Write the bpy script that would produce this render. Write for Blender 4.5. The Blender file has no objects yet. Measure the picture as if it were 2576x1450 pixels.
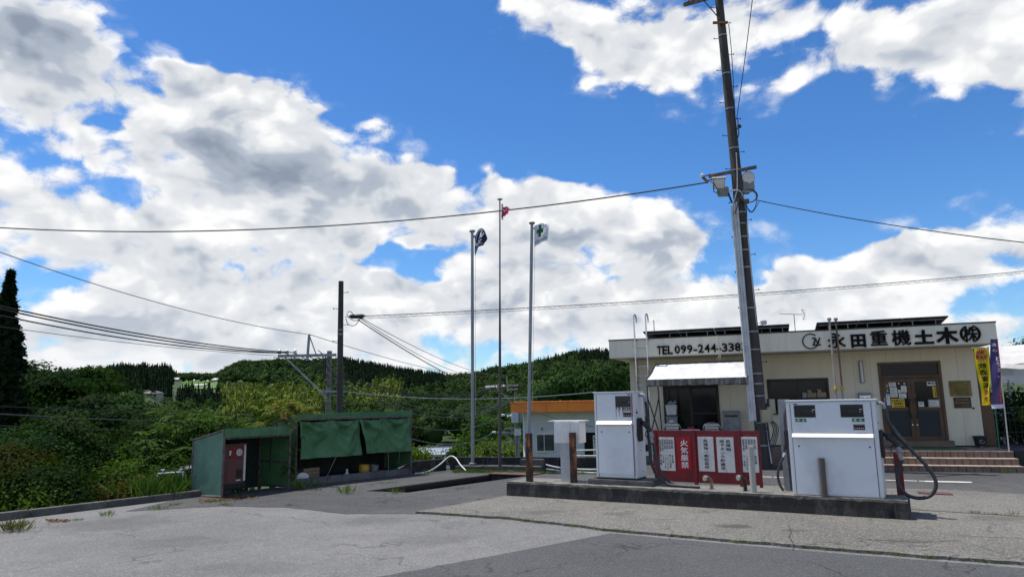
import bpy, bmesh, math, random
import numpy as np
from mathutils import Vector, Matrix, noise
R_ = math.radians
sc = bpy.context.scene
random.seed(7); rng = np.random.default_rng(7)

# ------------------------------------------------------------------ camera
EYE = 1.75; FPX = 1750.0; PITCH = R_(9.2); ROLL = R_(-1.1)
CAMROT = Matrix.Rotation(math.pi/2 + PITCH, 3, 'X') @ Matrix.Rotation(ROLL, 3, 'Z')
cam = bpy.data.cameras.new('camera'); cam_o = bpy.data.objects.new('camera', cam)
sc.collection.objects.link(cam_o)
cam_o.matrix_world = Matrix.Translation((0, 0, EYE)) @ CAMROT.to_4x4()
cam.sensor_fit = 'HORIZONTAL'; cam.sensor_width = 36; cam.lens = 36*FPX/2576
cam.clip_start = .05; cam.clip_end = 20000
sc.camera = cam_o
# ------------------------------------------------------------------ light
SUN_EL, SUN_AZ = 70.0, -62.0            # degrees; azimuth clockwise from +Y
SUNDIR = Vector((math.cos(R_(SUN_EL))*math.sin(R_(SUN_AZ)), math.cos(R_(SUN_EL))*math.cos(R_(SUN_AZ)), math.sin(R_(SUN_EL))))
sun = bpy.data.lights.new('sun', 'SUN'); sun.energy = 3.5; sun.angle = R_(.53); sun.color = (1, .96, .9)
sun_o = bpy.data.objects.new('sun', sun); sc.collection.objects.link(sun_o)
sun_o.rotation_euler = SUNDIR.to_track_quat('Z', 'Y').to_euler(); sun_o.location = (0, 0, 60)
sc.view_settings.view_transform = 'Standard'; sc.view_settings.look = 'None'
sc.view_settings.exposure = .48; sc.view_settings.gamma = 1; sc.view_settings.use_curve_mapping = False
sc.cycles.max_bounces = 4; sc.cycles.diffuse_bounces = 3; sc.cycles.glossy_bounces = 2; sc.cycles.transmission_bounces = 2

# ------------------------------------------------------------------ node helpers
class N:
    def __init__(s, nt): s.nt = nt
    def new(s, t, **kw):
        n = s.nt.nodes.new(t)
        for k, v in kw.items(): setattr(n, k, v)
        return n
    def link(s, a, b): s.nt.links.new(a, b)
    def put(s, sock, v):
        if isinstance(v, bpy.types.NodeSocket): s.link(v, sock)
        else: sock.default_value = v
    def m(s, op, a, b=None, c=None, clamp=False):
        n = s.new('ShaderNodeMath', operation=op, use_clamp=clamp)
        for i, v in enumerate((a, b, c)):
            if v is not None: s.put(n.inputs[i], v)
        return n.outputs[0]
    def vm(s, op, a, b=None):
        n = s.new('ShaderNodeVectorMath', operation=op); s.put(n.inputs[0], a)
        if b is not None:
            s.put(n.inputs[3] if op == 'SCALE' else n.inputs[1], b)
        return n.outputs[1] if op in ('DOT_PRODUCT', 'LENGTH') else n.outputs[0]
    def mix(s, f, a, b, mode='MIX'):
        n = s.new('ShaderNodeMix', data_type='RGBA', blend_type=mode)
        s.put(n.inputs[0], f); s.put(n.inputs[6], a); s.put(n.inputs[7], b); return n.outputs[2]
    def noise(s, vec, scale, detail=4, rough=.5, dist=0, typ='FBM', lac=2.0):
        n = s.new('ShaderNodeTexNoise', noise_type=typ)
        n.normalize = True
        s.link(vec, n.inputs['Vector']); n.inputs['Scale'].default_value = scale; n.inputs['Detail'].default_value = detail
        n.inputs['Roughness'].default_value = rough; n.inputs['Distortion'].default_value = dist; n.inputs['Lacunarity'].default_value = lac
        return n.outputs[0]
    def voro(s, vec, scale, feature='F1', detail=0, out=0, rough=.5, rnd=1):
        n = s.new('ShaderNodeTexVoronoi', feature=feature)
        s.link(vec, n.inputs['Vector']); n.inputs['Scale'].default_value = scale
        if 'Detail' in n.inputs: n.inputs['Detail'].default_value = detail
        if 'Roughness' in n.inputs: n.inputs['Roughness'].default_value = rough
        n.inputs['Randomness'].default_value = rnd
        return n.outputs[out]
    def ramp(s, f, stops, interp='LINEAR'):
        n = s.new('ShaderNodeValToRGB'); n.color_ramp.interpolation = interp
        e = n.color_ramp.elements
        while len(e) < len(stops): e.new(.5)
        for i, (p, c) in enumerate(stops):
            e[i].position = p; e[i].color = (*c, 1) if isinstance(c, tuple) else (c, c, c, 1)
        s.link(f, n.inputs[0]); return n.outputs[0]
    def sstep(s, v, a, b, lo=0., hi=1.):
        n = s.new('ShaderNodeMapRange', interpolation_type='SMOOTHSTEP')
        s.put(n.inputs[0], v); n.inputs[1].default_value = a; n.inputs[2].default_value = b
        n.inputs[3].default_value = lo; n.inputs[4].default_value = hi
        return n.outputs[0]

# ------------------------------------------------------------------ sky: Nishita plus cumulus, as directions (azimuth, elevation, half widths, weight)
CLOUDS = [
    (-36.9, 25.6, 5.8, 2.6, 0.60), (-34.9, 21.8, 5.9, 3.3, 0.70), (-21.2, 23.4, 5.3, 2.4, 0.75), (-25.8, 21.2, 4.4, 2.2, 0.45),
    (-21.6, 18.8, 10.4, 3.5, 0.75), (-10.9, 22.4, 3.4, 1.5, 0.55), (-31.4, 13.1, 11.5, 3.6, 0.70), (-16.5, 14.3, 9.7, 3.7, 0.70),
    (-9.2, 16.5, 5.3, 2.5, 0.50), (6.6, 15.0, 8.5, 3.2, 0.85), (13.6, 12.0, 4.7, 1.9, 0.35), (-1.2, 12.7, 6.7, 2.3, 0.40),
    (-21.7, 7.3, 15.4, 3.7, 0.60), (2.0, 8.0, 15.9, 2.6, 0.75), (22.3, 7.3, 10.8, 2.1, 0.50), (31.7, 9.1, 7.3, 2.0, 0.60),
    (3.7, 30.2, 6.6, 2.5, 0.85), (9.8, 27.2, 6.7, 2.2, 0.80), (19.5, 28.0, 9.1, 2.4, 0.75), (33.3, 23.9, 7.8, 3.8, 1.00),
    (37.4, 19.7, 4.3, 2.0, 0.80), (-14.4, 28.9, 11.3, 5.2, -0.95), (-26.9, 26.6, 3.8, 2.4, -1.00), (-14.2, 24.3, 2.0, 1.8, -0.45),
    (-3.4, 25.0, 9.0, 5.0, -1.10), (4.1, 20.9, 10.1, 2.8, -1.00), (27.4, 17.2, 10.4, 4.2, -1.15), (15.6, 19.1, 8.0, 2.7, -0.60),
    (-29.0, 15.9, 3.0, 1.4, -0.65), (-35.5, 9.1, 3.0, 1.2, -0.55), (-8.2, 10.7, 3.0, 1.3, -0.60), (-23.0, 11.2, 2.3, 1.1, -0.40),
    (24.8, 26.4, 2.6, 1.3, -0.30), (-30.9, 20.4, 1.6, 1.1, -0.40), (18.8, 11.0, 2.7, 1.5, -0.50), (35.7, 13.2, 5.3, 1.3, 0.15),
    (34.4, 6.0, 3.2, 1.1, -0.40),
]
SHADES = [
    (-35.6, 23.9, 5.1, 1.7, 0.80), (-34.5, 18.9, 4.8, 2.1, 0.90), (-28.7, 23.8, 2.5, 1.3, 0.30), (-19.1, 18.1, 7.6, 2.3, 0.90),
    (-24.5, 18.5, 3.5, 1.2, 0.40), (-16.2, 22.9, 2.6, 1.8, 0.40), (-12.7, 13.5, 5.9, 1.9, 0.50), (-28.7, 10.8, 8.3, 1.4, 0.45),
    (-4.6, 10.4, 6.6, 1.3, 0.30), (11.0, 12.0, 5.4, 1.6, 0.90), (6.5, 13.1, 3.9, 1.0, 0.40), (0.3, 6.4, 9.8, 1.3, 0.40),
    (26.5, 7.9, 6.3, 1.2, 0.35), (-18.8, 9.8, 3.7, 1.9, 0.50), (32.0, 23.2, 6.1, 1.6, 0.45), (13.0, 29.2, 5.3, 1.1, 0.40),
    (-29.7, 6.4, 6.6, 1.1, 0.35),
]
world = bpy.data.worlds.new('World'); sc.world = world; world.use_nodes = True
wt = world.node_tree; wt.nodes.clear(); W = N(wt)
world.cycles.sampling_method = 'MANUAL'; world.cycles.sample_map_resolution = 256
tc = W.new('ShaderNodeTexCoord'); d0 = W.vm('NORMALIZE', tc.outputs['Generated'])
sx = W.new('ShaderNodeSeparateXYZ'); W.link(d0, sx.inputs[0])
ae = W.new('ShaderNodeCombineXYZ')
W.link(W.m('ARCTAN2', sx.outputs[0], sx.outputs[1]), ae.inputs[0]); W.link(W.m('ARCSINE', sx.outputs[2]), ae.inputs[1])
sq = W.vm('MULTIPLY', d0, (1.0, 1.0, 1.5))
warp = W.new('ShaderNodeTexNoise'); W.link(sq, warp.inputs['Vector']); warp.inputs['Scale'].default_value = 5; warp.inputs['Detail'].default_value = 3.5; warp.inputs['Roughness'].default_value = .6
wc = W.vm('SUBTRACT', warp.outputs[1], (.5, .5, .5))
pw = W.vm('ADD', W.vm('SCALE', ae.outputs[0], 180/math.pi), W.vm('MULTIPLY', wc, (11.0, 9.0, 0)))
# broken cloud, with extra cover added out of view to whiten the fill light; the blue gaps of the view are opened by the list above
tot = W.sstep(W.vm('DOT_PRODUCT', d0, (0., .94, .34)), .55, .80, .16, -.03)
for (a0, e0, sa, se, w) in CLOUDS:
    n = W.new('ShaderNodeVectorMath', operation='MULTIPLY_ADD'); W.link(pw, n.inputs[0])
    k = .62
    n.inputs[1].default_value = (k/sa, k/se, 0); n.inputs[2].default_value = (-a0*k/sa, -e0*k/se, 0)
    r2 = W.vm('DOT_PRODUCT', n.outputs[0], n.outputs[0])
    f1 = W.m('MULTIPLY_ADD', r2, -1.0, 1.0, clamp=True)
    tot = W.m('MULTIPLY_ADD', W.m('MULTIPLY', f1, f1), w, tot)
# the cloud deck thickens towards the horizon
tot = W.m('ADD', tot, W.sstep(sx.outputs[2], .02, .30, .34, 0))
wq = W.vm('ADD', sq, W.vm('SCALE', wc, .10))
def field(vec, full):
    n1 = W.noise(vec, 3.6, 3, .5)
    c = W.m('MULTIPLY_ADD', n1, .95, -.475)
    n2 = W.noise(vec, 10.5, 8 if full else 3, .64)
    f = W.m('MULTIPLY_ADD', n2, 1.5, -.75)
    pf = W.voro(vec, 17.0, 'F1', 1 if full else 0, 0, .5)
    return c, W.m('ADD', f, W.m('MULTIPLY_ADD', pf, -.5, .22))
c0, f0 = field(wq, True)
c1, f1 = field(W.vm('ADD', wq, (SUNDIR.x*.02, SUNDIR.y*.02, .034)), False)
c2 = W.noise(W.vm('ADD', wq, (0, 0, .12)), 3.0, 3, .5)
D = W.m('ADD', W.m('ADD', tot, c0), f0)
D1 = W.m('ADD', W.m('ADD', tot, c1), f1)
alpha = W.m('MAXIMUM', W.sstep(D, -.05, .30), W.m('MULTIPLY', W.sstep(D, -.42, .10), W.sstep(f0, -.25, .35, .0, .55)))
dark = W.m('MULTIPLY_ADD', c2, 1.7, -.80)
for (a0, e0, sa, se, w) in SHADES:
    n = W.new('ShaderNodeVectorMath', operation='MULTIPLY_ADD'); W.link(pw, n.inputs[0])
    n.inputs[1].default_value = (.7/sa, .7/se, 0); n.inputs[2].default_value = (-a0*.7/sa, -e0*.7/se, 0)
    dark = W.m('MULTIPLY_ADD', W.m('MULTIPLY_ADD', W.vm('DOT_PRODUCT', n.outputs[0], n.outputs[0]), -1.0, 1.0, clamp=True), w, dark)
dark = W.sstep(W.m('ADD', dark, W.m('MULTIPLY', f1, .30)), -.25, 1.15)
dark = W.m('MULTIPLY', dark, W.sstep(D, .15, .75))
shade = W.m('MULTIPLY_ADD', W.m('SUBTRACT', D1, D), -.58, .78)
shade = W.m('ADD', shade, W.m('MULTIPLY', dark, -.53))
cloud = W.ramp(shade, [(0.05, (.27, .32, .41)), (.34, (.43, .485, .57)), (.60, (.73, .755, .79)), (.84, (.98, .98, .98))], 'EASE')
cloud = W.mix(W.sstep(sx.outputs[2], .02, .16, .55, 0), cloud, (.80, .83, .88, 1))      # pale low bank
alpha = W.m('MULTIPLY', alpha, W.sstep(sx.outputs[2], -.03, .01))
sky = W.new('ShaderNodeTexSky', sky_type='NISHITA'); sky.sun_disc = False
sky.sun_elevation = R_(SUN_EL); sky.sun_rotation = R_(SUN_AZ); sky.altitude = 200; sky.air_density = 1.0; sky.dust_density = .2; sky.ozone_density = 3.0
hs = W.new('ShaderNodeHueSaturation'); W.link(sky.outputs[0], hs.inputs['Color']); hs.inputs['Saturation'].default_value = 1.2; hs.inputs['Value'].default_value = .86
bg = W.new('ShaderNodeBackground'); bg.inputs[1].default_value = .1
W.link(W.mix(alpha, W.vm('MULTIPLY', hs.outputs[0], (.78, 1.0, 1.22)), W.vm('SCALE', cloud, 7.4)), bg.inputs[0])
wo = W.new('ShaderNodeOutputWorld'); W.link(bg.outputs[0], wo.inputs[0])

# ------------------------------------------------------------------ measuring helpers (photo pixel, 2576 wide -> point on a real plane)
def ray(x, y): return CAMROT @ Vector(((x-1288)/FPX, -(y-725)/FPX, -1))
def gnd(x, y, z=0.):
    d = ray(x, y); t = (z-EYE)/d.z; return Vector((d.x*t, d.y*t, z))
def atY(x, y, Y):
    d = ray(x, y); t = Y/d.y; return Vector((d.x*t, Y, EYE+d.z*t))
def proj(p):
    q = CAMROT.transposed() @ (Vector(p)-Vector((0, 0, EYE))); return 1288+FPX*q.x/-q.z, 725-FPX*q.y/-q.z
def sm(a, b, x):
    t = min(1, max(0, (x-a)/(b-a))); return t*t*(3-2*t)

# ------------------------------------------------------------------ object helpers
COL = sc.collection
def tagit(o, label=None, cat=None, group=None, kind=None):
    if label: o['label'] = label
    if cat: o['category'] = cat
    if group: o['group'] = group
    if kind: o['kind'] = kind
    return o
def thing(name, label, cat, loc=(0, 0, 0), rotz=0, group=None):
    o = bpy.data.objects.new(name, None); COL.objects.link(o); o.empty_display_size = .2
    o.location = loc; o.rotation_euler = (0, 0, R_(rotz)); return tagit(o, label, cat, group)
def mobj(name, me, parent=None):
    o = bpy.data.objects.new(name, me); COL.objects.link(o)
    if parent is not None: o.parent = parent
    return o
def copy_tree(o, parent=None):
    c = o.copy(); COL.objects.link(c); c.parent = parent
    for ch in list(o.children): copy_tree(ch, c)
    return c
class MB:
    def __init__(s): s.v = []; s.f = []; s.mi = []; s.cur = 0
    def add(s, vs, fs):
        k = len(s.v); s.v += [tuple(p) for p in vs]; s.f += [tuple(i+k for i in f) for f in fs]; s.mi += [s.cur]*len(fs); return s
    def mat(s, i): s.cur = i; return s
    def box(s, x0, x1, y0, y1, z0, z1):
        return s.hexa([(x0,y0,z0),(x1,y0,z0),(x1,y1,z0),(x0,y1,z0),(x0,y0,z1),(x1,y0,z1),(x1,y1,z1),(x0,y1,z1)])
    def hexa(s, p): return s.add(p, [(0,3,2,1),(4,5,6,7),(0,1,5,4),(1,2,6,5),(2,3,7,6),(3,0,4,7)])
    def quad(s, *p): return s.add(p, [tuple(range(len(p)))])
    def prism(s, poly, z0, z1):
        n = len(poly); return s.add([(x,y,z0) for x,y in poly]+[(x,y,z1) for x,y in poly],
            [tuple(range(n))[::-1], tuple(range(n,2*n))]+[(i,(i+1)%n,n+(i+1)%n,n+i) for i in range(n)])
    def prismx(s, poly, x0, x1):     # profile in (y,z) swept along x
        n = len(poly); return s.add([(x0,y,z) for y,z in poly]+[(x1,y,z) for y,z in poly],
            [tuple(range(n))[::-1], tuple(range(n,2*n))]+[(i,(i+1)%n,n+(i+1)%n,n+i) for i in range(n)])
    def prismy(s, poly, y0, y1):     # profile in (x,z) swept along y
        n = len(poly); return s.add([(x,y0,z) for x,z in poly]+[(x,y1,z) for x,z in poly],
            [tuple(range(n)), tuple(range(n,2*n))[::-1]]+[(i,n+i,n+(i+1)%n,(i+1)%n) for i in range(n)])
    def tube(s, pts, r, n=8, cap=True):
        pts = [Vector(p) for p in pts]; m = len(pts); rs = r if isinstance(r, (list, tuple)) else [r]*m
        vs = []; up = None
        for i, p in enumerate(pts):
            t = (pts[min(i+1, m-1)]-pts[max(i-1, 0)])
            t = t.normalized() if t.length > 1e-9 else Vector((0, 0, 1))
            if up is None: up = Vector((0,0,1)) if abs(t.z) < .9 else Vector((1,0,0))
            a = t.cross(up)
            if a.length < 1e-6: a = t.cross(Vector((0,1,0)))
            a.normalize(); b = a.cross(t).normalized(); up = b
            for k in range(n):
                w = 2*math.pi*k/n; vs.append(p+a*(math.cos(w)*rs[i])+b*(math.sin(w)*rs[i]))
        fs = [(i*n+k, i*n+(k+1)%n, (i+1)*n+(k+1)%n, (i+1)*n+k) for i in range(m-1) for k in range(n)]
        if cap: fs += [tuple(range(n))[::-1], tuple(range((m-1)*n, m*n))]
        return s.add(vs, fs)
    def lathe(s, prof, c=(0,0,0), n=16):
        vs = []; m = len(prof)
        for r, z in prof:
            for k in range(n):
                w = 2*math.pi*k/n; vs.append((c[0]+math.cos(w)*r, c[1]+math.sin(w)*r, c[2]+z))
        fs = [(i*n+k, i*n+(k+1)%n, (i+1)*n+(k+1)%n, (i+1)*n+k) for i in range(m-1) for k in range(n)]
        fs += [tuple(range(n))[::-1], tuple(range((m-1)*n, m*n))]
        return s.add(vs, fs)
    def bar(s, p, q, w, h=None):     # square bar between two points
        p, q = Vector(p), Vector(q); h = h or w; t = (q-p).normalized(); up = Vector((0,0,1)) if abs(t.z) < .95 else Vector((0,1,0))
        a = t.cross(up).normalized()*w/2; b = a.normalized().cross(t).normalized()*h/2
        return s.hexa([p-a-b,p+a-b,q+a-b,q-a-b,p-a+b,p+a+b,q+a+b,q-a+b])
    def mesh(s, name, mat, smooth=False, bevel=0):
        me = bpy.data.meshes.new(name); me.from_pydata(s.v, [], s.f)
        ms = mat if isinstance(mat, (list, tuple)) else [mat]
        for k in ms: me.materials.append(k)
        if len(ms) > 1: me.polygons.foreach_set('material_index', s.mi)
        bm = bmesh.new(); bm.from_mesh(me); bmesh.ops.recalc_face_normals(bm, faces=bm.faces)
        if bevel: bmesh.ops.bevel(bm, geom=[e for e in bm.edges if len(e.link_faces) == 2 and e.calc_face_angle(0) > .5], offset=bevel, segments=2, affect='EDGES', clamp_overlap=True)
        bm.to_mesh(me); bm.free()
        if smooth or bevel:
            me.polygons.foreach_set('use_smooth', [True]*len(me.polygons)); me.set_sharp_from_angle(angle=R_(38))
        me.update(); return me
    def build(s, name, mat, parent=None, smooth=False, bevel=0):
        return mobj(name, s.mesh(name, mat, smooth, bevel), parent)
# lettering: every character is set upright, mapped through fn(x, y) -> point of the carrying surface
_glyph = {}
def glyph(ch, bold=0.):
    k = (ch, bold)
    if k not in _glyph:
        c = bpy.data.curves.new('t', 'FONT'); c.body = ch; c.resolution_u = 2; c.offset = bold; c.fill_mode = 'FRONT'
        o = bpy.data.objects.new('t', c); me = bpy.data.meshes.new_from_object(o)
        _glyph[k] = ([(v.co.x, v.co.y) for v in me.vertices], [tuple(p.vertices) for p in me.polygons])
        bpy.data.objects.remove(o); bpy.data.meshes.remove(me); bpy.data.curves.remove(c)
    return _glyph[k]
def letters(mb, items, fn, depth=0):
    """items: (char, x, y, w, h, bold): the glyph fitted into a w x h cell with lower left corner x, y"""
    def put(pts, fs):
        if depth == 0: mb.add([fn(a, b, 0) for a, b in pts], fs)
        else:
            n = len(pts); cnt = {}
            for f in fs:
                for i in range(len(f)):
                    e = (f[i], f[(i+1) % len(f)]); cnt[e] = cnt.get(e, 0)+1
            side = [(a, b, b+n, a+n) for a, b in cnt if (b, a) not in cnt]
            mb.add([fn(a, b, 0) for a, b in pts]+[fn(a, b, depth) for a, b in pts], [tuple(i+n for i in f) for f in fs]+side)
    for ch, x, y, w, h, bold in items:
        if ch == ' ': continue
        vs, fs = glyph(ch, 0.)
        stamp = None
        if ord(ch) > 0x2000 and bold > .008 and len(vs) > 30: b_ = bold*.75; stamp = [(0, 0), (b_, 0), (-b_, 0), (0, b_*.7), (0, -b_*.7)]
        else: vs, fs = glyph(ch, bold)
        if not vs: continue
        if ord(ch) > 0x2000: bx0, bx1, by0, by1 = 0., 1., -.12, .88
        else:
            xs = [a for a, b in vs]; bx0, bx1, by0, by1 = min(xs), max(xs), 0., .73
        pts = [(x+(a-bx0)/(bx1-bx0)*w, y+(b-by0)/(by1-by0)*h) for a, b in vs]
        if stamp:      # heavy strokes of many-stroke characters: the thin glyph stamped several times
            k0 = len(mb.v)
            for i, (ox, oy) in enumerate(stamp):
                q = [(a+ox*abs(w), b+oy*h) for a, b in pts]; k1 = len(mb.v); put(q, fs)
                mb.v[k1:] = [(vx, vy-.0004*i, vz) for vx, vy, vz in mb.v[k1:]]
            continue
        put(pts, fs)
def hline(txt, x, y, w, h, bold=.0, gap=.12):
    """one horizontal line of text filling w x h"""
    ws = [1.0 if ord(c) > 0x2000 else (.45 if c in '-1I.! ' else .62) for c in txt]
    tot = sum(ws)+gap*(len(txt)-1)*.5; k = w/tot; out = []; cx = x
    for c, q in zip(txt, ws):
        out.append((c, cx, y, q*k, h, bold))
        cx += (q+gap*.5)*k
    return out
def vline(txt, x, ytop, w, h, bold=.0, gap=1.08):
    n = len(txt); s = h/n
    return [(c, x, ytop-s*(i+1)+s*.04, w, s*.92, bold) for i, c in enumerate(txt)]

# ------------------------------------------------------------------ materials
def newmat(name):
    m = bpy.data.materials.new(name); m.use_nodes = True; nt = m.node_tree; nt.nodes.clear(); n = N(nt)
    out = n.new('ShaderNodeOutputMaterial'); b = n.new('ShaderNodeBsdfPrincipled'); n.link(b.outputs[0], out.inputs[0])
    return m, n, b, out
def c4(c): return (c[0], c[1], c[2], 1)
def pm(name, c, c2=None, scale=3., rough=.6, metal=0., bump=0., bscale=60., lo=.4, hi=.65, stretch=(1,1,1), grime=.12, spec=.5, world=False, vary_rough=.15):
    m, n, b, out = newmat(name)
    if world: vec = n.new('ShaderNodeNewGeometry').outputs['Position']
    else: vec = n.new('ShaderNodeTexCoord').outputs['Object']
    sv = n.vm('MULTIPLY', vec, stretch)
    f = n.noise(sv, scale, 7, .62)
    col = n.mix(n.sstep(f, lo, hi), c4(c), c4(c2 if c2 else tuple(x*.82 for x in c)))
    g = n.noise(vec, scale*9, 4, .6)
    col = n.mix(n.sstep(g, .35, .75, 0, grime*2), col, c4(tuple(x*.45 for x in c)))
    n.link(col, b.inputs['Base Color'])
    n.link(n.m('MULTIPLY_ADD', f, vary_rough*2, rough-vary_rough), b.inputs['Roughness']); b.inputs['Metallic'].default_value = metal
    b.inputs['Specular IOR Level'].default_value = spec
    if bump:
        bp = n.new('ShaderNodeBump'); bp.inputs['Strength'].default_value = bump; bp.inputs['Distance'].default_value = .01
        n.link(n.noise(vec, bscale, 5, .65), bp.inputs['Height']); n.link(bp.outputs[0], b.inputs['Normal'])
    return m
def rustmat(name, base, amount=.5, scale=6., stretch=(1,1,.25)):
    return pm(name, base, (.36, .14, .045), scale, .75, .0, .4, 50, .62-amount*.3, .70-amount*.22, stretch, .2)
def ground_mat(name, c, c2, grain, stain=.5, crack=0., gscale=90., bump=.5, speck=.5, stains=()):
    m, n, b, out = newmat(name)
    P = n.new('ShaderNodeNewGeometry').outputs['Position']
    big = n.noise(P, .35, 6, .62); mid = n.noise(P, 2.3, 6, .65)
    gr = n.noise(P, gscale*.5, 6, .85); vo = n.voro(P, gscale*.75, 'F1', 0, 1)
    col = n.mix(n.sstep(big, .38, .66), c4(c), c4(c2))
    col = n.mix(n.sstep(mid, .45, .72, 0, stain), col, c4(tuple(x*.62 for x in c)))
    vs = n.new('ShaderNodeSeparateColor'); n.link(vo, vs.inputs[0])
    col = n.mix(n.sstep(gr, .40, .60, 0, grain), col, c4(tuple(x*.30 for x in c)))
    col = n.mix(n.sstep(n.noise(P, gscale*.33, 5, .85), .54, .66, 0, speck*.8), col, c4(tuple(min(.7, x*1.7) for x in c)))
    col = n.mix(n.sstep(vs.outputs[0], .62, .95, 0, speck), col, c4(tuple(min(.75, x*1.9+.05) for x in c)))
    for (sx_, sy_, sr_, sa_, st_) in stains:      # spilt oil and worn patches, each with its own shape
        dv = n.vm('MULTIPLY', n.vm('SUBTRACT', P, (sx_, sy_, 0)), (1, st_, 0)); dd = n.m('ADD', n.vm('LENGTH', dv), n.m('MULTIPLY_ADD', n.noise(P, 3.5, 5, .65), sr_*1.6, -sr_*.8))
        col = n.mix(n.sstep(dd, sr_*.35, sr_, sa_, 0), col, c4(tuple(x*.30 for x in c)))
    h = n.m('ADD', gr, n.m('MULTIPLY', vs.outputs[1], .4))
    if crack:
        nz = n.new('ShaderNodeTexNoise'); n.link(P, nz.inputs['Vector']); nz.inputs['Scale'].default_value = 2.2; nz.inputs['Detail'].default_value = 6
        wp = n.vm('ADD', P, n.vm('SCALE', n.vm('SUBTRACT', nz.outputs[1], (.5, .5, .5)), .7))
        e = n.voro(wp, .42, 'DISTANCE_TO_EDGE', 0, 0)
        e2 = n.voro(wp, 1.1, 'DISTANCE_TO_EDGE', 0, 0)
        k = n.m('MULTIPLY', n.sstep(e, .0, .009, 1, 0), n.sstep(n.noise(P, .6, 3), .42, .56))
        k2 = n.m('MULTIPLY', n.sstep(e2, .0, .006, .6, 0), n.sstep(n.noise(P, .45, 3), .55, .66))
        k = n.m('MULTIPLY', n.m('MAXIMUM', k, k2), crack)
        col = n.mix(k, col, c4(tuple(x*.18 for x in c))); h = n.m('SUBTRACT', h, n.m('MULTIPLY', k, 1.5))
    n.link(col, b.inputs['Base Color']); b.inputs['Roughness'].default_value = .88; b.inputs['Specular IOR Level'].default_value = .3
    bp = n.new('ShaderNodeBump'); bp.inputs['Strength'].default_value = bump; bp.inputs['Distance'].default_value = .012
    n.link(h, bp.inputs['Height']); n.link(bp.outputs[0], b.inputs['Normal'])
    return m
def leafmat(name, c=(.07, .12, .03), trans=.3, rough=.55):
    m = bpy.data.materials.new(name); m.use_nodes = True; nt = m.node_tree; nt.nodes.clear(); n = N(nt)
    out = n.new('ShaderNodeOutputMaterial'); at = n.new('ShaderNodeAttribute', attribute_name='tint')
    col = n.mix(1.0, c4(c), at.outputs[0], 'MULTIPLY')
    b = n.new('ShaderNodeBsdfPrincipled'); n.link(col, b.inputs['Base Color']); b.inputs['Roughness'].default_value = .8; b.inputs['Specular IOR Level'].default_value = .06
    t = n.new('ShaderNodeBsdfTranslucent'); n.link(n.mix(1.0, col, (1.25, 1.35, .6, 1), 'MULTIPLY'), t.inputs[0])
    mx = n.new('ShaderNodeMixShader'); mx.inputs[0].default_value = trans
    n.link(b.outputs[0], mx.inputs[1]); n.link(t.outputs[0], mx.inputs[2]); n.link(mx.outputs[0], out.inputs[0])
    return m
M = {}
M['asphalt_light'] = ground_mat('aged_pavement', (.205, .199, .186), (.155, .151, .142), .42, .55, .55, 85, .5, .28, stains=((-4.5, 9.6, 1.0, .35, 1.6), (-1.2, 9.4, .8, .30, 1.5), (-6.2, 11.2, 1.3, .40, 1.3), (-3.0, 8.0, .9, .25, 1.8), (-2.2, 11.0, .7, .3, 1.4)))
M['asphalt_dark'] = ground_mat('dark_asphalt', (.074, .073, .071), (.112, .109, .104), .5, .6, .6, 90, .55, .3)
M['asphalt_mid'] = ground_mat('grey_asphalt', (.092, .092, .091), (.075, .075, .075), .45, .4, .6, 110, .5, .3)
M['slab'] = ground_mat('exposed_aggregate_concrete', (.200, .188, .160), (.135, .127, .110), .6, .6, .6, 90, .7, .45, stains=((2.95, 9.75, .32, .75, 1.5), (3.6, 9.4, .25, .5, 2.2), (1.6, 11.0, .4, .45, 1.5), (4.6, 8.6, .35, .4, 1.6), (6.6, 10.0, .5, .4, 1.4), (.4, 11.3, .45, .35, 1.6)))
M['kerb'] = pm('weathered_kerb_concrete', (.13, .125, .115), (.05, .05, .047), 2.2, .9, 0, .6, 60, .35, .65, grime=.3, world=True)
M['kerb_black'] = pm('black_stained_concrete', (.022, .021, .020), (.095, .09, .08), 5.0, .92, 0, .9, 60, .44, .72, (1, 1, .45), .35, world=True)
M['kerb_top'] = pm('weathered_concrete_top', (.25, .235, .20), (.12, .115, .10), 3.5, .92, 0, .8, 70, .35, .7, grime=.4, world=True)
M['white_paint'] = pm('worn_white_line', (.62, .62, .58), (.3, .3, .29), 9, .8, 0, .3, 80, .5, .75)
M['earth'] = pm('earth_and_grass', (.045, .080, .018), (.032, .055, .014), .05, .95, 0, .4, 3, .4, .6, grime=.2, world=True)
M['field'] = pm('meadow_grass', (.10, .19, .035), (.08, .14, .03), .2, .95, 0, .3, 3, world=True)
M['pumpwhite'] = pm('pump_white_enamel', (.72, .735, .74), (.62, .635, .645), 1.6, .38, 0, .03, 60, .45, .75, grime=.03, vary_rough=.06)
M['pumplip'] = pm('pump_lip_white', (.80, .80, .78), (.7, .7, .69), 3, .35, grime=.05, vary_rough=.05)
M['pumprust'] = pm('pump_rust_runs', (.36, .14, .045), (.26, .10, .04), 9, .75, 0, .2, 60, stretch=(1, 1, .2))
M['black'] = pm('black_plastic', (.018, .018, .020), (.012, .012, .013), 8, .5, grime=.1)
M['rubber'] = pm('hose_rubber', (.022, .023, .025), (.035, .035, .035), 12, .55, 0, .15, 80)
M['screen'] = pm('dark_display_glass', (.012, .014, .017), (.018, .02, .023), 2, .12, grime=.02, vary_rough=.04)
M['white'] = pm('white_enamel', (.72, .72, .70), (.62, .62, .60), 4, .5, grime=.1)
M['printwhite'] = pm('white_print', (.78, .78, .76), (.72, .72, .70), 6, .6, grime=.02)
M['printblack'] = pm('black_print', (.008, .008, .009), (.011, .011, .012), 6, .7, grime=.02, spec=.12)
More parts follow.
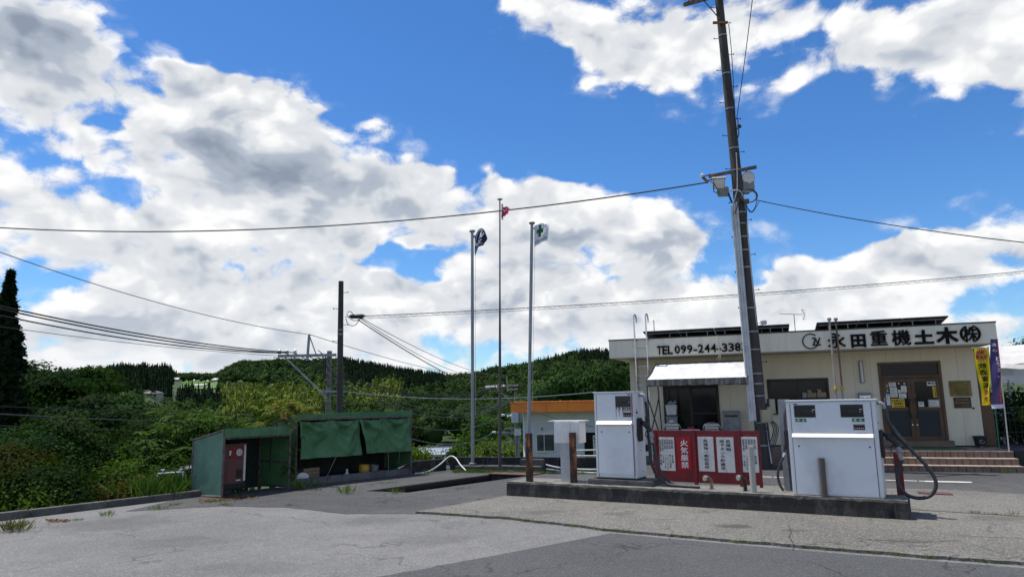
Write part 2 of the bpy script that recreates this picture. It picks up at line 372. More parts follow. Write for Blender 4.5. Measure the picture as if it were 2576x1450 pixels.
M['green_label'] = pm('green_label', (.012, .16, .05), (.01, .13, .04), 6, .45, grime=.05)
M['red_label'] = pm('red_label', (.45, .03, .03), (.40, .025, .028), 6, .5, grime=.05)
M['blue_label'] = pm('blue_label', (.03, .09, .42), (.03, .08, .36), 6, .5, grime=.05)
M['yellow_label'] = pm('yellow_label', (.72, .50, .03), (.66, .45, .03), 6, .5, grime=.05)
M['grey_metal'] = pm('galvanised_steel', (.34, .35, .36), (.24, .25, .26), 6, .5, .55, .1, 60, grime=.15)
M['dull_grey'] = pm('dull_grey_paint', (.30, .31, .31), (.23, .24, .24), 5, .65, 0, .1, 60, grime=.15)
M['postgrey'] = pm('light_grey_post_paint', (.48, .49, .49), (.38, .39, .39), 4, .6, grime=.12)
M['chrome'] = pm('bare_aluminium', (.70, .71, .72), (.55, .56, .57), 7, .28, .9, grime=.05)
M['rustpost'] = rustmat('rusted_iron_post', (.034, .017, .013), .50, 14)
M['rustwhite'] = rustmat('rusty_white_post', (.42, .41, .37), .42, 9)
M['rustgrey'] = rustmat('rusty_dark_post', (.11, .10, .085), .5, 8)
M['redpost'] = pm('worn_red_post', (.17, .016, .020), (.07, .035, .025), 8, .65, 0, .2, 60, .5, .7, grime=.2)
M['rustplate'] = pm('rusted_plate', (.14, .07, .055), (.085, .045, .035), 4, .85, .1, .3, 60)
M['redpaint'] = pm('faded_red_paint', (.25, .018, .022), (.18, .016, .020), 2.5, .55, 0, .05, 60, grime=.15)
M['redbright'] = pm('bright_red_enamel', (.42, .010, .02), (.36, .010, .018), 4, .4, grime=.05)
M['board'] = pm('off_white_board', (.76, .75, .70), (.66, .65, .61), 3, .5, grime=.06)
M['wood_dark'] = pm('dark_weathered_pole', (.060, .052, .045), (.035, .030, .027), 5, .85, 0, .4, 60, stretch=(1, 1, .12), grime=.2)
M['pole_conc'] = pm('dark_pole_concrete', (.075, .066, .058), (.042, .037, .033), 4, .85, 0, .35, 60, stretch=(1, 1, .15), grime=.25)
M['pole_grey'] = pm('grey_pole_concrete', (.22, .205, .18), (.14, .13, .115), 4, .85, 0, .3, 60, stretch=(1, 1, .2), grime=.2)
M['flagpole'] = pm('grey_steel_flagpole', (.33, .34, .35), (.24, .245, .25), 4, .5, .3, grime=.12, stretch=(1, 1, .3))
M['flagpole_rust'] = pm('weathered_purple_grey_pole', (.12, .095, .095), (.07, .045, .04), 5, .75, 0, .2, 60, stretch=(1, 1, .2))
M['cable'] = pm('black_cable', (.014, .014, .016), (.02, .02, .02), 5, .6)
M['wire_grey'] = pm('grey_wire', (.05, .052, .056), (.07, .07, .075), 5, .5)
M['wire_teal'] = pm('bluish_cable', (.09, .13, .15), (.12, .16, .18), 5, .5)
M['conduit'] = pm('pale_plastic_conduit', (.60, .60, .59), (.48, .48, .47), 4, .5, grime=.08)
M['insul'] = pm('white_porcelain', (.75, .75, .73), (.65, .65, .62), 5, .25, grime=.05)
M['beigebox'] = pm('beige_meter_box', (.42, .38, .25), (.36, .33, .22), 3, .55, grime=.1)
M['tarp'] = pm('green_tarpaulin', (.060, .160, .066), (.042, .118, .050), 2.5, .62, 0, .25, 30, grime=.12)
M['tarpend'] = pm('pale_green_sheet', (.150, .300, .200), (.115, .235, .155), 2.2, .6, 0, .08, 30, stretch=(1, 1, .6), grime=.1)
M['scaf'] = pm('rusty_scaffold_tube', (.17, .145, .125), (.08, .055, .04), 9, .7, .2, .2, 60, grime=.2)
M['block'] = pm('grey_concrete_block', (.17, .165, .155), (.11, .105, .10), 4, .92, 0, .5, 70, grime=.25)
M['machine_red'] = pm('faded_red_machine', (.17, .065, .05), (.13, .045, .035), 3, .6, 0, .1, 60, grime=.2)
M['yellow'] = pm('yellow_tin', (.55, .33, .02), (.45, .26, .02), 5, .45, grime=.1)
M['cream'] = pm('cream_cladding', (.78, .70, .525), (.66, .59, .44), 4, .75, 0, .12, 90, .42, .85, (1, 1, .12), .08)
M['fascia'] = pm('cream_fascia', (.83, .765, .60), (.66, .60, .465), 5, .7, 0, .1, 90, .45, .85, (1, 1, .10), .08)
M['coping'] = pm('dark_brown_coping', (.028, .020, .016), (.02, .015, .012), 4, .5)
M['soffit'] = pm('cream_soffit', (.64, .60, .50), (.55, .52, .43), 2, .8)
M['bronze'] = pm('bronze_aluminium', (.115, .066, .033), (.09, .052, .026), 4, .45, .25, grime=.08)
M['bronze_dark'] = pm('dark_bronze_frame', (.045, .032, .022), (.035, .025, .018), 4, .5, .2)
M['glassdark'] = pm('dark_tinted_glass', (.008, .009, .010), (.012, .013, .014), 1.5, .08, grime=.0, vary_rough=.03, spec=.22)
M['glassfrost'] = pm('frosted_blue_grey_glass', (.030, .037, .043), (.026, .032, .038), 2, .4, grime=.03, spec=.25)
M['glassgrey'] = pm('window_glass', (.05, .06, .07), (.10, .115, .125), 1.2, .1, grime=.0, vary_rough=.03)
M['tile'] = pm('terracotta_step_tile', (.235, .155, .11), (.155, .10, .072), 2.0, .6, 0, .15, 60, grime=.25, world=True)
M['tile_top'] = pm('pale_tread_tile', (.44, .35, .27), (.35, .27, .205), 2.5, .6, 0, .1, 60, grime=.2, world=True)  # treads paler than the riser tiles
M['grout'] = pm('dark_grout', (.06, .045, .035), (.04, .03, .025), 5, .9)
M['foundation'] = pm('dark_foundation', (.035, .033, .030), (.055, .052, .048), 2, .9, 0, .3, 50)
M['awning'] = pm('white_awning_canvas', (.68, .67, .65), (.58, .57, .555), 3.2, .7, 0, .15, 25, grime=.06)
M['valance'] = pm('mouldy_awning_valance', (.30, .29, .24), (.075, .07, .06), 14, .85, 0, .3, 30, .35, .6, (1, 1, .12), .3)
M['solar'] = pm('black_solar_sheet', (.012, .012, .015), (.018, .018, .021), 3, .4)
M['navy'] = pm('navy_flag_cloth', (.012, .016, .045), (.009, .012, .035), 5, .75, grime=.05)
M['flagred'] = pm('faded_red_flag_cloth', (.42, .045, .085), (.36, .04, .07), 5, .75, grime=.05)
M['flagwhite'] = pm('white_flag_cloth', (.76, .76, .80), (.70, .70, .74), 5, .75, grime=.02)
M['flaggreen'] = pm('green_cross_print', (.015, .13, .055), (.012, .11, .045), 5, .75, grime=.02)
M['banner_y'] = leafmat('yellow_banner_cloth', (.80, .60, .03), .35, .8)
M['banner_p'] = leafmat('violet_banner_cloth', (.085, .065, .19), .25, .8)
M['banner_red'] = pm('red_banner_print', (.60, .05, .09), (.52, .05, .08), 6, .8, grime=.02)
M['greenpole'] = pm('green_plastic_pole', (.03, .25, .16), (.03, .21, .13), 5, .5)
M['tent'] = pm('pale_tent_canvas', (.62, .60, .55), (.54, .52, .48), 1.8, .75, 0, .1, 20, grime=.05)
M['orange'] = pm('orange_fascia_paint', (.92, .25, .03), (.85, .22, .028), 2, .55, grime=.05)
M['bluewall'] = pm('pale_blue_grey_siding', (.66, .70, .76), (.58, .62, .68), 1.2, .7, 0, .05, 40, grime=.08)
M['roofgrey'] = pm('grey_metal_roof', (.30, .34, .38), (.24, .28, .32), 1.0, .5)
M['rooftile'] = pm('dark_roof_tile', (.10, .105, .115), (.14, .145, .155), 1.5, .55)
M['housewall'] = pm('pale_house_wall', (.50, .47, .40), (.42, .39, .33), 1.0, .8)
M['plaque_brass'] = pm('brass_plaque', (.22, .17, .07), (.13, .10, .05), 3, .32, .7, grime=.1)
M['plaque_black'] = pm('black_brown_plaque', (.03, .018, .012), (.025, .015, .01), 5, .35)
M['gold'] = pm('gold_letters', (.36, .23, .10), (.30, .19, .08), 6, .45, .3)
M['mat_green'] = pm('green_door_mat', (.02, .15, .03), (.016, .12, .025), 30, .95, 0, .5, 200)
M['bark'] = pm('tree_bark', (.055, .042, .030), (.03, .024, .018), 5, .9, 0, .5, 30, stretch=(1, 1, .3))
M['greyplastic'] = pm('grey_plastic_crate', (.30, .33, .34), (.24, .27, .28), 4, .6)
M['capgrey'] = pm('dirty_pale_cap', (.38, .36, .31), (.20, .17, .13), 14, .6, grime=.3)
M['pvc'] = pm('white_pvc_hose', (.62, .62, .58), (.5, .5, .46), 4, .5, grime=.1)
M['cardboard'] = pm('cardboard', (.34, .26, .17), (.30, .22, .14), 4, .8)
def clothmat(name, c, c2, trans, scale=2.5):
    m = pm(name, c, c2, scale, .65, 0, .2, 30, grime=.1); n = N(m.node_tree); b = [x for x in m.node_tree.nodes if x.type == 'BSDF_PRINCIPLED'][0]; out = [x for x in m.node_tree.nodes if x.type == 'OUTPUT_MATERIAL'][0]
    t = n.new('ShaderNodeBsdfTranslucent'); n.link(b.inputs['Base Color'].links[0].from_socket, t.inputs[0]); mx = n.new('ShaderNodeMixShader'); mx.inputs[0].default_value = trans
    n.link(b.outputs[0], mx.inputs[1]); n.link(t.outputs[0], mx.inputs[2]); n.link(mx.outputs[0], out.inputs[0]); return m
M['tarp'] = pm('green_tarpaulin_cloth', (.080, .205, .085), (.056, .155, .064), 2.5, .62, 0, .2, 30, grime=.1)
M['tarphang'] = clothmat('hanging_tarpaulin_cloth', (.085, .215, .090), (.060, .165, .068), .05)
M['tarp_shade'] = pm('shade_painted_sheet', (.018, .028, .020), (.012, .018, .014), 3, .8, grime=.1)  # back sheets painted near-black to stand for the shade inside the sheds
M['tarpend'] = clothmat('pale_green_sheeting', (.20, .36, .25), (.16, .29, .20), .30)  # end sheet in a paler green than the other sheets
M['navy'] = clothmat('navy_flag_fabric', (.016, .024, .085), (.012, .018, .06), .2)
M['flagred'] = clothmat('red_flag_fabric', (.60, .05, .10), (.52, .05, .09), .4)
M['flagwhite'] = clothmat('white_flag_fabric', (.80, .80, .84), (.75, .75, .79), .3)
M['leaf'] = leafmat('leaves', (1, 1, 1), .32)
M['leaf_far'] = leafmat('far_foliage', (1, 1, 1), .15, .7)
M['core'] = pm('shaded_inner_foliage', (.012, .022, .007), (.016, .026, .008), 2, .9)
M['litter'] = pm('dry_leaf_litter', (.17, .10, .055), (.11, .065, .035), 30, .9)

# ------------------------------------------------------------------ terrain and yard
LB_P = Vector((-8.38, 11.72)); LB_D = Vector((.62, .785)).normalized(); LB_N = Vector((-LB_D.y, LB_D.x))    # left edge of the yard
BB_P = Vector((-2.7, 18.95)); BB_D = Vector((.958, -.286)).normalized(); BB_N = Vector((-BB_D.y, BB_D.x))     # back edge of the yard
BO = Vector((10.469, 17.891, 0)); BANG = -20.0                                                                 # office frame: x along the front, y into it
BE = Vector((math.cos(R_(BANG)), math.sin(R_(BANG)), 0)); BN = Vector((-BE.y, BE.x, 0))
RIDGE = [(-2600, 900), (-300, 930), (90, 945), (200, 925), (300, 915), (420, 922), (445, 940), (540, 940), (600, 908), (700, 905), (870, 905), (960, 918), (1050, 932), (1120, 940), (1190, 937), (1250, 924), (1330, 915), (1400, 903), (1440, 893), (1500, 890), (1600, 893), (2000, 900), (2600, 905), (3600, 950)]
RAZ = []; RTN = []
for x, y in RIDGE:
    if 0 <= x <= 2600:
        d = ray(x, y); RAZ.append(math.degrees(math.atan2(d.x, d.y))); RTN.append(d.z/math.hypot(d.x, d.y))
RAZ = [-180, -120, -60] + RAZ + [60, 110, 180]; RTN = [.0, .02, .045] + RTN + [.05, .02, .0]
R1A = [-180, -38, -28, -26.5, -22, -19, -6, -2, 2, 12, 60, 180]; R1V = [520, 500, 500, 760, 760, 620, 620, 610, 600, 580, 560, 540]
TREEH = 9.0
def terrain(x, y):
    r = math.hypot(x, y); a = math.degrees(math.atan2(x, y))
    d1 = (Vector((x, y))-LB_P).dot(LB_N); d2 = (Vector((x, y))-BB_P).dot(BB_N)
    q = Vector((x, y, 0))-BO; bu, bv = q.dot(BE), q.dot(BN)
    dd = max(d1, d2) - .35
    if bu > -8.6 and d1 < 0: dd = min(dd, max(-8.6-bu, bv-11))
    deep = -7.0 if a < 0 else -7.0+5.4*sm(0, 3.5, a)
    z0 = -1.45*sm(0, 1.2, dd) + (deep+1.45)*sm(2, 32 if a < 0 else 20, dd)
    r1 = float(np.interp(a, R1A, R1V)); r0 = 105 if a < 1 else 105-45*sm(1, 5, a)
    H = EYE+float(np.interp(a, RAZ, RTN))*r1-TREEH
    t = sm(r0, r1, r)
    z = z0+(H-z0)*t if r > r0 else z0
    if r > r1: z = H-(r-r1)*.12 if r < r1+150 else max(-6., H-18-(r-r1-150)*.02)
    if r > 60: z += 2.6*noise.noise((x*.011, y*.011, 0))*sm(60, 160, r)
    return z
def build_terrain():
    rings = [0, 4, 7, 9, 10.5, 12, 13, 14, 15, 16, 17, 18, 19, 20, 21, 22, 23.5, 25, 27, 30, 34, 38, 43, 50, 58, 68, 80, 92, 105, 120, 140, 160, 180, 200, 220, 240, 260, 280, 300, 320, 345, 370, 400, 430, 460, 490, 520, 560, 600, 640, 690, 740, 790, 850, 950, 1100, 1400, 2000, 4000, 9000]
    azs = list(np.arange(-50, 50, 1.0))+list(np.arange(50, 310, 5.0)); na = len(azs); vs = [(0, 0, -.03)]; fs = []
    for r in rings[1:]:
        for a in azs:
            x, y = r*math.sin(R_(a)), r*math.cos(R_(a)); vs.append((x, y, terrain(x, y)-.03))
    for k in range(na): fs.append((0, 1+(k+1) % na, 1+k))
    for i in range(len(rings)-2):
        for k in range(na):
            k2 = (k+1) % na; fs.append((1+i*na+k, 1+i*na+k2, 1+(i+1)*na+k2, 1+(i+1)*na+k))
    me = bpy.data.meshes.new('terrain'); me.from_pydata(vs, [], fs); me.materials.append(M['earth'])
    # the pit is open below the yard: sink the sheet there
    for v in me.vertices:
        if -5 < v.co.x < 3 and 12 < v.co.y < 19.3 and v.co.z > -1: v.co.z = -1.6
    me.polygons.foreach_set('use_smooth', [True]*len(me.polygons)); me.update()
    return tagit(mobj('terrain', me), kind='structure')
build_terrain()

def jag(poly, step=.12, amp=.02, seed=1, edges=None):
    """breaks the edges of a polygon into short uneven pieces"""
    rnd = random.Random(seed); out = []
    n = len(poly)
    for i in range(n):
        a, b = Vector(poly[i]), Vector(poly[(i+1) % n]); L = (b-a).length
        out.append(tuple(a))
        if edges is not None and i not in edges: continue
        k = max(1, int(L/step)); nn = Vector((-(b-a).y, (b-a).x)).normalized(); w = 0
        for j in range(1, k):
            w = w*.7+rnd.uniform(-amp, amp); p = a+(b-a)*(j/k)+nn*w; out.append(tuple(p))
    return out
def sheet(name, polys, z, mat, side=0., parent=None):
    """flat sheet with outer loop polys[0] and holes polys[1:]; side = thickness of a visible rim"""
    bm = bmesh.new(); ed = []
    for P in polys:
        vs = [bm.verts.new((x, y, z)) for x, y in P]
        for i in range(len(vs)): ed.append(bm.edges.new((vs[i], vs[(i+1) % len(vs)])))
    bmesh.ops.triangle_fill(bm, use_beauty=True, use_dissolve=False, edges=ed)
    for f in bm.faces:
        if f.normal.z < 0: f.normal_flip()
    if side:
        for P in polys:
            for i in range(len(P)):
                a, b = P[i], P[(i+1) % len(P)]
                vs = [bm.verts.new((*a, z)), bm.verts.new((*b, z)), bm.verts.new((*b, z-side)), bm.verts.new((*a, z-side))]; bm.faces.new(vs)
    me = bpy.data.meshes.new(name); bm.to_mesh(me); bm.free(); me.materials.append(mat)
    return tagit(mobj(name, me, parent), kind=None if parent else 'structure')
PIT = [(-3.07, 14.65), (-2.14, 14.28), (.29, 16.95), (-.62, 17.45)]
yard_outer = [(-14.4, 4.1), (-30, -14), (34, -14), (34, 11), (22, 24), (14, 27), (5.2, 27.5), (2.3, 19.3), (3.0, 17.3), (-2.6, 19.0)]
sheet('yard_pavement', [yard_outer, PIT], 0, M['asphalt_light'])
# open inspection pit
pit = MB()
for i in range(4):
    a, b = PIT[i], PIT[(i+1) % 4]; pit.quad((*a, 0), (*b, 0), (*b, -1.35), (*a, -1.35))
pit.quad(*[(x, y, -1.35) for x, y in PIT])
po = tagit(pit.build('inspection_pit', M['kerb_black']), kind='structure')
rim = MB()
for i in (1, 3):
    a, b = Vector((*PIT[i], 0)), Vector((*PIT[(i+1) % 4], 0)); rim.bar(a+Vector((0, 0, -.06)), b+Vector((0, 0, -.06)), .07, .09)
rim.build('steel_rail', M['coping'], po)
# dark asphalt between the sheds, the pit and the island
dark_poly = jag([(-6.75, 12.46), (-5.25, 12.88), (-4.16, 12.6), (-2.76, 11.69), (-1.62, 11.55), (-.22, 13.28), (.1, 14.1), (3.4, 15.1), (3.0, 17.25), (-2.55, 18.85), (-6.55, 13.9)], .2, .05, 3, [0, 1, 2, 3])
sheet('dark_asphalt_apron', [dark_poly, PIT], .004, M['asphalt_dark'])
slab_poly = jag([(-1.62, 11.60), (-.14, 10.89), (1.23, 9.776), (2.58, 8.92), (3.61, 8.30), (5.18, 7.45), (9.5, 4.6), (13.5, 9.0), (8.6, 12.22), (7.88, 12.95), (6.9, 13.28), (5.6, 13.9), (3.0, 14.4), (1.0, 14.2), (-.05, 13.45)], .07, .018, 5, [0, 1, 2, 3, 4, 5])
sheet('concrete_slab', [slab_poly], .035, M['slab'], .05)
patch = jag([(-1.7, 7.3), (-.23, 8.43), (1.25, 9.62), (2.55, 8.80), (3.58, 8.18), (5.12, 7.33), (9.4, 4.5), (9, -10), (-16, -10)], .15, .02, 8, [0])
sheet('asphalt_patch', [patch], .004, M['asphalt_mid'])
far_poly = jag([(3.0, 14.42), (5.6, 13.92), (6.9, 13.30), (7.88, 12.97), (8.6, 12.24), (13.5, 9.02), (30, 3), (30, 20), (14, 16.5), (11.0, 16.0), (8.2, 16.6), (6, 18.9), (3.2, 19.2), (2.9, 17.2)], .15, .03, 9, [0, 1, 2, 3, 4])
sheet('forecourt_asphalt', [far_poly], .006, M['asphalt_dark'])
ln = MB(); 
for k in range(12):
    a, b = Vector((5.0, 16.0)), Vector((8.75, 14.22)); p, q = a.lerp(b, k/12+.004), a.lerp(b, (k+1)/12-.004); nn = Vector((.43, .9))*.05
    ln.quad((*(p-nn), .011), (*(q-nn), .011), (*(q+nn), .011), (*(p+nn), .011))
a, b = Vector((8.2, 14.42)), Vector((8.95, 14.12)); nn = Vector((.37, .93))*.10
ln.quad((*(a-nn), .0145), (*(b-nn), .0145), (*(b+nn), .0145), (*(a+nn), .0145))
tagit(ln.build('painted_line', M['white_paint']), kind='structure')
# joint across the slab to the right of the island
jl = MB()
a, b = Vector((5.75, 11.0)), Vector((12, 6.6)); prev = None
for k in range(60):
    p = a.lerp(b, k/59)+Vector((.6, .8))*random.uniform(-.012, .012); w = Vector((.58, .81))*random.uniform(.014, .030)
    if prev: jl.quad((*(prev[0]-prev[1]), .0385), (*(p-w), .0385), (*(p+w), .0385), (*(prev[0]+prev[1]), .0385))
    prev = (p, w)
jl.mat(0)
for pts in ([(1984, 1318), (1990, 1335), (1984, 1350), (1994, 1362), (1990, 1376)], [(2150, 1352), (2210, 1356), (2300, 1362), (2420, 1358)], [(1560, 1298), (1640, 1306), (1720, 1303)], [(2320, 1338), (2420, 1346), (2576, 1352)]):
    P_ = [gnd(*p, .0385) for p in pts]
    for p, q in zip(P_, P_[1:]):
        n_ = 8; prev = None
        for k in range(n_+1):
            c = p.lerp(q, k/n_)+Vector((random.uniform(-1, 1), random.uniform(-1, 1), 0))*.012; w = Vector((-(q-p).y, (q-p).x, 0)).normalized()*random.uniform(.003, .008)
            if prev: jl.quad(prev[0]-prev[1], c-w, c+w, prev[0]+prev[1])
            prev = (c, w)
tagit(jl.build('slab_joint', M['grout']), kind='structure')

# ------------------------------------------------------------------ kerb and low walls round the yard
def along(P, D, t, off=0.): n = Vector((-D.y, D.x)); q = P+D*t+n*off; return (q.x, q.y)
rnd = random.Random(4)
t = thing('kerb', 'low weathered concrete kerb along the weedy left edge of the yard', 'kerb', (LB_P.x, LB_P.y, 0), math.degrees(math.atan2(LB_D.y, LB_D.x)))
x = -14.0
while x < 3.6:
    L = 1.2; m = MB(); h = .125+rnd.uniform(-.008, .008)
    m.prismx([(-.09, -.3), (.10, -.3), (.09, h), (-.075, h)], x, x+L-.012); m.build('kerb_stone', M['kerb'], t, bevel=.012); x += L
def low_wall(name, label, a, b, z0, z1, w, mat, n, top=None):
    a, b = Vector(a), Vector(b); L = (b-a).length
    t = thing(name, label, 'wall', (a.x, a.y, 0), math.degrees(math.atan2((b-a).y, (b-a).x)))
    for k in range(n):
        m = MB(); m.box(L*k/n, L*(k+1)/n-.008, 0, w, z0, z1+rnd.uniform(-.006, .006)); m.build('wall_section', mat, t, bevel=.012)
    return t
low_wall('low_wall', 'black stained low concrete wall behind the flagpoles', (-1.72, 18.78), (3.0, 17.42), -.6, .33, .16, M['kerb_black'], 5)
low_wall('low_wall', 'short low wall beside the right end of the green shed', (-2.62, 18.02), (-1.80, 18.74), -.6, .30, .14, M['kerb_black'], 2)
tp = low_wall('plinth', 'low concrete ledge carrying the three flagpoles', (-1.55, 18.28), (.62, 17.66), -.2, .14, .42, M['kerb'], 3); tp['category'] = 'ledge'
m = MB(); m.box(0, .62, 0, .55, 0, .30)
o = m.build('flagpole_footing', M['kerb'], None, bevel=.02); o.location = (.10, 18.05, 0); o.rotation_euler.z = R_(-16); tagit(o, 'square concrete footing under the flagpole with the white flag', 'footing')
def smoothpts(pts, k=6):
    P = [Vector(p) for p in pts]; out = []
    for i in range(len(P)-1):
        a, b, c, d = P[max(i-1, 0)], P[i], P[i+1], P[min(i+2, len(P)-1)]
        for j in range(k):
            s = j/k; out.append(.5*((2*b)+(c-a)*s+(2*a-5*b+4*c-d)*s*s+(3*b-a-3*c+d)*s**3))
    return out+[P[-1]]
m = MB(); m.tube(smoothpts([(-2.5, 17.75, .03), (-2.2, 17.95, .05), (-1.95, 18.25, .18), (-1.72, 18.6, .36), (-1.55, 18.5, .33), (-1.4, 18.2, .18), (-1.25, 18.0, .06)]), .017)
tagit(m.build('pvc_hose', M['pvc'], smooth=True), 'white hose bent up over the low wall corner beside the shed', 'hose')
m = MB(); m.tube(smoothpts([(.75, 17.55, .20), (1.1, 17.45, .13), (1.8, 17.2, .10), (2.6, 16.95, .14)]), .018); m.tube(smoothpts([(.75, 17.5, .10), (1.3, 17.3, .05), (2.0, 17.05, .03), (2.7, 16.85, .03)]), .018)
tagit(m.build('pvc_hose', M['pvc'], smooth=True), 'pair of white hoses lying along the foot of the dark wall', 'hose')
# steel cover plate of the pit
m = MB(); m.hexa([(-.66, 17.42, .008), (.30, 16.90, .008), (.74, 17.42, .008), (-.40, 18.02, .008), (-.66, 17.42, .03), (.30, 16.90, .03), (.74, 17.42, .03), (-.40, 18.02, .03)])
o = m.build('pit_cover', M['rustplate'], None, bevel=.004); tagit(o, 'rust red steel plate covering the far end of the pit', 'cover plate')
m = MB(); m.tube([(-.2, 17.7, .03), (-.2, 17.7, .06), (-.05, 17.62, .06), (-.05, 17.62, .03)], .008, 6); m.build('handle', M['grey_metal'], o)
m = MB(); m.hexa([(6.98, 12.48, .037), (7.42, 12.24, .037), (7.55, 12.5, .037), (7.1, 12.76, .037), (6.98, 12.48, .05), (7.42, 12.24, .05), (7.55, 12.5, .05), (7.1, 12.76, .05)])
tagit(m.build('manhole_cover', M['rustplate'], None, bevel=.003), 'small rusty square cover in the slab beyond the red post', 'cover plate')

# ------------------------------------------------------------------ fuel island
IO = (-.17, 13.31, 0); IA = -30.8
isl = thing('fuel_island', 'long raised concrete island with blackened sides carrying the fuel pumps', 'island', IO, IA)
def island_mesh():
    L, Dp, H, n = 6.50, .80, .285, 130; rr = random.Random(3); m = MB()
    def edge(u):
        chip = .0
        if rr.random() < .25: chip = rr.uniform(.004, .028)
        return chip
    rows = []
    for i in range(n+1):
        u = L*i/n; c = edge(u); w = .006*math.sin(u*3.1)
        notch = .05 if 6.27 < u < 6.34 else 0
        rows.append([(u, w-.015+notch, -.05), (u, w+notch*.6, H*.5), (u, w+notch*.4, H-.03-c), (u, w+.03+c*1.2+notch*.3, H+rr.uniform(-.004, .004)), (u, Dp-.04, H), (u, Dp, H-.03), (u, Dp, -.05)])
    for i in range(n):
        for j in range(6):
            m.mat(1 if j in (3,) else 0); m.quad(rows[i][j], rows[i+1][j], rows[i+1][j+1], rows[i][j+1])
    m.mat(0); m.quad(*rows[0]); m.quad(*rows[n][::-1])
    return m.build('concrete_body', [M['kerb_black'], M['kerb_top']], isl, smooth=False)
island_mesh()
m = MB(); m.box(1.56, 2.76, .20, .78, .27, .37)
o = m.build('pump_plinth', M['kerb'], isl, bevel=.015)
def iw(u, v, z=0.): return Matrix.Translation(IO) @ Matrix.Rotation(R_(IA), 4, 'Z') @ Vector((u, v, z))
def prints(parent, mat, items, u0, v, z0, name='lettering', mirror=False):
    """flat print standing on a plane facing -y at y=v"""
    m = MB(); letters(m, items, lambda a, b, d: (u0+a, v, z0+b)); return m.build(name, mat, parent)
def nozzle(parent, p, s=1, green=False):
    """filling nozzle in its black holster on the right side of a pump; p = upper corner on the side face"""
    x, y, z = p
    m = MB(); m.prismx([(y, z), (y+.16, z), (y+.16, z-.40), (y+.02, z-.40), (y-.03, z-.30)], x, x+.05); m.build('nozzle_holster', M['black'], parent, bevel=.01)
    m = MB(); m.tube(smoothpts([(x+.05, y+.08, z-.06), (x+.11, y+.06, z-.09), (x+.19, y+.05, z-.17), (x+.22, y+.05, z-.24)]), [.032]*6+[.046]*6+[.038]*6+[.030], 10)
    nz = m.build('nozzle', M['black'], parent, smooth=True)
    m = MB(); m.tube(smoothpts([(x+.17, y+.05, z-.20), (x+.13, y+.05, z-.27), (x+.16, y+.05, z-.33), (x+.22, y+.05, z-.30)]), .008, 6); m.build('trigger_guard', M['black'], nz, smooth=True)
    m = MB(); m.tube([(x+.05, y+.08, z-.06), (x+.02, y+.085, z-.03)], .016, 8); m.build('spout', M['chrome'], nz, smooth=True)
    m = MB(); m.tube(smoothpts([(x+.22, y+.05, z-.24), (x+.24, y+.05, z-.29), (x+.235, y+.05, z-.35), (x+.255, y+.05, z-.42)]), [.030]*5+[.036]*5+[.028]*8+[.030], 10); m.build('swivel_joint', M['dull_grey'], nz, smooth=True)
    return (x+.255, y+.05, z-.42)
def icons(parent, u0, v, z0, n):
    m = MB(); m.box(u0, u0+.15, v-.004, v, z0, z0+.085); b = m.build('notice_plate', M['screen'], parent)
    m = MB(); letters(m, hline('L100', u0+.01, z0+.05, .0, .0) if False else [], lambda a, b, d: (a, v-.006, b))
    for k in range(n):
        m = MB(); cx = u0+.02+.11*k/(n-1) if n > 1 else u0
        m.tube([(cx, v-.0045, z0+.025), (cx, v-.007, z0+.025)], .011, 12); m.build('pictogram', M['blue_label'] if k == 0 else M['red_label'], b)
        m = MB(); m.box(cx-.004, cx+.004, v-.0085, v-.0075, z0+.018, z0+.032); m.build('pictogram_figure', M['printwhite'], b)
    m = MB(); m.box(u0+.005, u0+.145, v-.006, v-.0045, z0+.074, z0+.080); m.build('notice_heading', M['printwhite'], b)
def pump(name, label, u0, u1, v0, v1, zb, zt, strip, lipz, wide):
    t = thing(name, label, 'fuel pump', IO, IA)
    m = MB(); m.box(u0, u1, v0+.012, v1, zb, zt-.02); m.build('cabinet', M['pumpwhite'], t, bevel=.012)
    m = MB(); m.box(u0-.012, u1+.012, v0-.008, v1+.012, zt-.022, zt); m.build('top_cap', M['pumpwhite'], t, bevel=.006)
    a, b = u0+strip, u1-strip
    m = MB(); m.box(a, b, v0, v0+.011, lipz+.004, zt-.045); m.build('display_panel', M['pumpwhite'], t, bevel=.004)
    m = MB(); m.box(a, b, v0-.002, v0+.011, zb+.06 if not wide else zb+.01, lipz-.062); m.build('front_door', M['pumpwhite'], t, bevel=.005)
    m = MB(); m.prismx([(v0+.011, lipz), (v0-.004, lipz), (v0-.055, lipz-.052), (v0-.055, lipz-.060), (v0+.011, lipz-.060)], a, b); m.build('sloping_lip', M['pumplip'], t)
    for bx in ((a-.007, a-.001, zb+.01, lipz-.06), (b+.001, b+.007, zb+.01, lipz-.06), (a-.006, a-.001, lipz+.005, zt-.045), (b+.001, b+.006, lipz+.005, zt-.045), (a, b, lipz+.0005, lipz+.0038), (a, b, lipz-.0615, lipz-.0605)):
        m = MB(); m.box(bx[0], bx[1], v0+.002, v0+.0118, bx[2], bx[3]); m.build('panel_seam', M['black'], t)
    for x in (a+.08, b-.06):
        m = MB(); m.tube([(x, v0-.001, lipz-.19), (x, v0-.008, lipz-.19)], .012, 12); m.build('door_lock', M['black'], t)
    return t
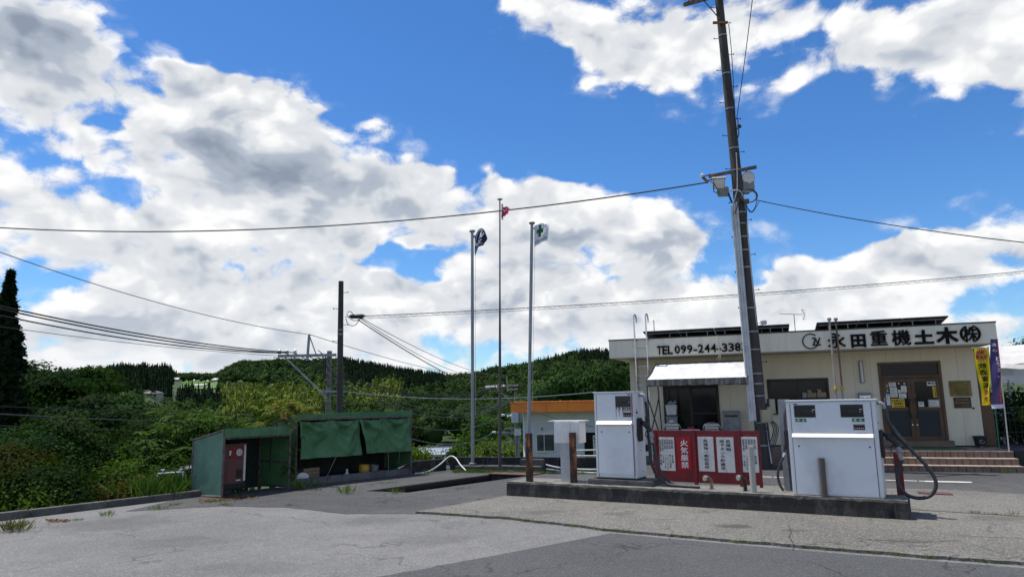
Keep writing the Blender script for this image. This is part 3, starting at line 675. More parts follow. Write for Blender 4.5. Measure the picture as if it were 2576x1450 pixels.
# the large diesel pump on the right
V = .12
pa = pump('diesel_pump', 'wide white fuel pump with two displays and green diesel labels', 4.985, 6.215, V, .62, .285, 1.685, .065, 1.19, True)
for i, (a, b) in enumerate(((5.10, 5.40), (5.745, 6.05))):
    m = MB(); m.box(a, b, V-.004, V, 1.425, 1.61); s = m.build('display', M['screen'], pa)
    m = MB(); m.box(a+.10, b-.06, V-.006, V-.0045, 1.49, 1.54); m.build('digit_window', M['black'], s)
    prints(s, M['printwhite'], hline('L', a+.255, 1.50, .018, .024), 0, V-.0055, 0, 'unit_letter')
    m = MB(); m.box(a+.255, a+.29, V-.0065, V-.0052, 1.535, 1.543); m.build('display_mark', M['printwhite'], s)
for a, b in ((5.11, 5.262), (5.89, 6.055)):
    m = MB(); m.box(a, b, V-.004, V, 1.360, 1.409); s = m.build('fuel_label', M['green_label'], pa)
    prints(s, M['printwhite'], [('軽', a+.022, 1.366, .038, .038, .012), ('油', a+.092, 1.366, .038, .038, .012)], 0, V-.0055, 0)
m = MB(); m.box(5.095, 5.15, V-.003, V, 1.618, 1.632); m.build('maker_plate', M['black'], pa)
icons(pa, 5.90, V-.0005, 1.243, 5)
m = MB(); m.box(6.217, 6.220, .25, .30, 1.32, 1.36); m.build('side_sticker', M['black'], pa)
# right nozzle and its hose loop
q = nozzle(pa, (6.217, .22, 1.24), green=True)
m = MB(); m.tube([(6.217, .38, 1.62), (6.27, .38, 1.62), (6.30, .38, 1.60), (6.31, .38, 1.54)], .028, 10); m.build('hose_outlet', M['dull_grey'], pa, smooth=True)
m = MB(); m.tube(smoothpts([(6.31, .38, 1.55), (6.33, .37, 1.40), (6.42, .36, 1.20), (6.58, .34, .98), (6.78, .32, .72), (6.86, .30, .52), (6.80, .29, .36), (6.66, .28, .30), (6.50, .275, .33), (6.40, .27, .46), (6.40, .27, .62), (6.44, .27, .74), q]), .026, 10)
m.build('fuel_hose', M['rubber'], pa, smooth=True)
m = MB(); m.tube(smoothpts([(6.375, .365, 1.29), (6.44, .358, 1.165), (6.53, .345, 1.045)]), .036, 10); m.build('hose_sleeve', M['rubber'], pa, smooth=True)
# left nozzle rack of the same pump
m = MB(); m.box(4.80, 4.97, .50, .60, .30, 1.70); m.build('hose_mast', M['dull_grey'], pa, bevel=.008)
m = MB(); m.tube(smoothpts([(4.93, .44, 1.56), (4.91, .40, 1.45), (4.91, .38, 1.2), (4.92, .37, .9), (4.93, .36, .6), (4.93, .35, .32)]), .020, 8); m.tube(smoothpts([(4.87, .36, .84), (4.80, .35, .72), (4.75, .34, .55), (4.77, .33, .40), (4.82, .32, .31)]), .020, 8)
m.build('fuel_hose', M['rubber'], pa, smooth=True)
m = MB(); m.box(4.885, 4.945, .35, .42, .98, 1.22); m.build('hose_clamp', M['black'], pa, bevel=.01)
m = MB(); m.tube(smoothpts([(4.93, .40, 1.12), (4.90, .38, 1.04), (4.88, .37, .95), (4.86, .36, .86)]), [.03]*6+[.026]*6+[.018]*6+[.016], 8); m.build('nozzle', M['black'], pa, smooth=True)
m = MB(); m.tube([(4.872, .362, .885), (4.85, .357, .815)], .022, 10); m.build('nozzle_coupling', M['chrome'], pa, smooth=True)
# the narrower heavy oil pump on the left
V2 = .30
pb = pump('heavy_oil_pump', 'tall narrow white fuel pump with rust runs under its single display', 1.685, 2.455, V2, .76, .40, 1.885, .055, 1.375, False)
m = MB(); m.box(1.70, 2.44, V2+.02, .75, .365, .40); m.build('recessed_base', M['black'], pb)
m = MB(); m.box(2.105, 2.392, V2-.004, V2, 1.612, 1.805); s = m.build('display', M['screen'], pb)
m = MB(); m.box(2.22, 2.34, V2-.006, V2-.0045, 1.67, 1.725); m.build('digit_window', M['black'], s)
prints(s, M['printwhite'], hline('L', 2.355, 1.685, .018, .026), 0, V2-.0055, 0, 'unit_letter')
m = MB(); m.box(2.33, 2.385, V2-.003, V2, 1.822, 1.836); m.build('maker_plate', M['black'], pb)
m = MB(); m.box(2.236, 2.383, V2-.004, V2, 1.548, 1.603); s = m.build('fuel_label', M['black'], pb)
prints(s, M['printwhite'], [('A', 2.252, 1.556, .030, .036, .012), ('重', 2.288, 1.555, .038, .040, .008), ('油', 2.332, 1.555, .038, .040, .008)], 0, V2-.0055, 0)
icons(pb, 2.245, V2-.0005, 1.444, 4)
rr = random.Random(5)
for k, (x, L) in enumerate([(2.112, .225), (2.127, .05), (2.155, .10), (2.178, .18), (2.19, .06), (2.235, .15), (2.39, .19)]):
    m = MB(); w = rr.uniform(.004, .009); z0 = 1.61
    m.quad((x-w, V2-.0012, z0), (x+w, V2-.0012, z0), (x+w*.6, V2-.0012, z0-L*.6), (x-w*.2, V2-.0012, z0-L)); m.build('rust_run', M['pumprust'], pb)
m = MB(); m.box(2.405, 2.42, V2-.0022, V2-.001, 1.45, 1.84); m.box(2.42, 2.426, V2-.0015, V2+.0, .45, 1.30); m.build('rust_seam', M['pumprust'], pb)
m = MB(); m.box(2.457, 2.460, .36, .44, 1.50, 1.53); m.box(2.457, 2.460, .38, .39, 1.55, 1.57); m.box(2.457, 2.460, .41, .42, 1.55, 1.57); m.build('side_sticker', M['black'], pb)
for z, y in ((.86, .5), (.86, .53), (.50, .56), (.50, .60)):
    m = MB(); m.tube([(2.456, y, z), (2.460, y, z)], .006, 8); m.build('rivet', M['black'], pb)
q = nozzle(pb, (2.457, .38, 1.42))
m = MB(); m.tube([(2.457, .55, 1.82), (2.52, .55, 1.82), (2.56, .55, 1.79), (2.57, .55, 1.70)], .035, 10); m.build('hose_outlet', M['dull_grey'], pb, smooth=True)
m = MB(); m.tube(smoothpts([(2.57, .55, 1.72), (2.585, .55, 1.50), (2.60, .54, 1.10), (2.63, .50, .75), (2.74, .42, .48), (2.95, .34, .335), (3.25, .31, .31), (3.52, .30, .31)]), .024, 10)
m.tube(smoothpts([q, (2.74, .43, .85), (2.78, .42, .66), (2.88, .38, .46), (3.05, .36, .345), (3.3, .335, .315)]), .024, 10); m.build('fuel_hose', M['rubber'], pb, smooth=True)
m = MB(); m.box(2.555, 2.60, .53, .575, 1.25, 1.46); m.build('hose_sleeve', M['black'], pb, bevel=.01)
# grey controller box on a post
t = thing('controller_box', 'cream switch box with small roof on a square grey post', 'box', IO, IA)
m = MB(); m.box(.96, 1.21, .34, .50, .28, .98); m.build('post', M['postgrey'], t, bevel=.006)
m = MB(); m.box(.85, 1.18, .33, .62, .975, 1.355); m.build('box_body', M['board'], t, bevel=.008)
m = MB(); m.box(1.183, 1.36, .33, .62, .975, 1.36); m.build('box_door', M['board'], t, bevel=.008)
m = MB(); m.box(.70, 1.40, .36, .70, 1.362, 1.378); m.build('box_roof', M['white'], t, bevel=.004)
# guard posts
def guard(label, u, v, z0, z1, r, mat, square=False, lean=(0, 0)):
    m = MB(); c = iw(u, v, 0)
    if square:
        m.hexa([(-r, -r, z0), (r, -r, z0), (r, r, z0), (-r, r, z0), (-r+lean[0], -r+lean[1], z1), (r+lean[0], -r+lean[1], z1), (r+lean[0], r+lean[1], z1), (-r+lean[0], r+lean[1], z1)])
        o = m.build('guard_post', mat, None, bevel=.006)
    else:
        m.tube([(0, 0, z0), (lean[0]*.5, lean[1]*.5, (z0+z1)/2), (lean[0], lean[1], z1)], r, 16); o = m.build('guard_post', mat, None, smooth=True)
    o.location = (c.x, c.y, 0); o.rotation_euler.z = R_(IA); return tagit(o, label, 'post', 'guard posts on the fuel island')
guard('rusted post at the far left end of the fuel island', .41, .15, .27, 1.16, .052, M['rustpost'], True)
guard('rusted post in front of the cream switch box', 1.26, .26, .27, 1.17, .050, M['rustpost'], True)
guard('rusty white post in front of the right end of the red sign', 4.40, .19, .27, .98, .048, M['rustwhite'])
guard('dark rusty post in front of the wide diesel pump', 5.43, .07, .27, .835, .048, M['rustgrey'])
guard('faded red post behind the hose loop at the right end of the island', 6.40, .70, .27, .88, .052, M['redpost'], True)
def pipe(label, u, v, h, mats):
    c = iw(u, v, 0); t = thing('filler_pipe', label, 'pipe', (c.x, c.y, .283), IA, 'filler pipes on the fuel island')
    m = MB(); m.tube([(0, 0, 0), (0, 0, h*.6)], .030, 12); m.build('stem', mats[0], t, smooth=True)
    m = MB(); m.tube(smoothpts([(0, 0, h*.55), (-.01, -.01, h*.8), (-.04, -.05, h), (-.07, -.09, h*1.02)]), [.034]*12+[.042]*6+[.036], 12); m.build('elbow', mats[1], t, smooth=True)
    m = MB(); m.tube([(-.065, -.085, h*1.02), (-.082, -.108, h*1.03)], .044, 14); m.build('cap', mats[2], t, smooth=True)
pipe('bent brown filler pipe with a pale cap in front of the sign middle', 3.70, .36, .17, (M['rustwhite'], M['rustgrey'], M['capgrey']))
pipe('bent black filler pipe beside the rusty white post', 4.24, .34, .20, (M['black'], M['black'], M['capgrey']))

# ------------------------------------------------------------------ red hazard sign
A = gnd(*((1900+1728/2.576)*.644, (1450+1155/2.576)*.644)); Bp = gnd(*((2900+190/2.636)*.644, (1500+1035/2.636)*.644), .12)
A.z = 0; Bp.z = 0
SL = (Bp-A).length; sang = math.degrees(math.atan2(Bp.y-A.y, Bp.x-A.x))
sg = thing('hazard_sign', 'long dark red sign stand with white warning boards behind the island', 'sign', A, sang)
def sp(px, py):   # photo pixel -> sign plane (u, z)
    e = (Bp-A).normalized(); n = Vector((-e.y, e.x, 0)); d = ray(px, py); O = Vector((0, 0, EYE)); k = (A-O).dot(n)/d.dot(n); q = O+d*k-A; return q.dot(e), q.z
def z3(x, y): return ((1900+x/2.576)*.644, (1450+y/2.576)*.644)
def zq(x, y): return ((2850+x/3.453)*.644, (1480+y/3.453)*.644)
zt = sp(*z3(1690, 592))[1]; zb = sp(*z3(1850, 1105))[1]
u_m1 = sp(*z3(2065, 620))[0]; u_m2 = sp(*z3(2520, 620))[0]; u_r = sp(*zq(405, 900))[0]; u_l = sp(*z3(1692, 700))[0]
segs = [(u_l, u_m1), (u_m1+.07, u_m2), (u_m2+.06, u_r)]
for a, b in segs:
    m = MB(); m.box(a, b, .012, .03, zb, zt); m.build('backing_sheet', M['redpaint'], sg, bevel=.004)
for a in (u_l-.03, u_m1, u_m2):
    m = MB(); m.box(a, a+.07, -.012, .045, -.0, zt+.012); m.build('leg', M['redpaint'], sg, bevel=.006)
m = MB(); m.box(u_r-.06, u_r, .031, .06, 0, zt); m.build('leg', M['redpaint'], sg, bevel=.006)
m = MB(); m.box(u_l, u_r, .031, .05, zt-.04, zt+.004); m.build('top_rail', M['redpaint'], sg, bevel=.004)
def board(p0, p1, mat, name='board'):
    a, z1 = sp(*p0); b, z0 = sp(*p1)
    m = MB(); m.box(a, b, -.002, .0115, z0, z1); o = m.build(name, mat, sg, bevel=.003)
    for x, z in (((a+b)/2, z1-.015), ((a+b)/2, z0+.015)):
        m = MB(); m.tube([(x, -.002, z), (x, -.005, z)], .007, 8); m.build('screw', M['rustplate'], o)
    return o, a, b, z0, z1
def bprint(o, mat, items): m = MB(); letters(m, items, lambda a, b, d: (a, -.0045, b)); m.build('lettering', mat, o)
def data_board(p0, p1, amounts):
    o, a, b, z0, z1 = board(p0, p1, M['board']); w = b-a; h = z1-z0; it = []
    heads = ['危険物の類別', '危険物の品名', '貯蔵最大数量', '取扱最大数量', '指定数量の倍数', '危険物保安監督者']
    for k, (hd, am) in enumerate(zip(heads, amounts)):
        x = b-w*(.055+.155*(k+1)); c = w*.125
        it += vline(hd, x, z1-h*.06, c, h*.047*len(hd), .012)
        n = len(am); top = z1-h*(.50 if n > 3 else .52); it += vline(am, x, top, c, min(h*.44, h*.085*n) if ' ' in am or n > 4 else h*.42*n/5, .012)
    bprint(o, M['printblack'], it)
data_board(z3(1735, 660), z3(1905, 998), ['第四類', '第三石油類', '一五〇〇〇L', '一五〇〇L', '十五倍', '岩下茂樹'])
o, a, b, z0, z1 = board(z3(1912, 660), z3(2072, 990), M['redbright']); w = b-a
bprint(o, M['printwhite'], vline('火気厳禁', a+w*.24, z1-(z1-z0)*.06, w*.56, (z1-z0)*.90, .028))
o, a, b, z0, z1 = board(z3(2122, 655), z3(2302, 1005), M['board']); w = b-a
bprint(o, M['printblack'], vline('危険物一般取扱所', a+w*.36, z1-(z1-z0)*.06, w*.30, (z1-z0)*.88, .022))
o, a, b, z0, z1 = board(z3(2310, 660), z3(2508, 1018), M['board']); w = b-a
bprint(o, M['printblack'], vline('危険物', a+w*.55, z1-(z1-z0)*.06, w*.28, (z1-z0)*.34, .022)+vline('地下タンク貯蔵所', a+w*.18, z1-(z1-z0)*.06, w*.28, (z1-z0)*.88, .022))
data_board(zq(125, 775), zq(402, 1258), ['第四類', '第二石油類', '一五〇〇L', '一五〇〇L', '七・五倍', '岩下茂樹'])
m = MB(); letters(m, vline('協', 0, 0, .05, .05), lambda a, b, d: (u_r-.28+a, .0095, zb+.16+b)); m.build('stamp_mark', M['printblack'], sg)
# two aluminium chairs and a tray behind the sign
def chair(label, px, Y, ry):
    p = atY(px, 1080, Y); p.z = .25; t = thing('armchair', label, 'chair', p, ry, 'aluminium chairs behind the sign')
    m = MB(); m.tube(smoothpts([(-.24, -.2, 0), (-.25, -.2, .62), (-.24, .02, .65), (-.23, .22, .66), (-.17, .27, .80), (0, .28, .84), (.17, .27, .80), (.23, .22, .66), (.24, .02, .65), (.25, -.2, .62), (.24, -.2, 0)]), .013, 8); m.build('arm_frame', M['chrome'], t, smooth=True)
    for k in range(3):
        m = MB(); z = .60+.075*k; m.box(-.17, .17, .255, .262, z, z+.055); m.build('back_slat', M['chrome'], t, bevel=.002)
    for k in range(6):
        m = MB(); y = -.2+.07*k; m.box(-.21, .21, y, y+.055, .43, .438); m.build('seat_slat', M['chrome'], t, bevel=.002)
    for sx in (-.2, .2):
        m = MB(); m.tube([(sx, .2, .43), (sx, .27, 0)], .013, 8); m.build('rear_leg', M['chrome'], t, smooth=True)
        m = MB(); m.tube([(sx*.85, .25, .43), (sx*.85, .28, .80)], .011, 8); m.build('back_post', M['chrome'], t, smooth=True)
    return t
chair('aluminium slatted armchair behind the left part of the red sign', 1694, 19.75, 180-18)
chair('aluminium slatted armchair behind the red sign in front of the wall locker', 1793, 19.05, 180-20)
m = MB(); m.box(-.22, .22, -.16, .16, .60, .66); m.box(-.02, .02, -.02, .02, 0, .6); m.box(-.15, .15, -.12, .12, 0, .03)
o = m.build('ashtray_stand', M['white'], None, bevel=.006); p = atY(1737, 1080, 19.3); o.location = (p.x, p.y, .25); tagit(o, 'small white ashtray stand between the two aluminium chairs', 'ashtray')
m = MB(); m.tube([(-.08, 0, .665), (.08, .01, .665), (.10, .02, .69), (-.06, .02, .70)], .028, 8); m.build('red_lid', M['red_label'], o)

# ------------------------------------------------------------------ office building (frame: x along the front, y inwards)
ob = thing('office_building', 'single storey cream office with black raised lettering along its flat roof fascia', 'building', BO, BANG)
def bpt(px, py, v=0.):
    d = ray(px, py); O = Vector((0, 0, EYE)); k = (BO+BN*v-O).dot(BN)/d.dot(BN); q = O+d*k-BO; return q.dot(BE), q.z
def z1(x, y): return ((2300+x/3.031)*.644, (1180+y/3.031)*.644)
def z2(x, y): return ((3000+x/2.576)*.644, (1180+y/2.576)*.644)
def zd(x, y): return ((3430+x/9.541)*.644, (1470+y/9.541)*.644)
UL, UR, ZB, ZW = -7.53, 1.14, .46, 2.88
OPEN = [(-1.05, .38, ZB, 2.56), (-3.79, -2.25, 1.30, 2.21), (-6.60, -5.07, ZB, 2.10)]      # entrance, office window, glazed door
joints = [UL+k*(UR-UL)/22 for k in range(23)]
for k in range(22):
    a, b = joints[k]+.002, joints[k+1]-.002
    cuts = sorted(set([a, b]+[c for o_ in OPEN for c in o_[:2] if a < c < b])); m = MB()
    for p, q in zip(cuts, cuts[1:]):
        mid = (p+q)/2; op = [o_ for o_ in OPEN if o_[0] < mid < o_[1]]
        zz = [(ZB, ZW)]
        if op: zz = [(ZB, op[0][2]), (op[0][3], ZW)]
        for lo, hi in zz:
            if hi-lo > .02:
                if op and len(zz) > 1 and lo < 1.5 and m.v and abs(m.v[-1][2]-ZW) < .01 and False: pass
                m.box(p, q, 0, .025, lo, hi)
    if m.v:
        grp = {}
        for i in range(0, len(m.v), 8):
            key = 'low' if max(v[2] for v in m.v[i:i+8]) < ZW-.05 else 'main'; g_ = grp.setdefault(key, MB()); g_.hexa(m.v[i:i+8])
        for g_ in grp.values(): g_.build('cladding_panel', M['cream'], ob)
m = MB(); 
for a, b, z0, z1_ in [(UL+.02, -6.60, ZB, ZW), (-5.07, -3.79, ZB, ZW), (-2.25, -1.05, ZB, ZW), (.38, UR-.02, ZB, ZW), (-6.60, -5.07, 2.10, ZW), (-3.79, -2.25, 2.21, ZW), (-3.79, -2.25, ZB, 1.30), (-1.05, .38, 2.56, ZW)]:
    m.box(a, b, .026, .14, z0, z1_)
m.build('wall_core', M['cream'], ob)
m = MB(); m.box(UL, UL+.12, .03, 7.5, ZB, ZW); m.box(UR-.12, UR, .03, 7.5, ZB, ZW); m.box(UL, UR, 7.4, 7.5, ZB, ZW); m.build('side_wall', M['cream'], ob)
m = MB(); m.box(UL+.13, UR-.13, .141, 7.39, ZB, ZB+.02); m.box(UL+.13, UR-.13, 4.0, 4.1, ZB+.02, ZW); m.build('interior', M['foundation'], ob)
m = MB(); m.box(UL+.03, UR-.03, .03, 7.45, -.1, ZB-.003); m.build('foundation', M['foundation'], ob)
m = MB(); m.box(UL-.28, UR+.2, -1.17, 7.6, 2.89, 2.93); m.build('soffit', M['soffit'], ob)
# fascia in panels, with coping
FU0, FU1 = -7.855, 1.365
for k in range(10):
    a, b = FU0+(FU1-FU0)*k/10, FU0+(FU1-FU0)*(k+1)/10
    m = MB(); m.box(a+.0012, b-.0012, -1.20, -1.17, 2.88, 3.36); m.build('fascia_panel', M['fascia'], ob)
for u in (FU0, FU1-.03):
    m = MB(); m.box(u, u+.03, -1.169, 7.6, 2.88, 3.36); m.build('side_fascia', M['fascia'], ob)
m = MB(); m.box(FU0+.03, FU1-.03, -1.165, 7.6, 3.20, 3.30); m.build('roof_deck', M['foundation'], ob)
m = MB(); m.box(FU0-.015, FU1+.015, -1.215, -1.12, 3.362, 3.392); m.box(FU0-.015, FU0+.06, -1.12, 7.6, 3.362, 3.392); m.box(FU1-.06, FU1+.015, -1.12, 7.6, 3.362, 3.392); m.build('coping', M['coping'], ob)
m = MB(); m.box(FU0, FU1, -1.206, -1.2005, 2.872, 2.895); m.build('drip_edge', M['soffit'], ob)
def raised(name, items, dep=.03):
    m = MB(); letters(m, items, lambda a, b, d: (a, -1.203-d, b), dep); return m.build(name, M['printblack'], ob)
raised('telephone_lettering', hline('TEL', -6.53, 2.93, .42, .235, .022)+hline('099-244-3383', -6.06, 2.935, 1.86, .225, .016, .16))
for ch, u, w, h, zc in [('永', -2.065, .42, .40, 3.10), ('田', -1.575, .37, .35, 3.08), ('重', -1.115, .40, .40, 3.11), ('機', -.625, .42, .40, 3.10), ('土', -.145, .42, .36, 3.085), ('木', .345, .44, .40, 3.105), ('株', .825, .30, .38, 3.12)]:
    m = MB(); raised('raised_character', [(ch, u-w/2, zc-h/2, w, h, {'重': .034, '機': .030, '株': .030}.get(ch, .044))])
m = MB()
for s in (-1, 1):     # the round brackets enclosing the last character
    P = []; 
    for k in range(13):
        w = math.radians(-70+140*k/12); P.append((w, .215, .215-.055*math.cos(w)))
    for i in range(12):
        (w0, ro, ri), (w1, ro1, ri1) = P[i], P[i+1]
        q = [(.825+s*r*math.cos(w), 3.12+r*.98*math.sin(w)) for r, w in ((ri, w0), (ro, w0), (ro1, w1), (ri1, w1))]
        m.prismy(q, -1.236, -1.203)
m.build('raised_bracket', M['printblack'], ob)
m = MB(); pts = []
for k in range(29):     # company mark: open ring with an N
    w = math.radians(50+285*k/28); pts.append((-2.665+.185*math.cos(w), 3.11+.185*math.sin(w)))
for (a, b), (c, d) in zip(pts, pts[1:]): m.bar((a, -1.215, b), (c, -1.215, d), .024, .024)
for p, q in (((-2.60, 3.03), (-2.545, 3.17)), ((-2.545, 3.17), (-2.50, 3.03)), ((-2.50, 3.03), (-2.445, 3.19)), ((-2.63, 3.012), (-2.43, 3.012)), ((-2.63, 3.185), (-2.545, 3.185))): m.bar((p[0], -1.216, p[1]), (q[0], -1.216, q[1]), .026, .030)
m.build('company_mark', M['printblack'], ob)
# entrance
er = MB(); er.box(-1.05, -.985, -.03, .12, ZB, 2.56); er.box(.315, .38, -.03, .12, ZB, 2.56); er.box(-.985, .315, -.03, .12, 2.50, 2.56); er.box(-.985, .315, -.025, .12, 2.15, 2.21); er.box(-.985, .315, -.02, .12, ZB, .60); er.build('door_frame', M['bronze'], ob, bevel=.004)
m = MB(); m.box(-.985, .315, .03, .04, 2.21, 2.50); m.build('transom_pane', M['glassdark'], ob)
m = MB(); m.box(-1.1, .45, -.22, -.031, .44, .585); m.build('door_sill', M['tile'], ob, bevel=.01)
def leaf(a, b, hs):
    m = MB(); w = .085
    for bx in ((a, a+w, .60, 2.14), (b-w, b, .60, 2.14)): m.box(bx[0], bx[1], -.02, .03, bx[2], bx[3])
    for z0, z1_ in ((.60, .68), (1.33, 1.42), (2.05, 2.14)): m.box(a+w, b-w, -.018, .028, z0, z1_)
    d = m.build('door_leaf', M['bronze'], ob, bevel=.003)
    m = MB(); m.box(a+w, b-w, .0, .008, 1.42, 2.05); m.build('glass_pane', M['glassdark'], d)
    m = MB(); m.box(a+w, b-w, .0, .008, .68, 1.33); m.build('frosted_pane', M['glassfrost'], d)
    m = MB(); x = b-.05 if hs > 0 else a+.05
    m.tube(smoothpts([(x, -.025, 1.62), (x-hs*.01, -.07, 1.58), (x+hs*-.04, -.075, 1.38), (x-hs*.01, -.07, 1.18), (x, -.025, 1.14)]), .014, 8); m.build('handle', M['bronze_dark'], d, smooth=True)
    m = MB(); m.tube([(x, -.02, .97), (x, -.032, .97)], .018, 10); m.build('lock', M['chrome'], d)
    return d
dl = leaf(-.98, -.337, 1); dr = leaf(-.333, .31, -1)
def sticker(name, p0, p1, mat, d, texts=(), v=-.0225):
    a, z1_ = bpt(*zd(*p0)); b, z0 = bpt(*zd(*p1)); m = MB(); m.box(a, b, v, v+.004, z0, z1_); s = m.build(name, mat, d)
    for mt, its in texts:
        m = MB(); letters(m, [(c, a+x*(b-a), z0+y*(z1_-z0), w*(b-a), h*(z1_-z0), bo) for c, x, y, w, h, bo in its], lambda p, q, dd: (p, v-.0012, q)); m.build('lettering', mt, s)
    return s, a, b, z0, z1_
def lines(s, a, b, z0, z1_, n, mat='printblack', lo=.15, hi=.85, v=-.0225):
    m = MB(); rr = random.Random(int(a*1000))
    for k in range(n):
        z = z0+(z1_-z0)*(lo+(hi-lo)*k/max(1, n-1)); m.box(a+(b-a)*.12, b-(b-a)*rr.uniform(.12, .4), v-.0012, v-.0002, z-.003, z+.003)
    m.build('printed_lines', M[mat], s)
gv = -.0065
sticker('window_sticker', (228, 222), (385, 390), M['red_label'], dl, [(M['printwhite'], hline('5S', .2, .1, .6, .45, .03))], gv)
sticker('window_sticker', (250, 392), (405, 588), M['green_label'], dl, [(M['printwhite'], hline('5S', .2, .1, .6, .45, .03))], gv)
q = sticker('notice_sheet', (390, 215), (670, 378), M['board'], dl, (), gv); lines(*q, 4, v=gv)
q = sticker('notice_sheet', (430, 405), (735, 760), M['board'], dl, (), gv); lines(*q, 8, v=gv)
q = sticker('small_notice', (730, 490), (855, 608), M['printwhite'], dl, (), gv); lines(*q, 2, 'blue_label', .35, .65, v=gv)
q = sticker('poster', (842, 335), (1078, 600), M['printwhite'], dl, (), gv)
lines(*q, 2, 'green_label', .72, .88, v=gv); m = MB(); m.box(q[1], q[2], gv-.0015, gv-.0004, q[3], q[3]+.022); m.box(q[1]+.03, q[2]-.04, gv-.0015, gv-.0004, q[3]+.045, q[3]+.085); m.build('print_block', M['yellow_label'], q[0])
q = sticker('small_notice', (765, 628), (1062, 790), M['printwhite'], dl, (), gv); lines(*q, 3, 'blue_label', .2, .75, v=gv)
q = sticker('window_sticker', (285, 640), (475, 1130), M['printwhite'], dl, (), -.026); m = MB(); m.box(q[1], q[2], -.028, -.0265, q[3], q[3]+.05); m.box(q[1]+.01, q[2]-.01, -.028, -.0265, q[4]-.03, q[4]-.012); m.build('print_block', M['blue_label'], q[0])
m = MB(); letters(m, vline('安全運転', q[1]+.022, q[4]-.05, .022, .11, .01), lambda p, r, dd: (p, -.0275, r)); m.build('lettering', M['printblack'], q[0])
q = sticker('small_notice', (150, 785), (292, 900), M['greyplastic'], dl, (), -.026)
sticker('safe_driving_sign', (470, 818), (1005, 1135), M['yellow_label'], dl, [(M['printblack'], hline('安全運転モデル', .05, .62, .90, .27, .035, .02)+hline('指定事業所', .2, .30, .66, .27, .035, .02)+hline('★鹿児島県警察', .10, .07, .8, .13, .02))], -.0265)
for p, r, mt in (((768, 248), .020, 'printwhite'), ((975, 258), .024, 'board'), ((235, 955), .02, 'printwhite')):
    a, z = bpt(*zd(*p)); m = MB(); vv = gv if p[0] > 300 else -.022; m.tube([(a, vv+.004, z), (a, vv, z)], r, 16); s = m.build('round_sticker', M[mt], dl); m = MB(); m.tube([(a, vv-.0004, z), (a, vv-.0014, z)], r*.35, 3); m.build('sticker_print', M['blue_label'], s)
sticker('aed_sign', (1805, 182), (2165, 330), M['board'], dr, [(M['printblack'], hline('♥AED', .06, .36, .88, .46, .03))], gv)
sticker('yellow_certificate', (2015, 365), (2240, 770), M['yellow_label'], dr, [(M['printblack'], vline('★', .38, .97, .3, .16, .02)+vline('安全運転', .40, .78, .26, .70, .03)+vline('鹿児島県', .74, .72, .14, .5, .02)+vline('交通安全協会', .10, .72, .12, .68, .01))], gv)
sticker('window_sticker', (1490, 932), (1720, 1122), M['printwhite'], dr, [(M['green_label'], hline('GO', .14, .50, .72, .36, .03))], gv)
q = sticker('framed_certificate', (1850, 855), (2305, 1118), M['printwhite'], dr, (), -.026)
m = MB(); a, b, z0, z1_ = q[1:]
for bx in ((a+.006, b-.006, z0+.02, z0+.032), (a+.006, b-.006, z1_-.018, z1_-.006), (a+.006, a+.02, z0+.032, z1_-.018), (b-.02, b-.006, z0+.032, z1_-.018)): m.box(bx[0], bx[1], -.0275, -.0265, bx[2], bx[3])
m.build('certificate_border', M['green_label'], q[0]); lines(*q, 4, 'red_label', .35, .72, v=-.0265)
# window and glazed door
def window(op, panes, name, frame, glass, sill=True, parent=ob):
    a, b, z0, z1_ = op; m = MB(); w = .045
    m.box(a, a+w, -.02, .1, z0, z1_); m.box(b-w, b, -.02, .1, z0, z1_); m.box(a+w, b-w, -.02, .1, z1_-w, z1_); m.box(a+w, b-w, -.02, .1, z0, z0+w)
    f = m.build(name, M[frame], parent, bevel=.003); n = panes
    for k in range(n):
        p, q = a+w+(b-a-2*w)*k/n, a+w+(b-a-2*w)*(k+1)/n; y = .02+.03*(k % 2)
        m = MB(); m.box(p+.03, q-.03, y, y+.008, z0+w+.04, z1_-w-.03); m.build('pane', M[glass], f)
        m = MB(); m.box(p, p+.03, y-.008, y+.016, z0+w, z1_-w); m.box(q-.03, q, y-.008, y+.016, z0+w, z1_-w); m.box(p+.03, q-.03, y-.008, y+.016, z0+w, z0+w+.04); m.box(p+.03, q-.03, y-.008, y+.016, z1_-w-.03, z1_-w); m.build('sash', M[frame], f)
    if sill: m = MB(); m.box(a-.03, b+.03, -.06, -.021, z0-.03, z0+.01); m.build('sill', M[frame], f)
    return f
window(OPEN[1], 2, 'office_window', 'bronze_dark', 'glassdark')
f = window(OPEN[2], 2, 'glazed_door', 'bronze_dark', 'glassdark', False)
m = MB(); m.box(-5.86, -5.13, .0, .02, 1.30, 1.33); m.build('mid_rail', M['bronze_dark'], f)
# things on the inner sill of the window are pressed against the glass: paper trays
for k, (a, w, h, mt) in enumerate(((-2.92, .10, .13, 'greyplastic'), (-2.80, .22, .12, 'cardboard'), (-2.56, .22, .13, 'cardboard'))):
    m = MB(); m.box(a, a+w, -.15, -.065, 1.70, 1.70+h); 
    if mt == 'cardboard': m.prismy([(a+.02, 1.70+h), (a+.12, 1.70+h), (a+.10, 1.70+h+.07), (a, 1.70+h+.09)], -.12, -.11)
    o = m.build('paper_tray', M[mt if k else 'greyplastic'], ob, bevel=.003)
m = MB(); m.box(-3.0, -2.3, -.17, -.062, 1.68, 1.698); m.build('tray_shelf', M['bronze_dark'], ob)
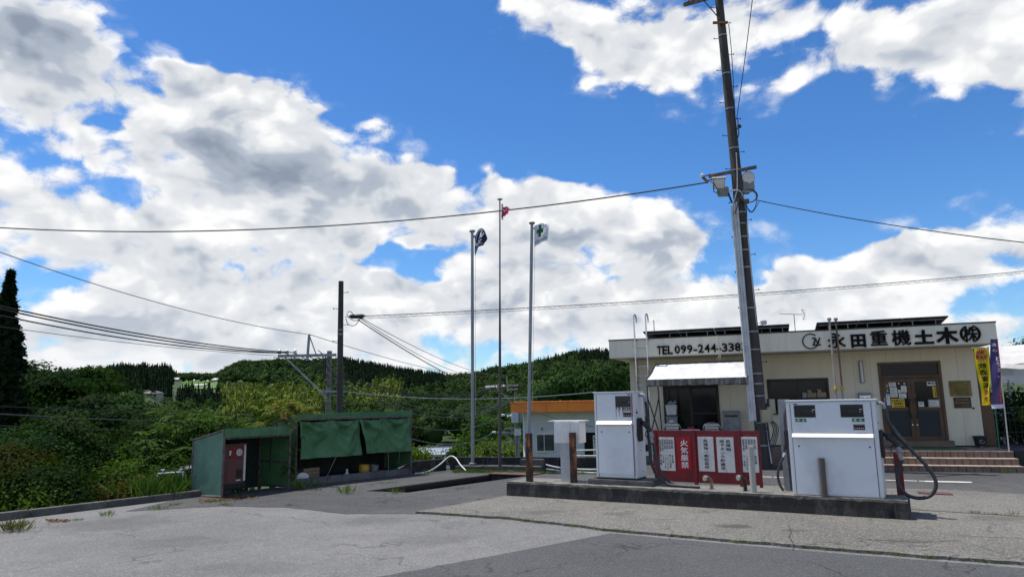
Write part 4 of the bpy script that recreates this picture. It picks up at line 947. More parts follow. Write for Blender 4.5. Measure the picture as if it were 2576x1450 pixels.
# wall lamp, letter box, locker, vent, drain pipe
m = MB(); m.box(-1.49, -1.39, -.06, -.001, 2.05, 2.63); o = m.build('wall_light', M['dull_grey'], ob, bevel=.006)
m = MB(); m.tube([(-1.44, -.085, 2.07), (-1.44, -.085, 2.61)], .032, 12); m.build('lamp_tube', M['board'], o, smooth=True)
m = MB(); m.box(-1.57, -1.27, -.13, -.001, 1.56, 1.80); o = m.build('letter_box', M['dull_grey'], ob, bevel=.008)
m = MB(); m.box(-1.55, -1.29, -.138, -.131, 1.66, 1.73); m.build('letter_flap', M['chrome'], o, bevel=.003)
m = MB(); m.box(-1.54, -1.30, -.1385, -.131, 1.735, 1.745); m.build('letter_slot', M['black'], o)
m = MB(); m.tube([(-7.32, -.05, .1), (-7.32, -.05, 2.2), (-7.32, -.03, 2.88)], .035, 10); m.build('drain_pipe', M['soffit'], ob, smooth=True)
for nm, pa_, pb_, mt in (('brass_plaque', (1815, 790), (2055, 942), 'plaque_brass'), ('company_plaque', (1862, 955), (2050, 1060), 'plaque_black')):
    a, z1_ = bpt(*z2(*pa_)); b, z0 = bpt(*z2(*pb_)); m = MB(); m.box(a, b, -.022, -.001, z0, z1_); o = m.build(nm, M[mt], ob, bevel=.004); m = MB()
    if mt == 'plaque_black':
        w, h = b-a, z1_-z0; its = hline('鹿児島県建設業', a+w*.14, z0+h*.70, w*.72, h*.17, .01)+hline('厚生年金基金会', a+w*.08, z0+h*.38, w*.85, h*.24, .015)+hline('加入事業所', a+w*.42, z0+h*.12, w*.5, h*.16, .01)
        letters(m, its, lambda p, q, d: (p, -.0235, q)); m.build('lettering', M['gold'], o)
    else:
        for r in range(6):
            w = b-a; z = z1_-.06-r*.055
            letters(m, hline(['建設業の許可票', '商号又は名称', '代表者の氏名', '一般建設業', '許可番号年月日', '許可を受けた建設業'][r], a+w*.08, z, w*(.8 if r else .6), .028, .005), lambda p, q, d: (p, -.0235, q))
        m.build('lettering', M['printblack'], o)
m = MB(); m.box(.955, 1.01, -.03, -.002, 1.345, 1.385); m.build('door_chime', M['black'], ob, bevel=.01)
# awning over the glazed door
aw = thing('awning', 'white canvas awning with a mouldy dark valance on the office front', 'awning', BO, BANG)
AB, AF = -1.24, -2.08
(UA, ZA), (UC, ZC), (UF, ZF), (UV, ZV) = bpt(*z1(790, 738), AB), bpt(*z1(1840, 690), AB), bpt(*z1(682, 915), AF), bpt(*z1(695, 990), AF)
n = 24; UE = -4.22
def cp(k, j):
    s = j/8; u0, u1 = UA+(UF-UA)*s, UE; sag = .03*math.sin(math.pi*s)*(.6+.4*math.cos(k*.8))
    return (u0+(u1-u0)*k/n, AB+(AF-AB)*s, ZA+(ZF-ZA)*s-sag+.004*math.sin(k*2.7+j))
m = MB()
for k in range(n):
    for j in range(8): m.quad(cp(k, j), cp(k+1, j), cp(k+1, j+1), cp(k, j+1))
m.build('canvas', M['awning'], aw, smooth=True)
m = MB()
for k in range(n*2):
    a, b = UF+(UE-UF)*k/(n*2), UF+(UE-UF)*(k+1)/(n*2); w = lambda i: AF-.012-.014*math.sin(i*1.3)
    m.quad((a, AF-.012, ZF), (b, AF-.012, ZF), (b, w(k+1), ZV+.008*math.sin(k+1)), (a, w(k), ZV+.008*math.sin(k)))
m.build('valance', M['valance'], aw, smooth=True)
m = MB(); m.quad((UA, AB, ZA-.02), (UF, AF, ZF-.01), (UF, AF, ZV), (UA-.03, (AB+AF)/2, ZV+.25)); m.build('side_flap', M['valance'], aw)
m = MB()
for p, q in (((UF, AF+.02, ZV), (UE, AF+.02, ZV)), ((UF, AF+.02, ZF), (UF+.03, AF+.02, 0.0)), ((UF+.28, AF+.03, ZV), (UF+.36, AF+.03, 0.0)), ((UF, AF+.02, 1.8), (UF+.36, AF+.03, .5)), ((UF+.3, AF+.03, 1.8), (UF+.03, AF+.02, .8)), ((UA, AB, ZA+.01), (UE, AB, ZA+.03)), ((UA, AB, ZA), (UF, AF, ZF)), ((UE, AF, ZF), (UE, AB, ZA))): m.tube([p, q], .016, 8)
m.build('awning_frame', M['black'], aw, smooth=True)
# solar arrays on the flat roof
def solar(label, u0, u1, posts):
    t = thing('solar_array', label, 'solar array', BO, BANG, 'solar arrays on the office roof'); n = max(2, round((u1-u0)/.97))
    zf, zbk = 3.585, 3.37
    for r in range(2):
        for k in range(n):
            a, b = u0+(u1-u0)*k/n, u0+(u1-u0)*(k+1)/n-.012; y0, y1 = -1.13+1.02*r, -1.13+1.02*(r+1)-.012
            zz = lambda y: zf+(zbk-zf)*(y+1.13)/2.04
            m = MB(); m.hexa([(a, y0, zz(y0)-.03), (b, y0, zz(y0)-.03), (b, y1, zz(y1)-.03), (a, y1, zz(y1)-.03), (a, y0, zz(y0)), (b, y0, zz(y0)), (b, y1, zz(y1)), (a, y1, zz(y1))]); m.build('solar_panel', M['solar'], t)
    for u in posts:
        m = MB(); m.bar((u, -.92, 3.30), (u, -.92, 3.53), .022); m.build('post', M['grey_metal'], t)
        m = MB(); m.bar((u, .3, 3.28), (u, .3, 3.40), .022); m.build('post', M['grey_metal'], t)
    m = MB(); m.bar((u0+.05, -.95, 3.525), (u1-.05, -.95, 3.525), .03); m.bar((u0+.05, .3, 3.40), (u1-.05, .3, 3.40), .03); m.build('rail', M['grey_metal'], t)
solar('left solar array on the office roof behind the ladder', -6.90, -3.12, (-6.2, -5.75, -5.2, -4.75, -4.0, -3.6, -3.3))
solar('right solar array on the office roof above the large black characters', -2.48, .45, (-2.2, -1.75, -1.3, -.75, -.3, .2))
# ladder, antennas, vent pipes, cable on the fascia
t = thing('ladder', 'bright steel ladder hooked over the left end of the office roof', 'ladder', BO, BANG)
for u in (-7.115, -6.79):
    m = MB(); m.tube(smoothpts([(u, -1.27, .05), (u, -1.27, 3.3), (u, -1.27, 3.92), (u, -1.22, 4.04), (u+.02, -1.12, 4.05), (u+.03, -1.05, 3.95), (u+.03, -1.04, 3.84)]), .021, 8); m.build('rail', M['chrome'], t, smooth=True)
    m = MB(); m.box(u-.03, u+.05, -1.26, -1.201, 3.33, 3.36); m.build('bracket', M['grey_metal'], t)
for k in range(13):
    z = .35+k*.252; m = MB(); m.tube([(-7.115, -1.27, z), (-6.79, -1.27, z)], .014, 8); m.build('rung', M['chrome'], t, smooth=True)
u, z = bpt(*z2(275, 290), -.6)
t = thing('tv_antenna', 'yagi television antenna on a thin mast between the solar arrays', 'antenna', BO+BE*u-BN*.6, BANG)
m = MB(); m.tube([(0, 0, 3.29), (0, 0, 3.88)], .011, 6); m.build('mast', M['grey_metal'], t)
m = MB(); m.tube([(-.36, 0, 3.92), (.26, 0, 3.86)], .009, 6); m.build('boom', M['grey_metal'], t)
for k in range(12):
    x = -.34+k*.042; m = MB(); m.tube([(x, -.07, 3.918-.0042*k), (x, .07, 3.918-.0042*k)], .004, 5); m.build('element', M['grey_metal'], t)
m = MB(); m.tube([(.22, 0, 3.72), (.26, 0, 3.86), (.20, 0, 4.02)], .008, 6)
for k in range(5): z = 3.74+k*.06; m.tube([(.18, -.05, z), (.30, .05, z)], .004, 5)
m.build('reflector', M['grey_metal'], t)
u, z = bpt(*z1(2040, 270), -.8)
t = thing('panel_antenna', 'small white panel antenna on a stub behind the utility pole', 'antenna', BO+BE*u-BN*.8, BANG)
m = MB(); m.tube([(0, 0, 3.29), (0, 0, 3.74)], .010, 6); m.tube([(-.25, 0, 3.68), (0, 0, 3.68)], .008, 6); m.build('mast', M['grey_metal'], t)
m = MB(); m.box(.01, .15, -.03, .03, 3.63, 3.75); m.build('antenna_case', M['white'], t, bevel=.02)
u, z = bpt(*z1(768, 205), -.8); m = MB(); m.tube([(0, 0, 3.29), (0, 0, 3.92)], .011, 6); o = m.build('roof_mast', M['black']); o.location = BO+BE*u-BN*.8; tagit(o, 'short bare black mast on the roof beside the ladder top', 'mast')
for lab, pt, pb_, mt in (('rust streaked vent pipe with round cap, left of the pair before the fascia', (615, 160), (690, 960), 'rustwhite'), ('rusty brown vent pipe with round cap, right of the pair before the fascia', (680, 160), (755, 960), 'rustgrey')):
    u, zt_ = bpt(*z2(*pt), -1.4); u2, zb_ = bpt(*z2(*pb_), -1.4)
    t = thing('vent_pipe', lab, 'pipe', BO+BE*u-BN*1.4, BANG, 'tank vent pipes')
    zc = bpt(*z2(690, 862), -1.4)[1]
    m = MB(); m.tube([(0, 0, zc), (0, 0, zt_-.03)], .022, 10); m.build('upper_tube', M[mt], t, smooth=True)
    m = MB(); m.tube([(0, 0, 0), (0, 0, zc-.05)], .027, 10); m.build('lower_tube', M['grey_metal'], t, smooth=True)
    m = MB(); m.lathe([(.03, -.06), (.042, -.05), (.042, .0), (.034, .03), (.024, .05)], (0, 0, zc), 12); m.build('coupling', M['yellow'], t, smooth=True)
    m = MB(); m.lathe([(.026, -.06), (.045, -.055), (.05, -.01), (.04, .01), (.0, .015)], (0, 0, zt_), 12); m.build('cap', M['dull_grey'], t, smooth=True)
m = MB(); u, z = bpt(*z1(1532, 390), -1.23); m.tube(smoothpts([(u, -1.23, z), (u-.005, -1.23, 3.1), (u, -1.24, 2.92), (u-.03, -1.2, 2.80), (u-.10, -1.0, 2.72), (u-.16, -.6, 2.80), (u-.2, -.3, 2.86)]), .011, 6); m.tube(smoothpts([(u, -1.24, 2.95), (u+.02, -1.22, 2.80), (u-.05, -1.15, 2.68), (u-.12, -1.0, 2.78)]), .009, 6); m.build('fascia_cable', M['soffit'], ob, smooth=True)
# wall locker left of the pole, beige box, storage crates
m = MB(); m.box(-4.98, -4.54, -.32, -.002, .48, 1.38); o = m.build('wall_locker', M['dull_grey'], None, bevel=.008); o.location = BO; o.rotation_euler.z = R_(BANG); tagit(o, 'grey metal locker against the cream wall under the awning end', 'locker')
m = MB(); m.box(-4.96, -4.56, -.328, -.321, .55, 1.30); m.build('locker_door', M['grey_metal'], o, bevel=.003)
m = MB(); m.box(-4.93, -4.59, -.332, -.3285, 1.22, 1.27); m.build('locker_slot', M['black'], o)
for k, (lab, z, mt) in enumerate((('green grey plastic crate at the bottom of the stack by the glazed door', .70, 'greyplastic'), ('second plastic crate of the stack with a white label', .98, 'greyplastic'), ('pale plastic crate on top of the stack by the glazed door', 1.29, 'white'))):
    t = thing('storage_crate', lab, 'crate', BO+BE*-6.35-BN*.28, BANG, 'crates stacked by the glazed door')
    m = MB(); m.hexa([(-.13, -.1, z), (.13, -.1, z), (.13, .1, z), (-.13, .1, z), (-.15, -.12, z+.25), (.15, -.12, z+.25), (.15, .12, z+.25), (-.15, .12, z+.25)]); m.build('crate_body', M[mt], t, bevel=.01)
    m = MB(); m.box(-.16, .16, -.13, .13, z+.25, z+.275); m.build('crate_lid', M[mt], t, bevel=.008)
    if k == 1: m = MB(); m.box(-.06, .05, -.122, -.117, z+.10, z+.17); m.build('label_patch', M['printwhite'], t)
m = MB(); m.box(-6.6, -6.05, -.45, -.1, .46, .69); o = m.build('bench_box', M['black'], None, bevel=.01); o.location = BO; o.rotation_euler.z = R_(BANG); tagit(o, 'low black box under the stack of plastic crates', 'box')
m = MB(); m.tube(smoothpts([(-.10, 0, 1.57), (-.05, 0, 1.62), (.03, 0, 1.60), (.12, -.02, 1.66)]), [.03, .04, .05, .05, .04, .04, .05, .06, .06, .06, .05, .05, .05, .05, .04, .04, .05, .06, .05], 8)
o = m.build('bundle', M['dull_grey'], None, smooth=True); o.location = BO+BE*-6.33-BN*.28; o.rotation_euler.z = R_(BANG); tagit(o, 'grey rolled bundle lying on the topmost plastic crate', 'bundle')
# steps and landing
SO = BO-BN*2.0
st = thing('entrance_steps', 'three terracotta tiled steps up to the office entrance', 'steps', SO, BANG)
SU0, SU1 = -2.4, 1.34; TW = .1558
m = MB(); m.box(SU0, SU1-.01, .012, 2.02, -.05, .137); m.box(SU0, SU1-.012, .312, 2.02, .137, .277); m.box(SU0, SU1-.014, .612, 2.015, .277, .417); m.build('step_core', M['grout'], st)
n = int((SU1-SU0)/TW); rme = None; tme = None; rr = random.Random(11)
for r in range(3):
    for k in range(n):
        u = SU1-(k+1)*TW; 
        if rme is None:
            m = MB(); m.box(.006, TW-.006, 0, .014, .004, .122); rme = m.mesh('tile', M['tile'], False, .003)
            m = MB(); m.box(.004, TW-.004, -.012, .297, .124, .142); tme = m.mesh('tread_tile', M['tile_top'], False, .004)
        for nm, me in (('riser_tile', rme), ('tread_tile', tme)):
            o = mobj(nm, me, st); o.location = (u, .3*r+rr.uniform(-.0015, .0015), .14*r+rr.uniform(-.001, .001))
lt = ground_mat
def grid_mat():
    m, n, b, out = newmat('landing_tile_floor'); P = n.new('ShaderNodeTexCoord').outputs['Object']
    br = n.new('ShaderNodeTexBrick'); n.link(P, br.inputs['Vector']); br.offset = 0; br.inputs['Scale'].default_value = 1; br.inputs['Brick Width'].default_value = TW; br.inputs['Row Height'].default_value = TW; br.inputs['Mortar Size'].default_value = .005
    br.inputs[1].default_value = (.36, .26, .19, 1); br.inputs[2].default_value = (.27, .19, .14, 1); br.inputs[3].default_value = (.09, .07, .055, 1)
    n.link(n.mix(n.sstep(n.noise(P, 3, 5), .4, .7, 0, .5), br.outputs[0], (.16, .12, .09, 1)), b.inputs['Base Color']); b.inputs['Roughness'].default_value = .65; return m
m = MB(); m.box(SU0, SU1-.015, .90, 1.998, .418, .428); m.build('landing_floor', grid_mat(), st)
m = MB(); m.box(-4.3, SU0-.003, 1.3, 1.995, -.05, .42); m.build('side_ledge', M['tile'], st)
m = MB(); m.box(-7.3, -4.32, .75, 1.995, -.05, .249); m.build('porch_slab', M['kerb'], st)
m = MB(); m.box(-.75, .55, 1.10, 1.66, .431, .443); o = m.build('door_mat', M['mat_green'], None); o.location = SO; o.rotation_euler.z = R_(BANG); tagit(o, 'green door mat on the landing in front of the entrance', 'mat')
t = thing('flower_pot', 'black planter tub with a pale ring emblem by the entrance corner', 'planter', BO+BE*.98-BN*.28+Vector((0, 0, .43)), BANG)
m = MB(); m.lathe([(.115, 0.035), (.15, .25), (.165, .25), (.165, .275), (.14, .275), (.13, .23)], n=20); m.build('tub', M['black'], t, smooth=True)
m = MB(); m.tube([(.05*math.cos(a), -.155, .15+.035*math.sin(a)) for a in [k*math.pi/8 for k in range(3, 17)]], .004, 5); m.build('emblem', M['printwhite'], t)
for a in (.4, 2.5, 4.6): m = MB(); m.box(.09*math.cos(a)-.03, .09*math.cos(a)+.03, .09*math.sin(a)-.03, .09*math.sin(a)+.03, 0, .036); m.build('tub_foot', M['tile'], t)

# ------------------------------------------------------------------ banners and tent at the right
def cloth(mb, fn, nu, nv, two=False):
    for i in range(nu):
        for j in range(nv): mb.quad(fn(i/nu, j/nv), fn((i+1)/nu, j/nv), fn((i+1)/nu, (j+1)/nv), fn(i/nu, (j+1)/nv))
def tint(me, c=(1, 1, 1)):
    a = me.color_attributes.new('tint', 'FLOAT_COLOR', 'POINT'); a.data.foreach_set('color', list((*c, 1))*len(me.vertices))
def zr(x, y): return ((3700+x/2.34)*.644, (1280+y/2.34)*.644)
def banner(name, label, Yd, tl, tr, bl, br, mat, poleb, polet, polemat, prints_):
    a, b, c, d = (atY(*zr(*p), Yd) for p in (tl, tr, bl, br)); base = gnd(*zr(*poleb), .43)
    t = thing(name, label, 'banner', (base.x, base.y, .43)); O = Vector((base.x, base.y, .43))
    def fn(s, v): # s across, v down
        p = a.lerp(b, s).lerp(c.lerp(d, s), v); return p-O+Vector((0, .05*math.sin(v*7+s*2)*v+.03*math.sin(s*5+v*3), 0))
    m = MB(); cloth(m, fn, 8, 24); o = m.build('banner_cloth', mat, t, smooth=True); tint(o.data)
    for mt, items in prints_:
        m = MB(); letters(m, items, lambda x, y, dd: fn(x, 1-y)+Vector((0, -.008, 0))); m.build('lettering', mt, o)
    top = atY(*zr(*polet), Yd)-O
    m = MB(); m.tube([(0, 0, 0), top*.5, top], .013, 8); m.build('pole', polemat, t, smooth=True)
    m = MB(); m.tube([fn(-.22, -.012)+Vector((0, -.005, 0)), fn(1.08, -.012)+Vector((0, -.005, 0))], .008, 6); m.build('cross_rod', M['white'], t, smooth=True)
    return t, fn, o
def vflip(txt, xc, ytop, w, h, bold): # mirrored print: seen from the back of the cloth
    return [(c, xc+w/2, y, -w, hh, bold) for c, x, y, ww, hh, bold in vline(txt, 0, ytop, w, h, bold)]
t, fn, o = banner('nobori_banner', 'yellow upright banner with mirrored black characters beside the entrance corner', 15.9, (245, 188), (368, 182), (328, 708), (412, 702), M['banner_y'], (478, 1108), (372, 170), M['greenpole'],
    [(M['printblack'], vflip('飲酒運転', .45, .745, .52, .455, .03)+vflip('絶', .30, .955, .2, .06, .02)+vflip('対', .56, .955, .2, .06, .02)+[(c, x, y, -.2, .065, .02) for c, x, y in (('ダ', .82, .815), ('メ', .60, .815), ('!', .30, .815))]+vflip('交通安全協会', .90, .36, .09, .30, .01)), (M['banner_red'], vflip('根', .45, .285, .5, .12, .045)), (M['banner_red'], vflip('絶', .45, .165, .5, .12, .045))])
m = MB(); c0 = (.5, .88)
for k in range(18):
    a0, a1, a2 = (2*math.pi*(k+q)/18 for q in (-.35, 0, .35)); r1, r2 = .5, .36
    m.quad(*[fn(c0[0]+r*math.cos(w), 1-(c0[1]+r*.24*math.sin(w)))+Vector((0, -.004, 0)) for r, w in ((.02, a1), (r2, a0), (r1, a1), (r2, a2))])
m.build('star_burst', M['banner_red'], o)
t, fn, o = banner('nobori_banner', 'violet upright banner with white writing and a red edge on a white pole', 15.3, (395, 98), (452, 104), (415, 700), (522, 695), M['banner_p'], (566, 1125), (455, 95), M['white'],
    [(M['printwhite'], vline('とうさ、', .45, .74, .42, .34, .03)+vline('安', .25, .94, .5, .06, .03)+vline('心', .3, .86, .45, .06, .03))])
m = MB(); cloth(m, lambda s, v: fn(.80+.2*s, .08+.9*v)+Vector((0, -.006, 0)), 2, 16); m.build('red_edge', M['banner_red'], o)
m = MB(); cloth(m, lambda s, v: fn(s*1.05-.02, 1.0+.06*v)+Vector((0, -.03*v, 0)), 6, 2); m.build('white_hem', M['flagwhite'], o)
# tent
tt = thing('canopy_tent', 'pale canvas canopy tent with sagging valances to the right of the office', 'tent', (13.6, 19.6, 0), -20)
def tentp(px, py, Y): return tt.matrix_basis.inverted() @ atY(px, py, Y)
tinv = (Matrix.Translation((13.6, 19.6, 0)) @ Matrix.Rotation(R_(-20), 4, 'Z')).inverted()
def tp_(px, py, Y): return tinv @ atY(px, py, Y)
m = MB(); P = [[tp_(x, y+3*math.sin(i*.9), Y) for i, x in enumerate(np.linspace(2482, 2760, 15))] for y, Y in ((868, 20.6), (895, 19.4), (915, 18.8))]
for r in range(2):
    for i in range(14): m.quad(P[r][i], P[r][i+1], P[r+1][i+1], P[r+1][i])
m.build('roof_canvas', M['tent'], tt, smooth=True)
m = MB(); P = [[tp_(x, y+1.5*math.sin(i*1.4+y), Y+.03*math.sin(i*1.1+y*.2)) for i, x in enumerate(np.linspace(2492, 2760, 15))] for y, Y in ((914, 18.80, ), (926, 18.62), (944, 18.70), (963, 18.66))]
for r in range(3):
    for i in range(14): m.quad(P[r][i], P[r][i+1], P[r+1][i+1], P[r+1][i])
m.build('valance', M['tent'], tt, smooth=True)
for x in (2507, 2536, 2640, 2740):
    p = tp_(x, 960, 18.7); m = MB(); m.tube([(p.x, p.y, .0), (p.x, p.y, p.z+.05)], .035, 8); m.build('post', M['dull_grey'], tt, smooth=True)
m = MB(); p, q = tp_(2500, 1135, 18.7), tp_(2750, 1135, 18.7); m.tube([(p.x, p.y, 1.2), (q.x, q.y, 1.2)], .02, 6); m.build('side_rail', M['grey_metal'], tt)
t = thing('retaining_wall', 'dark low block wall to the right of the entrance steps', 'wall', BO+BE*1.4-BN*1.2, BANG)
for k in range(12):
    for r in range(2): m = MB(); m.box(.4*k+.004, .4*(k+1)-.004, 0, .15, .21*r, .21*(r+1)-.006); m.build('block', M['foundation'], t, bevel=.005)
m = MB(); m.box(0, 4.9, .16, 6, .1, .40); m.build('raised_bed', M['foundation'], t)
t = thing('mesh_fence', 'thin dark wire fence under the canopy tent', 'fence', BO+BE*1.5+BN*.6, BANG)
for k in range(40):
    m = MB(); m.tube([(k*.12, 0, .35), (k*.12, 0, 1.35)], .006, 5); m.build('upright', M['black'], t)
for z in (.4, .75, 1.05, 1.35): m = MB(); m.tube([(0, 0, z), (4.8, 0, z)], .012, 6); m.build('rail', M['black'], t)
m = MB(); m.box(1.145, 1.42, .1, .16, .45, 2.86); m.build('brown_shutter', M['bronze'], ob)

# ------------------------------------------------------------------ green tarpaulin sheds on the left
def zs(x, y): return ((600+x/2.342)*.644, (1550+y/2.342)*.644)
s1 = thing('generator_shed', 'small open green tarpaulin shed sheltering a red machine', 'shed', (-5.71, 13.95, 0), 57.9)
W1, D1 = 1.62, .98
def fr(name, p, q, parent, mat='scaf', r=.024): m = MB(); m.tube([p, q], r, 8); m.build(name, M[mat], parent, smooth=True)
for nm, p, q in (('front_post', (0, 0, -.02), (0, 0, 1.30)), ('front_post', (W1, 0, -.02), (W1, 0, 1.29)), ('rear_post', (0, D1, -.1), (0, D1, 1.10)), ('rear_post', (W1, D1, -.1), (W1, D1, 1.10)), ('front_bar', (0, 0, 1.135), (W1, 0, 1.125)), ('roof_bar', (0, 0, 1.30), (0, D1, 1.10)), ('roof_bar', (W1, 0, 1.29), (W1, D1, 1.10)), ('foot_bar', (0, 0, .03), (0, D1, .0)), ('foot_bar', (W1, 0, .06), (W1, D1, .03)), ('mid_bar', (W1, .02, .56), (W1, D1, .56)), ('rear_bar', (0, D1, 1.10), (W1, D1, 1.10))): fr(nm, p, q, s1)
def wavy(p00, p10, p01, p11, nu, nv, amp, seed, nrm):
    P = [Vector(p) for p in (p00, p10, p01, p11)]; nrm = Vector(nrm); rr = random.Random(seed); ph = [rr.uniform(0, 6) for _ in range(4)]
    def fn(s, v): return P[0].lerp(P[1], s).lerp(P[2].lerp(P[3], s), v)+nrm*amp*(math.sin(s*9+ph[0]+v*2)+.6*math.sin(v*11+ph[1]+s*3))*math.sin(math.pi*min(1, max(0, s)))*math.sin(math.pi*v*.98+.02)
    return fn
def sheetpart(name, pts, mat, parent, nu=10, nv=8, amp=.008, seed=1, nrm=(0, 1, 0)):
    m = MB(); cloth(m, wavy(*pts, nu, nv, amp, seed, nrm), nu, nv); return m.build(name, M[mat], parent, smooth=True)
sheetpart('end_sheet', ((-.004, .0, 1.28), (-.004, D1, 1.08), (-.004, .0, .04), (-.004, D1, .0)), 'tarpend', s1, nrm=(1, 0, 0))
sheetpart('end_sheet', ((W1+.004, .0, 1.27), (W1+.004, D1, 1.08), (W1+.004, .0, .06), (W1+.004, D1, .03)), 'tarp', s1, nrm=(1, 0, 0), seed=2)
sheetpart('back_sheet', ((0, D1, 1.08), (W1, D1, 1.08), (0, D1, 0), (W1, D1, 0)), 'tarp_shade', s1, seed=3)
sheetpart('roof_sheet', ((-.02, -.03, 1.325), (W1+.02, -.03, 1.315), (-.02, D1+.02, 1.125), (W1+.02, D1+.02, 1.125)), 'tarp', s1, amp=.01, seed=4, nrm=(0, 0, 1))
sheetpart('roof_hem', ((-.02, -.034, 1.325), (W1+.02, -.034, 1.315), (-.01, -.03, 1.15), (W1+.01, -.03, 1.14)), 'tarp', s1, 14, 3, .006, 5)
m = MB()
for k in range(13): m.tube([(W1*k/12, -.036, 1.16), (W1*k/12+.01, -.028, 1.11)], .004, 5)
m.build('lashing', M['black'], s1)
g = thing('welding_generator', 'faded red boxy machine with a white round socket panel inside the small shed', 'generator', (-5.71, 13.95, 0), 57.9)
m = MB(); m.box(.10, .78, .40, .95, .20, .97); m.build('casing', M['machine_red'], g, bevel=.015)
m = MB(); m.box(.08, .84, .38, .97, .97, 1.0); m.build('top_cover', M['machine_red'], g, bevel=.006)
m = MB(); m.box(.785, .84, .42, .95, .23, .965); m.build('pale_side_panel', M['board'], g, bevel=.006)
m = MB(); m.box(.42, .72, .388, .399, .70, .93); p = m.build('control_panel', M['redpaint'], g, bevel=.003)
m = MB(); m.tube([(.645, .388, .82), (.645, .378, .82)], .072, 20); m.build('round_socket', M['board'], p, smooth=True)
for k in range(4):
    a = k*math.pi/2+.78; m = MB(); m.tube([(.645+.035*math.cos(a), .377, .82+.035*math.sin(a)), (.645+.035*math.cos(a), .374, .82+.035*math.sin(a))], .011, 8); m.build('socket_hole', M['black'], p)
m = MB(); m.box(.40, .44, .372, .387, .77, .87); m.box(.44, .455, .372, .387, .82, .86); m.build('switch', M['board'], p, bevel=.004)
for k in range(7): m = MB(); m.box(.60+.022*k, .612+.022*k, .394, .3995, .30, .48); m.build('vent_slot', M['black'], g)
m = MB(); m.box(.60, .70, .392, .3995, .25, .275); m.build('maker_plate', M['board'], g)
m = MB(); m.box(.08, .86, .42, .95, .10, .20); m.build('skid', M['black'], g)
# long shed with hanging tarpaulins
s2 = thing('storage_shed', 'long lean-to shed closed with two hanging dark green tarpaulins', 'shed', (-4.81, 15.64, 0), 45.5)
W2, D2 = 3.13, 1.1
for nm, p, q in (('front_post', (0, 0, -.02), (0, 0, 1.56)), ('front_post', (W2, 0, -.02), (W2, 0, 1.55)), ('rear_post', (0, D2, -.2), (0, D2, 1.35)), ('rear_post', (W2, D2, -.2), (W2, D2, 1.35)), ('front_bar', (0, -.01, 1.435), (W2, -.01, 1.42)), ('roof_bar', (0, 0, 1.56), (0, D2, 1.35)), ('roof_bar', (W2, 0, 1.55), (W2, D2, 1.35)), ('rear_bar', (0, D2, 1.35), (W2, D2, 1.35))): fr(nm, p, q, s2, r=.028)
sheetpart('roof_sheet', ((-.03, -.03, 1.575), (W2+.03, -.03, 1.565), (-.03, D2+.02, 1.37), (W2+.03, D2+.02, 1.37)), 'tarp', s2, amp=.012, seed=6, nrm=(0, 0, 1))
sheetpart('roof_hem', ((-.03, -.034, 1.575), (W2+.03, -.034, 1.565), (-.02, -.03, 1.455), (W2+.02, -.03, 1.44)), 'tarp', s2, 20, 3, .006, 7)
sheetpart('back_sheet', ((0, D2, 1.35), (W2, D2, 1.35), (0, D2, 0), (W2, D2, 0)), 'tarp_shade', s2, seed=8)
sheetpart('end_sheet', ((0, .02, 1.54), (0, D2, 1.34), (0, .02, .0), (0, D2, 0)), 'tarp', s2, nrm=(1, 0, 0), seed=9)
sheetpart('end_sheet', ((W2, .02, 1.53), (W2, D2, 1.34), (W2, .02, .0), (W2, D2, 0)), 'tarp', s2, nrm=(1, 0, 0), seed=10)
def curtain(u0, u1, b0, b1, z0, z1, seed, hang):
    rr = random.Random(seed); m = MB(); nu, nv = 44, 26; ph = rr.uniform(0, 6)
    def fn(s, v):
        u = (u0+(u1-u0)*s)*(1-v)+(b0+(b1-b0)*s)*v; zt_ = 1.40-.0*s; z = zt_+((z0+(z1-z0)*s)-zt_)*v
        # folds fan out from the hanging points
        y = 0
        for h in hang:
            r = math.hypot((s-h)*1.5, v*.9+.05); a = math.atan2(s-h, v+.06); y += .085*math.sin(a*8+ph+h*9)*math.exp(-r*1.3)*min(1, v*4)
        dip = 0
        for h0, h1 in zip(hang, hang[1:]):
            if h0 <= s <= h1: q = (s-h0)/(h1-h0); dip = math.sin(math.pi*q)
        y += .042*math.sin(v*17-dip*9+ph)*dip*math.exp(-v*1.5)+.022*math.sin(s*23+v*3+ph)*v
        return (u, -.045-y-.05*v*(.4+.6*math.sin(s*5+ph)**2), z-.03*dip*(1-v))
    cloth(m, fn, nu, nv); m.build('hanging_tarpaulin', M['tarphang'], s2, smooth=True)
curtain(.03, 1.60, .05, 1.66, .585, .575, 3, (0, .52, .98)); curtain(1.575, 3.10, 1.76, 3.11, .60, .575, 8, (.02, .45, 1))
m = MB()
for k in range(22): m.tube([(W2*k/21, -.04, 1.47), (W2*k/21+.01, -.03, 1.41)], .004, 5)
m.build('lashing', M['grey_metal'], s2); m = MB(); m.tube([(.95, -.1, .60), (.72, -.06, .12)], .006, 5); m.build('rope', M['grey_metal'], s2); m = MB(); m.tube([(2.38, -.09, .60), (2.42, -.05, .14)], .006, 5); m.build('rope', M['grey_metal'], s2); m = MB(); m.tube([(2.72, -.09, .60), (2.72, -.05, .3)], .005, 5); m.build('rope', M['grey_metal'], s2)
for k in range(8):
    m = MB(); a = .02+k*.392; m.box(a, a+.385, .03, .14, 0, .15+.004*(k % 3)); m.build('concrete_block', M['block'], s2, bevel=.006)
m = MB(); m.box(.02, W2-.02, .15, D2-.05, .0, .10); m.build('shed_floor', M['foundation'], s2)
def inshed(u, v, z=.10): return Matrix.Translation((-4.81, 15.64, 0)) @ Matrix.Rotation(R_(45.5), 4, 'Z') @ Vector((u, v, z))
t = thing('oil_tin', 'yellow round tin on the block ledge in the long shed', 'tin', inshed(1.97, .32), 45)
